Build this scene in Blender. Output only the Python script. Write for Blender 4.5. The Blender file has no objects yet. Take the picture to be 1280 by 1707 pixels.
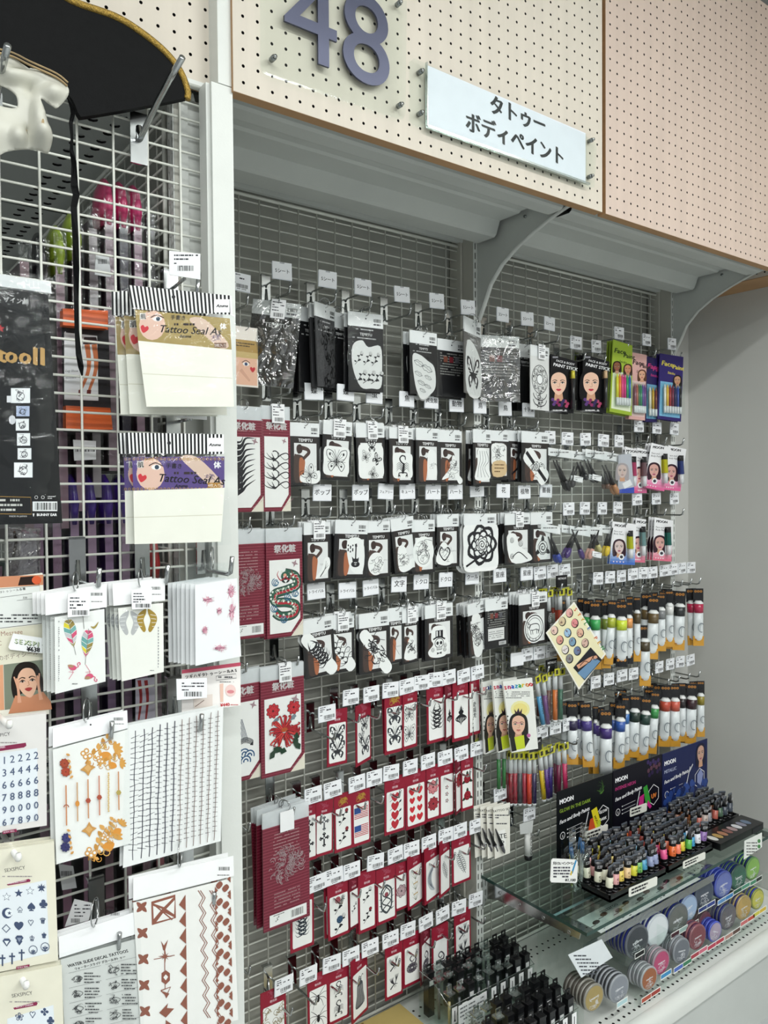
import bpy, math, random
from math import sin, cos, pi, radians as rad
from mathutils import Vector, Matrix
S = bpy.context.scene
COL = S.collection
RND = random.Random(7)
# ---------------------------------------------------------------- camera
YAW, PIT, ROL, FPX = rad(36.966), rad(-1.476), rad(-.466), 1306.15
CAM = Vector((0, -1.5625, 1.55))
_f = Vector((sin(YAW)*cos(PIT), cos(YAW)*cos(PIT), sin(PIT)))
_r = Vector((cos(YAW), -sin(YAW), 0)); _u = _r.cross(_f)
_c, _s = cos(ROL), sin(ROL)
CR, CU = _c*_r + _s*_u, -_s*_r + _c*_u
cd = bpy.data.cameras.new('camera'); cam = bpy.data.objects.new('camera', cd); COL.objects.link(cam)
cd.sensor_fit = 'HORIZONTAL'; cd.sensor_width = 36; cd.lens = FPX/1280*36; cd.clip_start = .02
cam.matrix_world = Matrix.Translation(CAM) @ Matrix(((CR.x, CU.x, -_f.x), (CR.y, CU.y, -_f.y), (CR.z, CU.z, -_f.z))).to_4x4()
S.camera = cam
# ---------------------------------------------------------------- world, lamps, exposure
S.view_settings.view_transform = 'Standard'; S.view_settings.look = 'None'
S.view_settings.exposure = EXPOSURE if 'EXPOSURE' in globals() else 0.0
S.view_settings.gamma = 1; S.view_settings.use_curve_mapping = False
W = bpy.data.worlds.new('store_light'); S.world = W; W.use_nodes = True
W.node_tree.nodes['Background'].inputs[0].default_value = (.93, .97, 1, 1)
W.node_tree.nodes['Background'].inputs[1].default_value = .40
S.cycles.transparent_max_bounces = 24
S.cycles.max_bounces = 8
CEIL = 3.05
LAMPS = [(-.4, -1.95, 1.9, .16), (1.9, -1.95, 1.9, .16), (-.4, -3.5, 1.9, .16), (1.9, -3.5, 1.9, .16), (.2, -5.2, 2.2, .2), (2.9, -5.2, 2.2, .2)]
LAMP_W = 34

def at(px, py, y):      # the point of the plane y=const that the camera sees at a pixel
    d = _f + CR*((px-640)/FPX) - CU*((py-853.5)/FPX)
    return CAM + d*((y-CAM.y)/d.y)
def atz(px, py, z):
    d = _f + CR*((px-640)/FPX) - CU*((py-853.5)/FPX)
    return CAM + d*((z-CAM.z)/d.z)
def pix(p):
    v = Vector(p)-CAM; w = v.dot(_f)
    return 640+FPX*v.dot(CR)/w, 853.5-FPX*v.dot(CU)/w
def span(p, wpx, yaw):  # real width that shows wpx pixels wide at point p when turned by yaw
    a = pix(p); b = pix(p+Vector((cos(yaw), sin(yaw), 0))*.01)
    return wpx/max(.8, abs(b[0]-a[0]))*.01
def rise(p, hpx):
    a = pix(p); b = pix(p+Vector((0, 0, -.01)))
    return hpx/(b[1]-a[1])*.01
# ---------------------------------------------------------------- materials
def lin(c):
    if isinstance(c, str):
        c = [int(c[i:i+2], 16)/255 for i in (0, 2, 4)]
    return tuple((x/12.92 if x <= .04045 else ((x+.055)/1.055)**2.4) for x in c)
MATS = {}
def mat(key, color=None, rough=.5, metal=0, attr=False, coat=0, noise=None, bump=None, emit=None, spec=.5):
    if key in MATS: return MATS[key]
    m = bpy.data.materials.new(key); MATS[key] = m; m.use_nodes = True
    nt = m.node_tree; b = nt.nodes['Principled BSDF']
    b.inputs['Roughness'].default_value = rough; b.inputs['Metallic'].default_value = metal
    b.inputs['Specular IOR Level'].default_value = spec
    if coat: b.inputs['Coat Weight'].default_value = coat; b.inputs['Coat Roughness'].default_value = .08
    tc = nt.nodes.new('ShaderNodeTexCoord')
    if attr:
        a = nt.nodes.new('ShaderNodeAttribute'); a.attribute_name = 'Col'; src = a.outputs['Color']
    else:
        a = nt.nodes.new('ShaderNodeRGB'); a.outputs[0].default_value = (*lin(color), 1); src = a.outputs[0]
    if noise:   # (scale, amount, (stretch))
        mp = nt.nodes.new('ShaderNodeMapping'); mp.inputs['Scale'].default_value = noise[2]
        nz = nt.nodes.new('ShaderNodeTexNoise'); nz.inputs['Scale'].default_value = noise[0]; nz.inputs['Detail'].default_value = 4
        nt.links.new(tc.outputs['Object'], mp.inputs[0]); nt.links.new(mp.outputs[0], nz.inputs['Vector'])
        mr = nt.nodes.new('ShaderNodeMapRange'); mr.inputs[1].default_value = .3; mr.inputs[2].default_value = .7
        mr.inputs[3].default_value = 1-noise[1]; mr.inputs[4].default_value = 1+noise[1]
        nt.links.new(nz.outputs[0], mr.inputs[0])
        mx = nt.nodes.new('ShaderNodeVectorMath'); mx.operation = 'SCALE'
        nt.links.new(src, mx.inputs[0]); nt.links.new(mr.outputs[0], mx.inputs['Scale']); src = mx.outputs[0]
    nt.links.new(src, b.inputs['Base Color'])
    if bump:
        nb = nt.nodes.new('ShaderNodeTexNoise'); nb.inputs['Scale'].default_value = bump[0]
        nt.links.new(tc.outputs['Object'], nb.inputs['Vector'])
        bn = nt.nodes.new('ShaderNodeBump'); bn.inputs['Strength'].default_value = bump[1]; bn.inputs['Distance'].default_value = .002
        nt.links.new(nb.outputs[0], bn.inputs['Height']); nt.links.new(bn.outputs[0], b.inputs['Normal'])
    if emit:
        b.inputs['Emission Color'].default_value = (*emit[0], 1); b.inputs['Emission Strength'].default_value = emit[1]
    return m
def clear(key, tint, base, gain, rough, bump=None):   # thin see-through sheet: reflection by angle over plain transparency
    m = bpy.data.materials.new(key); MATS[key] = m; m.use_nodes = True
    nt = m.node_tree; nt.nodes.remove(nt.nodes['Principled BSDF']); out = nt.nodes['Material Output']
    tr = nt.nodes.new('ShaderNodeBsdfTransparent'); tr.inputs[0].default_value = (*lin(tint), 1)
    gl = nt.nodes.new('ShaderNodeBsdfGlossy'); gl.inputs['Roughness'].default_value = rough; gl.inputs[0].default_value = (1, 1, 1, 1)
    lw = nt.nodes.new('ShaderNodeLayerWeight'); lw.inputs[0].default_value = .5
    pw = nt.nodes.new('ShaderNodeMath'); pw.operation = 'POWER'; pw.inputs[1].default_value = 4.5; nt.links.new(lw.outputs['Facing'], pw.inputs[0])
    mr = nt.nodes.new('ShaderNodeMapRange'); mr.inputs[3].default_value = base; mr.inputs[4].default_value = gain
    nt.links.new(pw.outputs[0], mr.inputs[0])
    mx = nt.nodes.new('ShaderNodeMixShader'); nt.links.new(mr.outputs[0], mx.inputs[0])
    nt.links.new(tr.outputs[0], mx.inputs[1]); nt.links.new(gl.outputs[0], mx.inputs[2]); nt.links.new(mx.outputs[0], out.inputs[0])
    if bump:
        tc = nt.nodes.new('ShaderNodeTexCoord')
        nb = nt.nodes.new('ShaderNodeTexNoise'); nb.inputs['Scale'].default_value = bump[0]; nb.inputs['Detail'].default_value = 3; nb.inputs['Distortion'].default_value = 1.2
        nt.links.new(tc.outputs['Object'], nb.inputs['Vector'])
        bn = nt.nodes.new('ShaderNodeBump'); bn.inputs['Strength'].default_value = bump[1]; bn.inputs['Distance'].default_value = .004 if key != 'crumple' else .03
        nt.links.new(nb.outputs[0], bn.inputs['Height']); nt.links.new(bn.outputs[0], gl.inputs['Normal']); nt.links.new(bn.outputs[0], lw.inputs['Normal'])
    return m
mat('paper', attr=True, rough=.6, noise=(40, .02, (1, 1, 1)))
mat('satin', attr=True, rough=.36, spec=.25, noise=(30, .02, (1, 1, 1)))
mat('plastic', attr=True, rough=.3, coat=.3, noise=(60, .03, (1, 1, 1)))
mat('chrome', 'b9bcbc', rough=.16, metal=1, noise=(80, .06, (1, 1, 1)))
mat('steel', '8f9494', rough=.3, metal=1, noise=(80, .06, (1, 1, 1)))
mat('white_metal', 'dcdfda', rough=.42, noise=(25, .015, (1, 1, 1)), bump=(300, .05))
mat('grey_metal', 'c8ccc8', rough=.5, noise=(8, .03, (1, 1, 1)), bump=(200, .05))
mat('wire_white', 'e9ebe2', rough=.35, noise=(30, .03, (1, 1, 1)))
mat('upright_side', 'c6c5bb', rough=.5, noise=(8, .03, (1, 1, 1)))
mat('back_panel', 'a9aaa2', rough=.6, noise=(5, .1, (1, 1, .25)))
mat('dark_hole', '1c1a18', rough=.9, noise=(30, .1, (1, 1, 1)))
mat('wood_pale', 'd6cdbf', rough=.55, noise=(6, .045, (6, 1, .5)), bump=(60, .05))
mat('wood_pink', 'd2beb1', rough=.5, noise=(6, .045, (6, 1, .5)), bump=(60, .05))
mat('wood_edge', 'b08a62', rough=.6, noise=(12, .08, (1, 1, 6)))
mat('wall_paint', 'c9c9c4', rough=.8, noise=(3, .02, (1, 1, 1)), bump=(90, .04))
mat('floor_tile', 'b5b8b8', rough=.35, noise=(2, .05, (1, 1, 1)))
mat('ceiling_board', 'eceeec', rough=.9, noise=(20, .02, (1, 1, 1)))
mat('black_felt', '090a0b', rough=.6, noise=(90, .2, (1, 1, 1)), bump=(400, .1), spec=.12)
mat('gold_braid', 'a3853f', rough=.35, metal=.7, noise=(500, .45, (1, 1, 1)), bump=(700, .7))
mat('mask_white', 'cfcec2', rough=.45, noise=(14, .05, (1, 1, 1)), bump=(40, .05))
mat('mask_stain', 'a88f66', rough=.5, noise=(30, .3, (1, 1, 1)))
clear('film', 'fcfdfd', .022, .7, .06, (26, .7))
m_ = mat('whitened', 'f0f4f6', rough=.25, bump=(60, .6), noise=(30, .06, (1, 1, 1))); m_.node_tree.nodes['Principled BSDF'].inputs['Alpha'].default_value = .55  # white in the colour stands in for reflections on the clear pack headers
clear('crumple', 'f2f4f3', .2, .9, .02, (17, 1.0))
clear('acrylic', 'fbfdfc', .02, .4, .02)
clear('acrylic_edge', 'c9d4d2', .35, .8, .15)
clear('glass', 'ebf3f0', .05, .55, .01)
mat('glass_edge', '2c4741', rough=.15, noise=(30, .05, (1, 1, 1)))
# ---------------------------------------------------------------- mesh builder
class MB:
    def __init__(s): s.v = []; s.f = []; s.c = []; s.m = []; s.mk = []; s.sm = []
    def face(s, pts, col, m='paper', smooth=False):
        n = len(s.v); s.v += [tuple(p) for p in pts]; s.f.append(tuple(range(n, n+len(pts)))); s._a(col, m, smooth)
    def _a(s, col, m, smooth=False):
        if m not in s.mk: s.mk.append(m)
        s.c.append(lin(col)); s.m.append(s.mk.index(m)); s.sm.append(smooth)
    def idx(s, vs, fs, col, m='paper', smooth=True):
        n = len(s.v); s.v += [tuple(p) for p in vs]
        for f in fs: s.f.append(tuple(i+n for i in f)); s._a(col, m, smooth)
    def box(s, x0, x1, y0, y1, z0, z1, col='ffffff', m='paper'):
        vs = [(x, y, z) for x in (x0, x1) for y in (y0, y1) for z in (z0, z1)]
        s.idx(vs, [(0, 1, 3, 2), (4, 6, 7, 5), (0, 4, 5, 1), (2, 3, 7, 6), (0, 2, 6, 4), (1, 5, 7, 3)], col, m, False)
    def tube(s, pts, r, n=6, col='ffffff', m='chrome', closed=False, caps=True):
        P = [Vector(p) for p in pts]; rs = r if isinstance(r, (list, tuple)) else [r]*len(P); vs = []
        up0 = None
        for i, p in enumerate(P):
            a = P[i-1] if (i or closed) else p; b = P[(i+1) % len(P)] if (i < len(P)-1 or closed) else p
            t = (b-a).normalized()
            if up0 is None:
                up0 = Vector((0, 0, 1)) if abs(t.z) < .9 else Vector((1, 0, 0))
            e = (up0 - t*up0.dot(t)).normalized(); up0 = e; g = t.cross(e)
            vs += [p + (e*cos(2*pi*k/n)+g*sin(2*pi*k/n))*rs[i] for k in range(n)]
        q = len(P); fs = []
        for i in range(q if closed else q-1):
            j = (i+1) % q
            fs += [(i*n+k, i*n+(k+1) % n, j*n+(k+1) % n, j*n+k) for k in range(n)]
        if caps and not closed: fs += [tuple(range(n-1, -1, -1)), tuple(range((q-1)*n, q*n))]
        s.idx(vs, fs, col, m)
    def loft(s, rings, cols, m='plastic', caps=True, smooth=True):   # rings: lists of equal length; cols per band
        n = len(rings[0]); base = len(s.v)
        for r in rings: s.v += [tuple(p) for p in r]
        for i in range(len(rings)-1):
            c = cols[i] if isinstance(cols, (list, tuple)) else cols
            for k in range(n):
                s.f.append((base+i*n+k, base+i*n+(k+1) % n, base+(i+1)*n+(k+1) % n, base+(i+1)*n+k)); s._a(c, m, smooth)
        if caps:
            s.f.append(tuple(base+k for k in range(n-1, -1, -1))); s._a(cols[0] if isinstance(cols, (list, tuple)) else cols, m)
            s.f.append(tuple(base+(len(rings)-1)*n+k for k in range(n))); s._a(cols[-1] if isinstance(cols, (list, tuple)) else cols, m)
    def mesh(s, name):
        me = bpy.data.meshes.new(name); me.from_pydata(s.v, [], s.f)
        for k in s.mk: me.materials.append(MATS[k])
        me.polygons.foreach_set('material_index', s.m); me.polygons.foreach_set('use_smooth', s.sm)
        at_ = me.color_attributes.new('Col', 'FLOAT_COLOR', 'CORNER'); buf = []
        for f, c in zip(s.f, s.c): buf += [c[0], c[1], c[2], 1.0]*len(f)
        at_.data.foreach_set('color', buf); me.update()
        return me
    def build(s, name, parent=None, loc=None, rot=None):
        return put(name, s.mesh(name), parent, loc, rot)
def put(name, me, parent=None, loc=None, rot=None):
    o = bpy.data.objects.new(name, me); COL.objects.link(o)
    if parent: o.parent = parent
    if loc is not None: o.location = loc
    if rot is not None: o.rotation_euler = rot
    return o
def tag(o, label, cat, group=None, kind=None):
    o['label'] = label; o['category'] = cat
    if group: o['group'] = group
    if kind: o['kind'] = kind
    return o
def thing(name, label, cat, loc, yaw=0, tilt=0, group=None):
    o = bpy.data.objects.new(name, None); COL.objects.link(o); o.empty_display_size = .02
    o.location = loc; o.rotation_euler = (0, tilt, yaw); return tag(o, label, cat, group)
def struct(o): o['kind'] = 'structure'; return o
def dup(root, loc, rot=None, label=None, group=None):
    r = root.copy(); COL.objects.link(r); r.location = loc
    if rot is not None: r.rotation_euler = rot
    if label: r['label'] = label
    if group: r['group'] = group
    for ch in list(root.children):
        c = ch.copy(); COL.objects.link(c); c.parent = r
        for g in list(ch.children):
            d = g.copy(); COL.objects.link(d); d.parent = c
    return r
ORD = ['', 'first', 'second', 'third', 'fourth', 'fifth', 'sixth', 'seventh', 'eighth', 'ninth', 'tenth', 'eleventh', 'twelfth', 'thirteenth', 'fourteenth', 'fifteenth', 'sixteenth', 'seventeenth', 'eighteenth', 'nineteenth', 'twentieth', 'twenty-first', 'twenty-second', 'twenty-third', 'twenty-fourth']
def ordl(i, n):
    if i == 0: return 'leftmost'
    if i == n-1: return 'rightmost'
    return (ORD[i+1]+' from left') if i < n/2 else (ORD[n-i]+' from right')
def perforated(mb, o, ex, ey, nx, ny, p, r, col, m, t, hole_back='dark_hole', en=None):
    # a sheet of nx*ny square cells of pitch p, each with an eight-sided hole; o corner, ex/ey unit vectors, thickness t along en
    o, ex, ey = Vector(o), Vector(ex), Vector(ey); en = Vector(en) if en else ex.cross(ey)
    oct_ = [(cos(pi/4*k+pi/8)*r, sin(pi/4*k+pi/8)*r) for k in range(8)]
    h = p/2
    for i in range(nx):
        for j in range(ny):
            c = o+ex*((i+.5)*p)+ey*((j+.5)*p)
            sq = [c+ex*(a*h)+ey*(b*h) for a, b in ((1, 1), (-1, 1), (-1, -1), (1, -1))]
            oc = [c+ex*a+ey*b for a, b in oct_]
            n = len(mb.v); mb.v += [tuple(q) for q in sq+oc+[q+en*t for q in oc]]
            # corners 0:(+,+) 1:(-,+) 2:(-,-) 3:(+,-); oct 0 at 22deg .. 7
            for f in ((0, 4+1, 4+0), (0, 1, 4+2, 4+1), (1, 4+3, 4+2), (1, 2, 4+4, 4+3), (2, 4+5, 4+4), (2, 3, 4+6, 4+5), (3, 4+7, 4+6), (3, 0, 4+0, 4+7)):
                mb.f.append(tuple(n+q for q in f)); mb._a(col, m)
            for k in range(8):
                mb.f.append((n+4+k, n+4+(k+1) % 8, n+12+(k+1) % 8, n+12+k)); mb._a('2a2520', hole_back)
# ================================================================ the setting
YF = -.468        # front of the wooden header boards
def lamp(i, x, y, lx, ly):
    t = thing('ceiling_light', 'long white recessed ceiling light panel, %s of six' % ORD[i+1], 'ceiling light', (x, y, CEIL), group='ceiling lights over the aisle')
    mb = MB(); mb.box(-lx/2-.03, lx/2+.03, -ly/2-.03, ly/2+.03, -.015, 0, 'f0f0f0', 'white_metal'); mb.build('frame', t)
    ld = bpy.data.lights.new('lamp', 'AREA'); ld.shape = 'RECTANGLE'; ld.size = lx; ld.size_y = ly; ld.energy = LAMP_W*lx*ly/.3; ld.color = (.975, 1, .985)
    lo = bpy.data.objects.new('lamp', ld); COL.objects.link(lo); lo.parent = t; lo.location = (0, 0, -.02)
for i, a in enumerate(LAMPS): lamp(i, *a)
mb = MB(); mb.box(-6, 6, -8, 5, -.05, 0, 'b5b8b8', 'floor_tile'); struct(mb.build('floor'))
mb = MB(); mb.box(-6, 6, -8, 5, CEIL, CEIL+.05, 'eeeeee', 'ceiling_board'); struct(mb.build('ceiling'))
mb = MB(); mb.box(2.512, 2.56, -8, 5, 0, CEIL, 'c9c9c4', 'wall_paint'); struct(mb.build('wall_right'))
mb = MB(); mb.box(.60, 2.512, .046, .09, 0, CEIL, 'c9c9c4', 'wall_paint'); struct(mb.build('wall_back'))
mb = MB(); mb.box(-6, 6, 3.6, 3.65, 0, CEIL, 'a9a9a4', 'wall_paint'); struct(mb.build('wall_far'))

def grid_panel(name, label, origin, ux, w, h, first, nrow, r=.0019, frame=True, zoff=.0125, back=True):
    # welded wire panel: upright wires every 50 mm, level wires every 25 mm
    t = thing(name, label, 'grid panel', origin); ux = Vector(ux); nrm = Vector((ux.y, -ux.x, 0))
    mb = MB(); x = first
    while x < w:
        p = ux*x; mb.tube([p, p+Vector((0, 0, h))], r, 5, m='wire_white'); x += .05
    for k in range(nrow):
        z = zoff+k*.025
        if z > h: break
        a = nrm*(-.0028); mb.tube([a+Vector((0, 0, z)), a+ux*w+Vector((0, 0, z))], r, 5, m='wire_white')
    g = mb.build('wire_grid', t); g['kind'] = 'stuff'
    if frame:
        mb = MB()
        for q in (0, w): mb.tube([ux*q, ux*q+Vector((0, 0, h))], .004, 6, m='wire_white')
        for q in (0, h): mb.tube([Vector((0, 0, q)), ux*w+Vector((0, 0, q))], .004, 6, m='wire_white')
        mb.build('frame', t)
    return t
# wire x positions measured on the panels: 0.787+k*.05 (left section), 1.542+k*.05 (right)
zb = .247
grid_panel('grid_panel', 'white wire grid panel holding the black-and-white and maroon tattoo packs', (.575, 0, zb), (1, 0, 0), .862, 1.955, (.787-.575) % .05, 79, zoff=(2.190-.247) % .025)
grid_panel('grid_panel', 'white wire grid panel holding brushes, pens and paint tubes', (1.466, 0, zb), (1, 0, 0), .862, 1.955, (1.542-1.466) % .05, 79, zoff=(2.137-.247) % .025)
for nm, x0, x1 in (('left', .56, 1.443), ('right', 1.452, 2.35)):
    mb = MB(); mb.box(x0, x1, .035, .045, .2, 2.3, '8b8c84', 'back_panel')
    tag(mb.build('back_panel'), 'plain grey backing panel behind the %s wire grid' % nm, 'panel')
def upright(x, label, side=.053, z0=0, z1=2.3, w=.024):
    t = thing('slotted_upright', label, 'upright', (x, 0, 0))
    mb = MB(); y = -side
    mb.box(-w/2, w/2, y+.0015, .03, z0, z1, 'cdd1cb', 'upright_side')
    # front face strips around two columns of slots
    xs = [-w/2, -.0078, -.0038, .0038, .0078, w/2]
    for a, b in ((xs[0], xs[1]), (xs[2], xs[3]), (xs[4], xs[5])): mb.box(a, b, y-.0008, y+.0012, z0, z1, 'dfe4de', 'white_metal')
    pz = .025; k = 0
    while z0+k*pz < z1:
        za = z0+k*pz
        for a, b in ((xs[1], xs[2]), (xs[3], xs[4])):
            mb.box(a, b, y-.0008, y+.0012, za, za+.0085, 'dfe4de', 'white_metal')
            mb.face([(a, y+.001, za+.0085), (b, y+.001, za+.0085), (b, y+.001, za+pz), (a, y+.001, za+pz)], '181818', 'dark_hole')
        k += 1
    mb.build('post', t)
    return t
upright(1.4475, 'slotted white upright between the two wire grids')
upright(2.343, 'slotted white upright at the right end of the wire grids')
mb = MB(); mb.box(2.36, 2.512, -.004, .03, .2, 2.21, 'dfe2df', 'wall_paint'); tag(mb.build('end_strip'), 'bright white filler strip between the right upright and the wall', 'panel')
# L trims at grid ends
for x in (1.4335, 2.329):
    mb = MB(); mb.box(x-.006, x+.0005, -.012, .03, .245, 2.21, 'cdd1cb', 'upright_side'); tag(mb.build('grid_trim'), 'thin metal trim closing the %s wire grid' % ('left' if x < 2 else 'right'), 'trim')
# ---- canopy shelves with brackets (each 900 mm)
def shelf(x0, x1, label):
    t = thing('metal_shelf', label, 'shelf', (x0, 0, 2.2)); w = x1-x0
    prof = [(.0, .045), (.0, .010), (-.012, .010), (-.018, .032), (-.060, .032), (-.066, -.002), (-.072, -.006), (-.130, -.006), (-.137, -.001), (-.150, .03), (-.215, .03), (-.222, .034), (-.285, .034), (-.30, .004), (-.31, .0), (-.345, .0), (-.352, .004), (-.36, .03), (-.42, .03), (-.425, .02), (-.445, .02), (-.445, .055)]
    mb = MB(); n = len(prof)
    vs = [(xx, y, z) for xx in (0, w) for y, z in prof]
    mb.idx(vs, [(k, k+1, n+k+1, n+k) for k in range(n-1)], 'a3aaa5', 'grey_metal', False)
    mb.box(0, w, -.445, 0, .05, .056, 'a3aaa5', 'grey_metal')
    mb.build('deck', t)
    mb = MB()
    for k in range(3):
        x = .02+k*.33; mb.box(x, x+.26, -.2225, -.2215, .0335, .0345, '444444', 'dark_hole')
    return t
shelf(.560, 1.436, 'pale grey metal shelf under the board with the large number, seen from below')
shelf(1.466, 2.332, 'pale grey metal shelf under the plain right board, seen from below')
def bracket(x, label):
    t = thing('shelf_bracket', label, 'bracket', (x, 0, 2.2))
    pts = [(-.055, -.20), (-.075, -.165), (-.10, -.115), (-.14, -.075), (-.19, -.045), (-.25, -.02), (-.31, .0), (-.37, .014), (-.43, .024), (-.43, .045), (-.055, .045)]
    mb = MB(); n = len(pts); d = .0015
    vs = [(sx*d-.002, y, z) for sx in (-1, 1) for y, z in pts]
    mb.idx(vs, [tuple(range(n)), tuple(range(2*n-1, n-1, -1))]+[(k, (k+1) % n, n+(k+1) % n, n+k) for k in range(n)], 'a3aaa5', 'grey_metal', False)
    mb.build('plate', t)
    mb = MB(); c = pts[:9]
    vs = [(xx, y, z) for xx in (-.005, .009) for y, z in c]
    mb.idx(vs, [(k, k+1, 9+k+1, 9+k) for k in range(8)], 'a3aaa5', 'grey_metal', False)
    mb.build('flange', t)
    mb = MB(); mb.tube([(-.007, -.415, .036), (-.001, -.415, .036)], .005, 8, m='steel'); mb.tube([(-.007, -.225, .022), (-.001, -.225, .022)], .004, 8, m='steel'); mb.build('bolt', t)
bracket(1.452, 'curved grey shelf bracket on the middle upright')
bracket(2.346, 'curved grey shelf bracket on the right upright')
# ---- wooden pegboard headers
def board(x0, nx, nz, z0, y, label, m, side=.0045):
    t = thing('pegboard', label, 'header board', (x0, y, z0))
    p = .025; mb = MB(); w = nx*p; h = nz*p
    perforated(mb, (0, 0, 0), (1, 0, 0), (0, 0, 1), nx, nz, p, .0027, 'e6d9c4', m, .008, en=(0, 1, 0))
    mb.box(-side, 0, 0, .02, -side, h, 'e6d9c4', m); mb.box(w, w+side, 0, .02, -side, h, 'e6d9c4', m); mb.box(0, w, 0, .02, -side, 0, 'e6d9c4', m)
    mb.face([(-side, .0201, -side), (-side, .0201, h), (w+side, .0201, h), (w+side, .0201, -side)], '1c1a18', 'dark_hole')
    mb.build('board', t)
    mb = MB(); e = .0004
    mb.box(-side-e, w+side+e, e, .0215, -side-e, -side, 'b08a62', 'wood_edge'); mb.box(-side-e, -side, e, .0215, -side, h, 'b08a62', 'wood_edge'); mb.box(w+side, w+side+e, e, .0215, -side, h, 'b08a62', 'wood_edge')
    mb.build('edge_band', t)
board(.5495, 35, 28, 2.1635, YF, 'pale wooden pegboard header carrying the large number and the sign', 'wood_pale')
board(1.4445-.0, 36, 28, 2.1615, YF, 'pinkish plain wooden pegboard header on the right', 'wood_pink', .003)
board(-.02, 22, 28, 2.1745, -.432, 'pale wooden pegboard header above the left wire screen', 'wood_pale', .003)
# wooden header returning along the right wall, seen from below
t = thing('wall_header', 'brown-edged wooden pegboard header running along the right wall', 'header board', (2.386, 0, 2.2))
mb = MB(); perforated(mb, (0, -.05, 0), (0, -1, 0), (0, 0, 1), 46, 24, .025, .0027, 'e6d9c4', 'wood_pale', .008, en=(1, 0, 0)); mb.build('board', t)
mb = MB(); mb.box(.0, .125, -1.2, -.05, -.002, .0, 'b08a62', 'wood_edge'); mb.build('edge_band', t)
# ---- left post
t = thing('white_post', 'broad plain white post between the left wire screen and the main bay', 'post', (0, 0, 0))
mb = MB(); mb.box(.512, .541, -.462, -.43, 0, 2.1655, 'dfe6de', 'white_metal'); mb.box(.541, .5465, -.462, -.41, 0, 2.1655, 'dfe6de', 'white_metal'); mb.box(.506, .512, -.455, -.43, 0, 2.1655, 'cfd6ce', 'white_metal'); mb.build('lower_cover', t)
mb = MB(); mb.box(.523, .5465, -.462, -.43, 2.167, CEIL, 'dfe6de', 'white_metal'); mb.build('upper_cover', t)
# left wire screen in front of the side gondola (wires at .274+k*.05)
SY = -.432
SCR = grid_panel('wire_screen', 'white wire screen on the left with hooks and large tattoo sheets', (-.30, SY, .60), (1, 0, 0), .820, 1.567, .024, 63, r=.0019, zoff=.0145)
mb = MB(); mb.box(.8205, .8270, -.004, .01, -.3, 1.567, 'dfe6de', 'white_metal'); mb.box(0, .8185, -.004, .01, 1.567, 1.5735, 'dfe6de', 'white_metal'); mb.build('outer_frame', SCR)
mb = MB(); mb.box(.4985, .540, -.40, -.395, .2, 2.16, 'd9dfd8', 'white_metal'); mb.box(.4870, .4985, -.405, -.40, .2, 2.16, 'eef2ee', 'white_metal'); tag(mb.build('filler_board'), 'white side panel behind the right edge of the wire screen', 'panel')
# side gondola running away from the camera
t = upright(.478, 'slotted white upright behind the left wire screen', side=.0, z1=2.2, w=.02)
t.location = (.478, -.386, 0); t.rotation_euler = (0, 0, -pi/2)
grid_panel('grid_panel', 'white wire grid of the side gondola seen through the left screen', (.478, -.36, .25), (0, 1, 0), 1.9, 1.90, .03, 77)
mb = MB(); mb.box(.50, .51, -.39, 2.0, .2, 2.3, '8b8c84', 'back_panel'); tag(mb.build('back_panel'), 'grey backing panel of the side gondola', 'panel')
t = thing('canopy_shelf', 'perforated grey canopy shelf of the side gondola, seen from below', 'shelf', (0, 0, 2.185))
mb = MB()
mb.box(.30, .40, -.40, 1.9, .0, .03, 'a3aaa5', 'grey_metal')
for x in (.40, .4375):
    perforated(mb, (x, -.40, .0), (1, 0, 0), (0, 1, 0), 1, 61, .0375, .009, '9aa19c', 'grey_metal', .004, en=(0, 0, 1))
for a, b, z in ((.475, .505, .0), (.06, .18, .01), (.18, .20, -.012), (.20, .30, .012), (-.06, .06, -.004), (-.08, -.06, -.03), (-.5, -.08, .02)):
    mb.box(a, b, -.40, 1.9, z, z+.03, 'a3aaa5', 'grey_metal')
mb.build('deck', t)
# ---- base deck
t = thing('base_deck', 'white perforated metal base deck with rounded front lip', 'shelf', (.56, 0, .24))
mb = MB(); LX = 1.95
mb.box(0, LX, -.036, 0, -.02, 0, 'e4e8e8', 'white_metal')
perforated(mb, (0, -.06, 0), (1, 0, 0), (0, 1, 0), 81, 1, .024, .0035, 'e4e8e8', 'white_metal', -.006, en=(0, 0, 1))
perforated(mb, (0, -.084, 0), (1, 0, 0), (0, 1, 0), 81, 1, .024, .0035, 'e4e8e8', 'white_metal', -.006, en=(0, 0, 1))
mb.box(0, LX, -.350, -.084, -.02, 0, 'e4e8e8', 'white_metal')
perforated(mb, (0, -.374, 0), (1, 0, 0), (0, 1, 0), 81, 1, .024, .0040, 'e4e8e8', 'white_metal', -.006, en=(0, 0, 1))
perforated(mb, (0, -.395, 0), (1, 0, 0), (0, 1, 0), 92, 1, .021, .0040, 'e4e8e8', 'white_metal', -.006, en=(0, 0, 1))
mb.box(0, LX, -.403, -.395, -.02, 0, 'e4e8e8', 'white_metal')
mb.build('deck', t)
mb = MB(); prof = [(-.4035, 0), (-.41, .0015), (-.420, -.001), (-.428, -.006), (-.433, -.014), (-.435, -.024), (-.435, -.045)]
n = len(prof); mb.idx([(x, y, z) for x in (0, LX) for y, z in prof], [(k, k+1, n+k+1, n+k) for k in range(n-1)], 'e4e8e8', 'white_metal'); mb.build('front_lip', t)
mb = MB(); mb.box(0, LX, -.425, -.40, -.24, -.045, 'c4ccd0', 'grey_metal'); mb.build('kick_plate', t)
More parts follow.
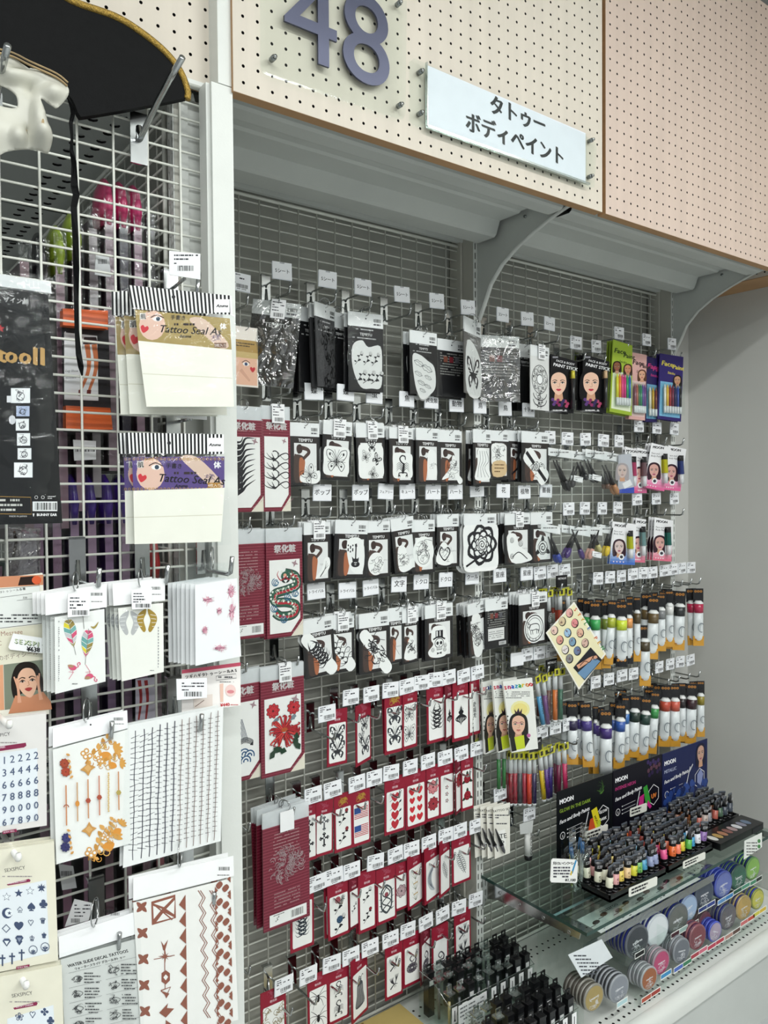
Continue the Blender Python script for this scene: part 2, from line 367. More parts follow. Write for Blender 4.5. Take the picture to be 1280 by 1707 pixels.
# ================================================================ flat print: lettering and drawings cut as thin shapes
_TX = {}
FONT = None
def text_geo(s, res=2):
    if s not in _TX:
        cu = bpy.data.curves.new('t', 'FONT'); cu.body = s; cu.size = 1; cu.resolution_u = res
        ob = bpy.data.objects.new('t', cu); COL.objects.link(ob)
        dg = bpy.context.evaluated_depsgraph_get(); me = ob.evaluated_get(dg).to_mesh()
        vs = [(v.co.x, v.co.y) for v in me.vertices]; fs = [tuple(p.vertices) for p in me.polygons]
        ob.evaluated_get(dg).to_mesh_clear(); bpy.data.objects.remove(ob); bpy.data.curves.remove(cu)
        x0 = min([v[0] for v in vs] or [0]); x1 = max([v[0] for v in vs] or [1])
        _TX[s] = ([(x-x0, y) for x, y in vs], fs, x1-x0)
    return _TX[s]
class Art:   # drawing frame: x to the right 0..100 over the card's width, v downwards, both in hundredths of the width
    def __init__(s, mb, W, x0=None, z0=0, y=0, mat='paper'):
        s.mb = mb; s.u = W/100; s.x0 = -W/2 if x0 is None else x0; s.z0 = z0; s.y = y; s.lay = [0]; s.m = mat
        s.T = (0, 0, 1, 0, 1)
    def sub(s, cx, cy, sc, rot=0, sx=1):   # unit frame: -1..1
        a = s.__class__.__new__(s.__class__); a.__dict__.update(s.__dict__); ox, oy, k, r, q = s.T
        X, Y = s._t(cx, cy); a.T = (X, Y, k*sc, r+rad(rot), sx); return a
    def _t(s, x, v):
        ox, oy, k, r, q = s.T; x *= q
        return ox+k*(x*cos(r)-v*sin(r)), oy+k*(x*sin(r)+v*cos(r))
    def p3(s, x, v, y):
        X, Y = s._t(x, v); return (s.x0+X*s.u, y, s.z0-Y*s.u)
    def _y(s): s.lay[0] += 1; return s.y-.000009*s.lay[0]
    def poly(s, pts, col):
        y = s._y(); s.mb.face([s.p3(a, b, y) for a, b in pts], col, s.m); return s
    def rect(s, x0, v0, x1, v1, col): return s.poly([(x0, v0), (x1, v0), (x1, v1), (x0, v1)], col)
    def disc(s, x, v, rx, col, ry=None, n=14, a0=0, a1=2*pi):
        ry = rx if ry is None else ry
        return s.poly([(x+rx*cos(a0+(a1-a0)*k/n), v+ry*sin(a0+(a1-a0)*k/n)) for k in range(n+(0 if a1-a0 > 6.2 else 1))], col)
    def line(s, pts, w, col, w2=None):     # tapered stroke
        y = s._y(); n = len(pts); L = []; R = []
        for i, (a, b) in enumerate(pts):
            p, q = pts[max(0, i-1)], pts[min(n-1, i+1)]; dx, dy = q[0]-p[0], q[1]-p[1]; d = math.hypot(dx, dy) or 1
            t = i/(n-1); ww = (w if w2 is None else (w+(w2-w)*t))/2 if w2 != 'x' else w/2*(sin(pi*min(max(t, .03), .97))+.06)
            L.append((a-dy/d*ww, b+dx/d*ww)); R.append((a+dy/d*ww, b-dx/d*ww))
        vs = [s.p3(a, b, y) for a, b in L+R]
        s.mb.idx(vs, [(i, i+1, n+i+1, n+i) for i in range(n-1)], col, s.m, False); return s
    def ring(s, x, v, r, w, col, ry=None, n=18, a0=0, a1=2*pi):
        ry = r if ry is None else ry
        return s.line([(x+r*cos(a0+(a1-a0)*k/n), v+ry*sin(a0+(a1-a0)*k/n)) for k in range(n+1)], w, col)
    def text(s, t, x, v, h, col, al=0, bold=0, shear=0, rot=0):   # h = capital height
        vs, fs, w = text_geo(t); k = h/.72; c, d = cos(rad(rot)), sin(rad(rot))
        for dx in ([0, bold, bold/2] if bold else [0]):
            y = s._y(); o = []
            for a, b in vs:
                a2 = (a-w*al)*k+dx*h*.1+b*k*shear; b2 = -b*k + (dx*h*.05 if bold else 0)
                o.append(s.p3(x+a2*c-b2*d, v+a2*d+b2*c, y))
            s.mb.idx(o, fs, col, s.m, False)
        return s
    def greek(s, x0, v0, x1, n, dv, h, col, seed=1, fill=.75):   # lines of print too small to read
        r = random.Random(seed); y = s._y()
        for k in range(n):
            x = x0; e = x1-(r.random()*.5*(x1-x0) if k == n-1 else 0)
            while x < e:
                w = min(e-x, h*r.uniform(.5, 3)); v = v0+k*dv
                if r.random() < fill+.15: s.mb.face([s.p3(a, b, y) for a, b in ((x, v), (x+w, v), (x+w, v+h), (x, v+h))], col, s.m)
                x += w+h*.35
        return s
    def bars(s, x0, v0, x1, v1, col='222222', seed=3):
        r = random.Random(seed); x = x0; y = s._y(); q = (x1-x0)/26
        while x < x1-q:
            w = q*r.choice((.5, .5, 1, 1.5)); s.mb.face([s.p3(a, b, y) for a, b in ((x, v0), (x+w, v0), (x+w, v1), (x, v1))], col, s.m); x += w+q*r.choice((.5, .6, 1))
        return s
def cr(P, n=5, closed=False):
    o = []; q = len(P)
    for i in range(q if closed else q-1):
        g = lambda k: P[k % q] if closed else P[max(0, min(q-1, k))]
        p0, p1, p2, p3 = g(i-1), g(i), g(i+1), g(i+2)
        for k in range(n):
            t = k/n; o.append(tuple(.5*((2*p1[j])+(-p0[j]+p2[j])*t+(2*p0[j]-5*p1[j]+4*p2[j]-p3[j])*t*t+(-p0[j]+3*p1[j]-3*p2[j]+p3[j])*t**3) for j in (0, 1)))
    if not closed: o.append(P[-1])
    return o
K = '1d1d22'
def blob(A, pts, col='f4f5f3'): A.poly(cr(pts, 4, True), col)
# ---- motifs, each in a -1..1 frame
def m_butterfly(a, col=K, fill=True, bg='f4f5f3'):
    for q in (1, -1):
        up = cr([(.05*q, -.1), (.35*q, -.75), (.85*q, -.9), (.9*q, -.45), (.55*q, .0), (.1*q, .08)], 4, True)
        lo = cr([(.05*q, .08), (.5*q, .1), (.75*q, .4), (.5*q, .85), (.25*q, .6), (.06*q, .3)], 4, True)
        if fill:
            a.poly(up, col); a.poly(lo, col)
            for x, y, r in ((.62, -.62, .13), (.45, -.35, .12), (.72, -.35, .08), (.3, -.2, .07), (.42, .35, .13), (.38, .6, .07)): a.disc(x*q, y, r, bg, r*1.3, 8)
            for k in range(3): a.line([(.12*q, -.08), ((.5+.12*k)*q, -.55+.22*k)], .035, bg)
        else:
            a.line(up+[up[0]], .05, col); a.line(lo+[lo[0]], .05, col)
            for k in range(4): a.line([(.08*q, 0), ((.45+.12*k)*q, -.65+.25*k)], .03, col)
            for k in range(3): a.line([(.08*q, .12), ((.55-.12*k)*q, .3+.2*k)], .03, col)
            a.disc(.62*q, -.55, .09, col, .13, 8); a.disc(.45*q, .45, .09, col, .1, 8)
        a.line(cr([(0, -.2), (.1*q, -.6), (.22*q, -.95)]), .03, col)
    a.disc(0, .1, .06, col, .38)
def m_scorpion(a, col=K):
    for k in range(6): a.disc(.02*k, .65-.16*k, .19-.012*k, col, .1, 9)
    T = cr([(.1, -.15), (-.2, -.35), (-.35, -.65), (-.1, -.92), (.25, -.85), (.3, -.6)], 3)
    for i, (x, y) in enumerate(T): a.disc(x, y, .1-.003*i, col, .08, 8)
    for q in (1, -1):
        for k in range(4): a.line(cr([(.1*q, .5-.17*k), (.45*q, .25-.17*k), (.75*q, .55-.2*k)], 3), .07, col, .02)
        a.line(cr([(.1*q, .65), (.45*q, .7), (.5*q, .95)], 4), .09, col); a.disc(.45*q, .98, .13, col, .17, 9); a.disc(.45*q, 1.08, .06, 'f4f5f3', .12, 6)
def m_spider(a, col=K):
    a.disc(0, .18, .17, col, .26); a.disc(0, -.18, .12, col, .14)
    for q in (1, -1):
        for (x1, y1, x2, y2) in ((.5, -.65, .85, -.95), (.6, -.35, 1, -.3), (.6, .1, .95, .45), (.4, .35, .6, 1)): a.line(cr([(0, -.1), (x1*q, y1), (x2*q, y2)], 4), .07, col, .03)
def m_guitar(a, col=K):
    a.disc(.0, .72, .42, col, .27); a.disc(0, .42, .3, col, .2); a.poly([(-.3, .4), (-.36, .05), (-.12, .3)], col); a.poly([(.3, .4), (.3, .12), (.1, .3)], col)
    a.rect(-.06, -.8, .06, .5, col); a.poly([(-.09, -.78), (.12, -.8), (.05, -1.08), (-.12, -1.0)], col); a.rect(-.14, .55, .14, .6, 'f4f5f3'); a.disc(0, .74, .1, '9a9a9a')
    for k in range(9): a.disc(-.75+.22*(k % 3), -.9+.22*(k//3)+.1*(k % 2), .07, col, .09, 6)
def m_flower(a, col, dark=K, n=12, rings=3, core=None, e=.9):
    for j in range(rings):
        R = 1-.27*j
        for k in range(n):
            t = 2*pi*(k+.5*(j % 2))/n; c, s_ = cos(t), sin(t); w = .26*R*7/n*1.6
            P = [(0, 0), (R*.6*c-w*s_, R*.6*s_+w*c), (R*c, R*s_), (R*.6*c+w*s_, R*.6*s_-w*c)]
            a.poly(cr(P, 3, True), dark); a.poly([(x*e+c*.02, y*e+s_*.02) for x, y in cr(P, 3, True)], col)
    a.disc(0, 0, .16, core or dark, n=8)
def m_rose(a, col='f4f5f3', dark=K, leaf=None):
    if leaf:
        for t in (30, 150, 270): b = a.sub(0, 0, 1, t); b.poly(cr([(.5, 0), (.85, -.25), (1.3, 0), (.85, .25)], 3, True), leaf)
    a.disc(0, 0, .78, dark, n=9); a.disc(0, 0, .7, col, n=9)
    for k in range(7):
        t = k*1.35; r = .58-.07*k; a.ring(.05*cos(t), .05*sin(t), r, .09, dark, n=7, a0=t, a1=t+3.6)
def m_sprig(a, col=K, red=None):
    a.line(cr([(-.6, .9), (-.1, .3), (.1, -.3), (.5, -.8)], 5), .07, col)
    for x, y, t in ((-.35, .5, 200), (.0, .1, 20), (-.15, .35, 340), (.15, -.3, 190), (.3, -.55, 10)):
        b = a.sub(x, y, .42, t); b.poly(cr([(0, 0), (.4, -.3), (1, 0), (.4, .3)], 3, True), col)
    m_rose(a.sub(.5, -.8, .33), red or 'f4f5f3', col)
def m_tribal(a, col=K, n=6):
    for q in (1, -1):
        for k in range(n):
            y = -.9+1.8*k/n
            a.line(cr([(.0, y+.25), (.35*q, y+.1), (.45*q*(.6+.4*(k % 2)), y-.25), (.1*q, y-.5)], 4), .2, col, .01)
            a.line(cr([(.02*q, y+.3), (.5*q, y+.38), (.75*q, y+.1)], 4), .12, col, .01)
def m_blades(a, col=K):
    for k in range(7):
        x = -.45+.15*k; a.line(cr([(x*.3, 1-.1*abs(k-3)), (x*1.5, .3), (-x*.6, -.3), (x*.7, -1+.12*abs(k-3))], 6), .17, col, 'x')
def m_curls(a, col=K):
    for k in range(4):
        y = -.8+.52*k
        a.ring(-.1, y-.1, .22, .06, col, n=12, a0=-2.2, a1=2.4)
        for q in range(3): a.line(cr([(-.1, y+.18), (-.6+.18*q, y+.08-.08*q), (-.9+.3*q, y-.2)], 4), .07, col, .015)
        a.line(cr([(-.1, y+.18), (.3, y-.12), (.65, y-.2), (.8, y+.02), (.55, y+.16), (.3, y), (.1, y-.25)], 4), .07, col, .02)
def m_dragon(a, body='2f5f4c', belly='b5293a', sky='2d6b8f', dark='1f2b2a'):
    P = cr([(.0, -1.45), (.75, -1.2), (.85, -.6), (.1, -.35), (-.75, -.15), (-.7, .35), (.1, .45), (.8, .7), (.6, 1.25), (-.3, 1.3), (-.75, 1.0)], 7)
    a.line(P, .62, dark); a.line(P, .52, body); a.line([(x+.1, y+.05) for x, y in P], .16, belly)
    for i, (x, y) in enumerate(P):
        if i % 2 == 0: a.ring(x, y, .17, .035, 'd7dccb', n=6, a0=.4*i, a1=.4*i+2.4)
        if i % 3 == 0: a.disc(x-.22, y-.1, .08, 'e7ebe0', n=6)
    for x, y in ((-.7, -.9), (-.8, .75), (.2, .1), (.75, -.1), (-.1, 1.5)):
        for k in range(3): a.ring(x+.05*k, y+.02*k, .24-.07*k, .05, sky, n=8, a0=k, a1=k+4.5)
    a.disc(.05, -1.25, .34, body, .3); a.disc(.05, -1.0, .3, dark, .2); a.poly([(-.1, -1.0), (.2, -1.0), (.05, -.8)], 'f2f2f0'); a.disc(.0, -1.3, .12, 'e8a58a')
    for q in (1, -1): a.line(cr([(.05, -1.2), (.3*q, -1.0), (.55*q, -1.35), (.45*q, -1.6)], 4), .08, belly, .02); a.disc(.05+.13*q, -1.2, .05, 'f4f4f0', n=6)
def m_waves(a):
    for k in range(9): a.line([(-.5+.06*k, -1.2), (-.35+.09*k, .2)], .035, '2a3a5c')
    for k in range(7): a.line(cr([(-.6, .3+.04*k), (.1, -.05+.05*k), (.7, .2+.05*k), (.5, .45)], 4), .03, K)
    for x, y in ((-.4, .8), (.1, .95), (.45, 1.1), (-.3, 1.3), (.2, 1.4)):
        for k in range(3): a.ring(x, y, .32-.09*k, .08, ('26547f', 'f2f2f2', '26547f')[k], n=9, a0=2.8, a1=6.6)
def m_kiku(a):
    for q, x in ((1, -.6), (-1, .65)):
        m_flower(a.sub(x, -1.25, .42), 'c9313a', '5a1218', 9, 2); 
        for k in range(3): a.sub(x+.1*q, -.82, .3, 40*k+30).poly([(0, 0), (.4, -.5), (.9, -.2), (.7, .3)], '7b8a94')
    r = random.Random(5)
    for k in range(70):
        t = r.uniform(0, 2*pi); L = r.uniform(.35, 1.0); x, y = .05+L*cos(t), -.05+L*.85*sin(t)
        a.line(cr([(.05+.15*cos(t), -.1+.15*sin(t)), (x-.15*sin(t), y+.12*cos(t)), (x, y)], 4), .13, '4a0e14', .03)
        a.line(cr([(.05+.15*cos(t), -.1+.15*sin(t)), (x-.15*sin(t), y+.12*cos(t)), (x*.97, y*.97)], 4), .09, ('c2232d', 'd8403c', 'b51e2a')[k % 3], .02)
    a.disc(.05, -.15, .2, 'b0532c', .12)
    for x, y, t in ((-.6, .95, 130), (.8, .75, 60), (-.2, .9, 200), (.75, .5, 100)): a.sub(x, y, .45, t).poly([(-.9, 0), (-.3, -.45), (.0, -.2), (.4, -.4), (.9, 0), (.3, .4), (-.2, .2), (-.4, .4)], '26402f')
def m_skull(a, col=K, bg='f4f5f3'):
    a.rect(-.38, -1, .42, -.38, col); a.rect(-.3, -.95, -.15, -.45, bg); a.rect(.05, -.95, .15, -.45, bg); a.line(cr([(-.65, -.3), (0, -.48), (.65, -.22)], 4), .13, col)
    a.disc(0, .05, .5, col, .42); a.disc(0, .05, .44, bg, .36)
    for x in (-.18, .2): a.disc(x, .05, .14, col, .15, 9)
    a.poly([(.0, .18), (.08, .3), (-.06, .3)], col); a.rect(-.28, .36, .3, .62, col)
    for k in range(6): a.rect(-.25+.09*k, .39, -.19+.09*k, .58, bg)
    a.poly([(-.25, .8), (0, .88), (.25, .78), (.25, .98), (0, .92), (-.25, 1)], col)
    for x, y in ((.65, .3), (.6, .65), (-.7, .55)): m_rose(a.sub(x, y, .24), bg, col)
def m_bull(a, col=K):
    a.disc(0, 0, 1, 'f4f5f3', n=26); a.ring(0, 0, .88, .07, col, n=26); a.ring(0, 0, .7, .035, col, n=26)
    a.line(cr([(-.5, .1), (-.45, -.2), (-.1, -.3), (.35, -.25), (.5, .0), (.42, .3)], 5), .06, col); a.line(cr([(-.4, .1), (-.1, .12), (.2, .08), (.4, .2)], 4), .05, col)
    a.ring(-.52, -.2, .14, .05, col, n=8); a.line([(-.62, -.32), (-.72, -.48), (-.55, -.42)], .05, col)
    for x in (-.38, -.2, .2, .38): a.line([(x, .1), (x+.05, .4)], .05, col)
    for i, ch in enumerate('TAURUS'):
        t = rad(150-24*i); a.text(ch, .8*cos(t), .8*sin(t)+.06, .17, col, .5, rot=0)
def m_cross(a, col=K):
    for q in range(4):
        b = a.sub(0, -.15, 1, 90*q); L = 1.15 if q == 2 else .7
        b.rect(-.12, -L, .12, 0, col); b.disc(0, -L, .16, col, n=8); b.disc(.17, -L+.12, .12, col, n=8); b.disc(-.17, -L+.12, .12, col, n=8); b.disc(0, -L, .06, 'f4f5f3', n=6)
    a.disc(0, -.15, .13, 'f4f5f3', n=8)
def m_flag(a):
    for k in range(7): a.rect(-.9, -.6+.18*k, .9, -.51+.18*k, 'b8323c')
    a.rect(-.9, -.6, -.05, .05, '31508f')
def heart(a, col, s=1):
    a.poly([(x*s, y*s) for x, y in cr([(0, .9), (-.75, .15), (-.85, -.4), (-.45, -.75), (0, -.4), (.45, -.75), (.85, -.4), (.75, .15)], 3, True)], col)
def m_arrowheart(a):
    a.line([(-1.2, .7), (1.1, -.6)], .08, '222233'); a.poly([(.9, -.3), (1.4, -.55), (1.5, -.95), (1.05, -.75)], '222233'); heart(a, 'b8323c')
def m_bird(a, col='3b3b40'):
    a.line(cr([(-.6, .7), (-.1, .3), (.2, .2), (.55, .3)], 4), .2, col, .06)
    for k in range(7):
        a.line(cr([(.0, .2), (-.5+.05*k, -.2-.03*k), (-.75+.12*k, -.75)], 4), .1, col, .02); a.line(cr([(.15, .15), (.4-.02*k, -.3), (.75-.1*k, -1)], 4), .1, col, .02)
    a.line([(.0, .3), (.1, .65)], .05, col); a.line([(.2, .3), (.3, .6)], .05, col)
def m_snake(a, col='4b4650'):
    for k in range(3): a.ring(0, .45, .6-.2*k, .17, col, .42-.13*k, n=18)
    a.line(cr([(.35, .2), (.5, -.3), (.1, -.75), (-.25, -.5), (.0, -.15), (.3, -.35)], 6), .18, col, .08)
    for k in range(14): t = k*.45; a.disc(.6*cos(t), .45+.42*sin(t), .035, 'e9e6df', n=5)
def m_moon(a, col='6f7780'):
    a.poly(cr([(.3, -1), (-.5, -.5), (-.7, .1), (-.35, .8), (.25, 1.05), (-.05, .5), (-.15, 0), (.05, -.6)], 5, True), 'b9c0c4')
    for k in range(5): a.line(cr([(.25-.05*k, -.9+.1*k), (-.45+.05*k, -.3), (-.5+.07*k, .3), (.15-.05*k, .95-.05*k)], 5), .04, col)
def m_feather(a, col='50545c'):
    a.line([(-.4, -1), (.5, 1.05)], .05, col)
    for k in range(9):
        t = k/9; x, y = -.4+.85*t, -1+1.9*t; w = .45*sin(pi*(t*.8+.15))
        a.ring(x+w*.5, y-.05, w*.55, .04, col, .1, n=8); a.ring(x-w*.5, y+.1, w*.55, .04, col, .1, n=8)
def m_orchid(a, col='5a6b3c', f='b9943f'):
    for q in (-1, 0, 1): a.line(cr([(0, .8), (.3*q, .2), (.75*q, -.6)], 4), .06, col, .02); a.disc(.3*q, -.1, .14, f, .1, 7)
    for q in (1, -1): a.line([(0, .8), (.7*q, .1)], .05, '444444', .02)
def m_figure(a, col='4d5157'):
    a.poly(cr([(-.3, -.7), (.35, -.75), (.5, .2), (.6, 1.2), (-.6, 1.25), (-.45, .2)], 4, True), col); a.disc(.0, -.95, .24, col); a.line(cr([(.1, -1), (.4, -1.3), (.5, -1.15)], 3), .06, col)
    for k in range(8): a.line(cr([(-.4+.1*k, -.5), (-.45+.13*k, .4), (-.5+.14*k, 1.15)], 4), .03, 'c9cac8')
def m_thorn(a, col='3f4549'):
    for q in (1, -1): a.line(cr([(0, -1.1), (.45*q, -.7), (.5*q, 0), (.42*q, .7), (0, 1.1)], 6), .13, col); a.line(cr([(.1*q, -1), (-.35*q, -.4), (.4*q, .2), (-.3*q, .7), (.1*q, 1.1)], 6), .09, col)
    m_rose(a.sub(0, -.35, .24), 'b14a55', col); 
    for y in (-.6, -.1, .4, .8):
        for q in (1, -1): a.poly([(.4*q, y), (.75*q, y-.05), (.42*q, y+.12)], col)
def m_clubs(a, col='7b1f2c'):
    for k in range(3):
        for t in range(5): a.sub(0, -1+k, .36, 72*t).poly([(.15, 0), (.7, -.3), (.95, .05), (.5, .3)], (col, K)[t % 2])
def m_kanji(a, col=K):
    for i, ch in enumerate('愛龍虎'): a.text(ch, -.42, -.45+.75*i, .55, col, bold=.6); 
def m_lips(a, col='555a5c'):
    for q in (-1, 1): a.line(cr([(-1, 0), (-.4, .38*q), (0, .3*q), (.4, .38*q), (1, 0)], 4), .07, col)
    a.line(cr([(-1, 0), (-.3, -.08), (.3, .06), (1, 0)], 4), .05, col)
    for k in range(6): a.line([(-.6+.24*k, -.25), (-.5+.2*k, -.05)], .03, col)
def m_scroll(a, col='c98f3f', c2='e0a85a'):
    a.line(cr([(-1, .4), (-.5, .0), (0, -.1), (.5, -.35), (1, -.5)], 5), .1, col, .03)
    for k in range(5):
        x = -.8+.4*k; a.sub(x, .25-.18*k, .42, -50-10*k).poly(cr([(0, 0), (.45, -.32), (1, 0), (.45, .32)], 3, True), (c2, col)[k % 2]); a.ring(x+.1, .5-.2*k, .16, .05, col, n=9, a0=0, a1=5)
        a.sub(x, .25-.18*k, .3, 70).poly(cr([(0, 0), (.45, -.3), (1, 0), (.45, .3)], 3, True), c2)
def m_mess(a, col=K, seed=1, n=8, w=.05):
    r = random.Random(seed)
    for k in range(n):
        x, y = r.uniform(-.6, .6), r.uniform(-.7, .7); P = [(x, y)]
        for j in range(4): P.append((max(-.95, min(.95, P[-1][0]+r.uniform(-.5, .5))), max(-.95, min(.95, P[-1][1]+r.uniform(-.5, .5)))))
        a.line(cr(P, 4), w, col, .02)
        if k % 3 == 0: a.ring(x, y, r.uniform(.1, .25), w*.8, col, n=8)
def m_script(a, col=K):
    for j in range(3):
        P = [(-.9+.06*i, -.6+.5*j+.12*sin(i*2.1+j)) for i in range(30)]; a.line(cr(P, 2), .05, col)
def face(A, x, v, s, skin='e3b898', hair='241c1c', lip='b5323f', kind=0):   # portrait in print, s = half height of the face
    a = A.sub(x, v, s)
    a.poly(cr([(-.95, 1.3), (-1.0, -.1), (-.72, -1.0), (0, -1.3), (.75, -1.0), (1.0, -.1), (.95, 1.3), (.3, 1.2), (-.3, 1.2)], 4, True), hair)
    a.poly([(-.3, .6), (.3, .6), (.42, 1.5), (-.42, 1.5)], 'cf9f80')
    a.poly(cr([(0, -1.02), (.55, -.75), (.68, -.1), (.5, .55), (.0, .98), (-.5, .55), (-.68, -.1), (-.55, -.75)], 4, True), skin)
    for q in (1, -1):
        a.line(cr([(.14*q, -.27), (.36*q, -.36), (.58*q, -.24)], 3), .08, '3a2a24', .03)
        a.disc(.34*q, -.1, .15, 'f2ece6', .075, 8); a.disc(.34*q, -.1, .075, '30251f', .075, 7); a.line(cr([(.17*q, -.09), (.34*q, -.2), (.52*q, -.08)], 3), .05, '2a1e1c')
    a.line(cr([(.05, -.1), (.1, .2), (-.02, .27), (-.1, .22)], 3), .04, 'b98468')
    a.poly(cr([(-.24, .5), (-.08, .42), (0, .45), (.08, .42), (.24, .5), (0, .63)], 3, True), lip)
    return a
# ================================================================ hooks with price cards
def tag_print(A, V, seed):
    A.greek(8, V*.08, 55, 1, 5, 4, '33333a', seed); A.greek(8, V*.2, 34, 2, 9, 5, '33333a', seed+1); A.greek(45, V*.26, 84, 1, 9, 6, '22222a', seed+2); A.greek(8, V*.55, 30, 1, 8, 4, '44444a', seed+3)
    A.bars(30, V*.62, 90, V*.84, seed=seed); A.greek(34, V*.88, 86, 1, 4, 3, '44444a', seed+4)
def price_card_mesh(txt=None, seed=1, w=.046, h=.036, dot=False):
    mb = MB(); mb.box(-w/2, w/2, -.0006, .0006, -h/2, h/2, 'f1f3f6', 'satin')
    mb.box(-w/2-.0008, w/2+.0008, .0006, .0016, -h/2-.0012, h/2-.002, 'd8dee6', 'satin')
    A = Art(mb, w, z0=h/2, y=-.0007, mat='satin'); V = 100*h/w
    if txt: A.text(txt, 50, V*.62, min(26, 64/len(txt)), '232326', .5, bold=.5); A.rect(38, 0, 62, 7, 'b9bcc0')
    elif txt is None: tag_print(A, V, seed)
    if dot: A.disc(86, 16, 7, '15151a')
    return mb.mesh('price_card')
PCM = {}
def price_card(txt):
    k = txt if isinstance(txt, str) else 'b%d' % RND.randrange(3)
    if k not in PCM: PCM[k] = price_card_mesh(txt if isinstance(txt, str) else None, len(PCM))
    return PCM[k]
def hook_meshes(r=.0026, L=.115, up=.022, L2=.078):
    a = MB(); a.box(-.011, .011, -.008, -.0045, -.046, .022, 'ffffff', 'chrome'); a.box(-.011, .011, -.008, .004, .019, .022, 'ffffff', 'chrome')
    b = MB(); b.tube([(0, -.008, -.010), (0, -.012, -.036), (0, -.018, -.040), (0, -L+.014, -.040), (0, -L+.006, -.037), (0, -L, -.040+up)], r, 8)
    c = MB(); c.tube([(0, -.008, -.006), (0, -.012, -.001), (0, -.018, 0), (0, -L2, 0)], r*.8, 7)
    return a.mesh('base_plate'), b.mesh('arm'), c.mesh('label_arm')
HM = hook_meshes(); HB = hook_meshes(.0034, .105, .026)
HN = {}
def hook(p, what, card=None, big=False, yaw=0, label=None, roll=None):
    M = HB if big else HM
    t = thing('display_hook', label or 'chrome display hook '+what, 'hook', p, yaw, group=None)
    put('base_plate', M[0], t); put('arm', M[1], t)
    if card is not None:
        la = put('label_arm', M[2], t); put('price_card', price_card(card), la, (0, -.080, .014), (0, rad(RND.uniform(-3, 3)), rad(RND.uniform(-4, 4))))
    return t
def hooks(row, desc, cards):      # cards: (px, py) of each price card, optional text
    n = len(cards)
    for i, c in enumerate(cards):
        q = at(c[0], c[1], -.082); x = c[2] if len(c) > 2 else True
        if x is True: s_ = 'barcode card'
        elif x == '': s_ = 'blank white card'
        else: s_ = 'card '+x
        hook((q.x, 0, q.z-.014), '', x, label='chrome hook with %s, %s in %s' % (s_, ordl(i, n), desc))
hooks(1, 'the top row', [(471,451,'5シート'),(547,465,'5シート'),(606,478,'5シート'),(671,490,'5シート'),(729,501,'5シート'),(781,512,'5シート'),(839,524,'2シート'),(880,531,'2シート'),(917,539,'2シート'),(961,571),(995,577),(1033,555),(1079,566),(1121,573)])
hooks(2, 'the second row', [(524,652,'蝶'),(577,654,'蝶'),(625,659,'虫'),(679,665,'魚'),(720,668,'爬虫類'),(762,674,'動物'),(801,677,'鳥'),(843,681,'鳥'),(882,683,'十字架'),(918,729),(947,731),(977,732),(1007,734),(1033,735),(1066,710),(1096,713),(1125,715)])
hooks(3, 'the third row', [(538,821,'ポップ'),(602,821,'ポップ'),(644,819,'フェアリー'),(680,819,'キュート'),(723,820,'ハート'),(760,820,'ハート'),(796,816,'花'),(840,818,'花'),(875,820,'植物'),(911,818,'薔薇'),(949,848),(976,847),(1005,847),(1031,846),(1063,832),(1095,831),(1125,831)])
hooks(4, 'the fourth row', [(528,985,'トライバル'),(580,984,'トライバル'),(619,979,'トライバル'),(666,974,'文字'),(703,970,'ドクロ'),(744,966,'ドクロ'),(788,962,'クール'),(834,959,'星座'),(879,956,'星座'),(901,955),(922,952),(942,951),(998,964),(1018,962),(1037,960),(1056,957),(1073,955),(1089,954),(1108,951),(1123,949),(1138,947),(1153,946)])
hooks(5, 'fifth row at right', [(863,1099,''),(880,1091),(900,1088),(921,1084),(994,1137),(1016,1132),(1038,1126),(1057,1123),(1100,1112),(1118,1107),(1135,1103),(1152,1100)])
hooks(6, 'row under the face paint kit', [(905,1220),(927,1213),(948,1207)])
hooks(7, 'pair below the marker pens', [(835,1323),(883.5,1357)])
hooks(8, 'top row of maroon cards', [(546,1189),(586,1162),(620,1157),(652,1150),(679,1144),(704,1138),(726,1133),(749,1129),(774,1127),(797,1121)])
hooks(9, 'second row of maroon cards', [(523,1326),(555.5,1316),(596,1306),(625,1297),(653,1288),(685,1279),(714.5,1269),(743,1263),(770,1256),(796,1248)])
hooks(10, 'third row of maroon cards', [(529,1472.5),(558,1461),(587.5,1451.5),(627,1437),(660,1425),(687,1416),(716,1405),(744,1393),(768,1385),(795,1377)])
hooks(11, 'lowest row of maroon cards', [(474,1643),(515,1626),(554,1607),(586,1594),(618,1580),(652,1566),(681,1551),(711,1537.5),(739,1525),(766,1513),(794,1500)])
for px, py, L in ((484, 640, 'above the lower curls pack'), (490, 861, 'above the dragon pack'), (416, 863, 'beside the post above the flower-backed maroon pack'), (497, 1095, 'above the red chrysanthemum pack'), (411, 1106, 'beside the post above the wave pack'), (490, 1347, 'above the maroon pack shown from the back'), (416, 1372, 'beside the post at the lower left of the bay'), (416, 1612, 'beside the post near the bottom'), (413, 492, 'beside the post at the top')):
    q = at(px, py, -.113); hook((q.x, 0, q.z+.020), L, True if py == 492 else None)
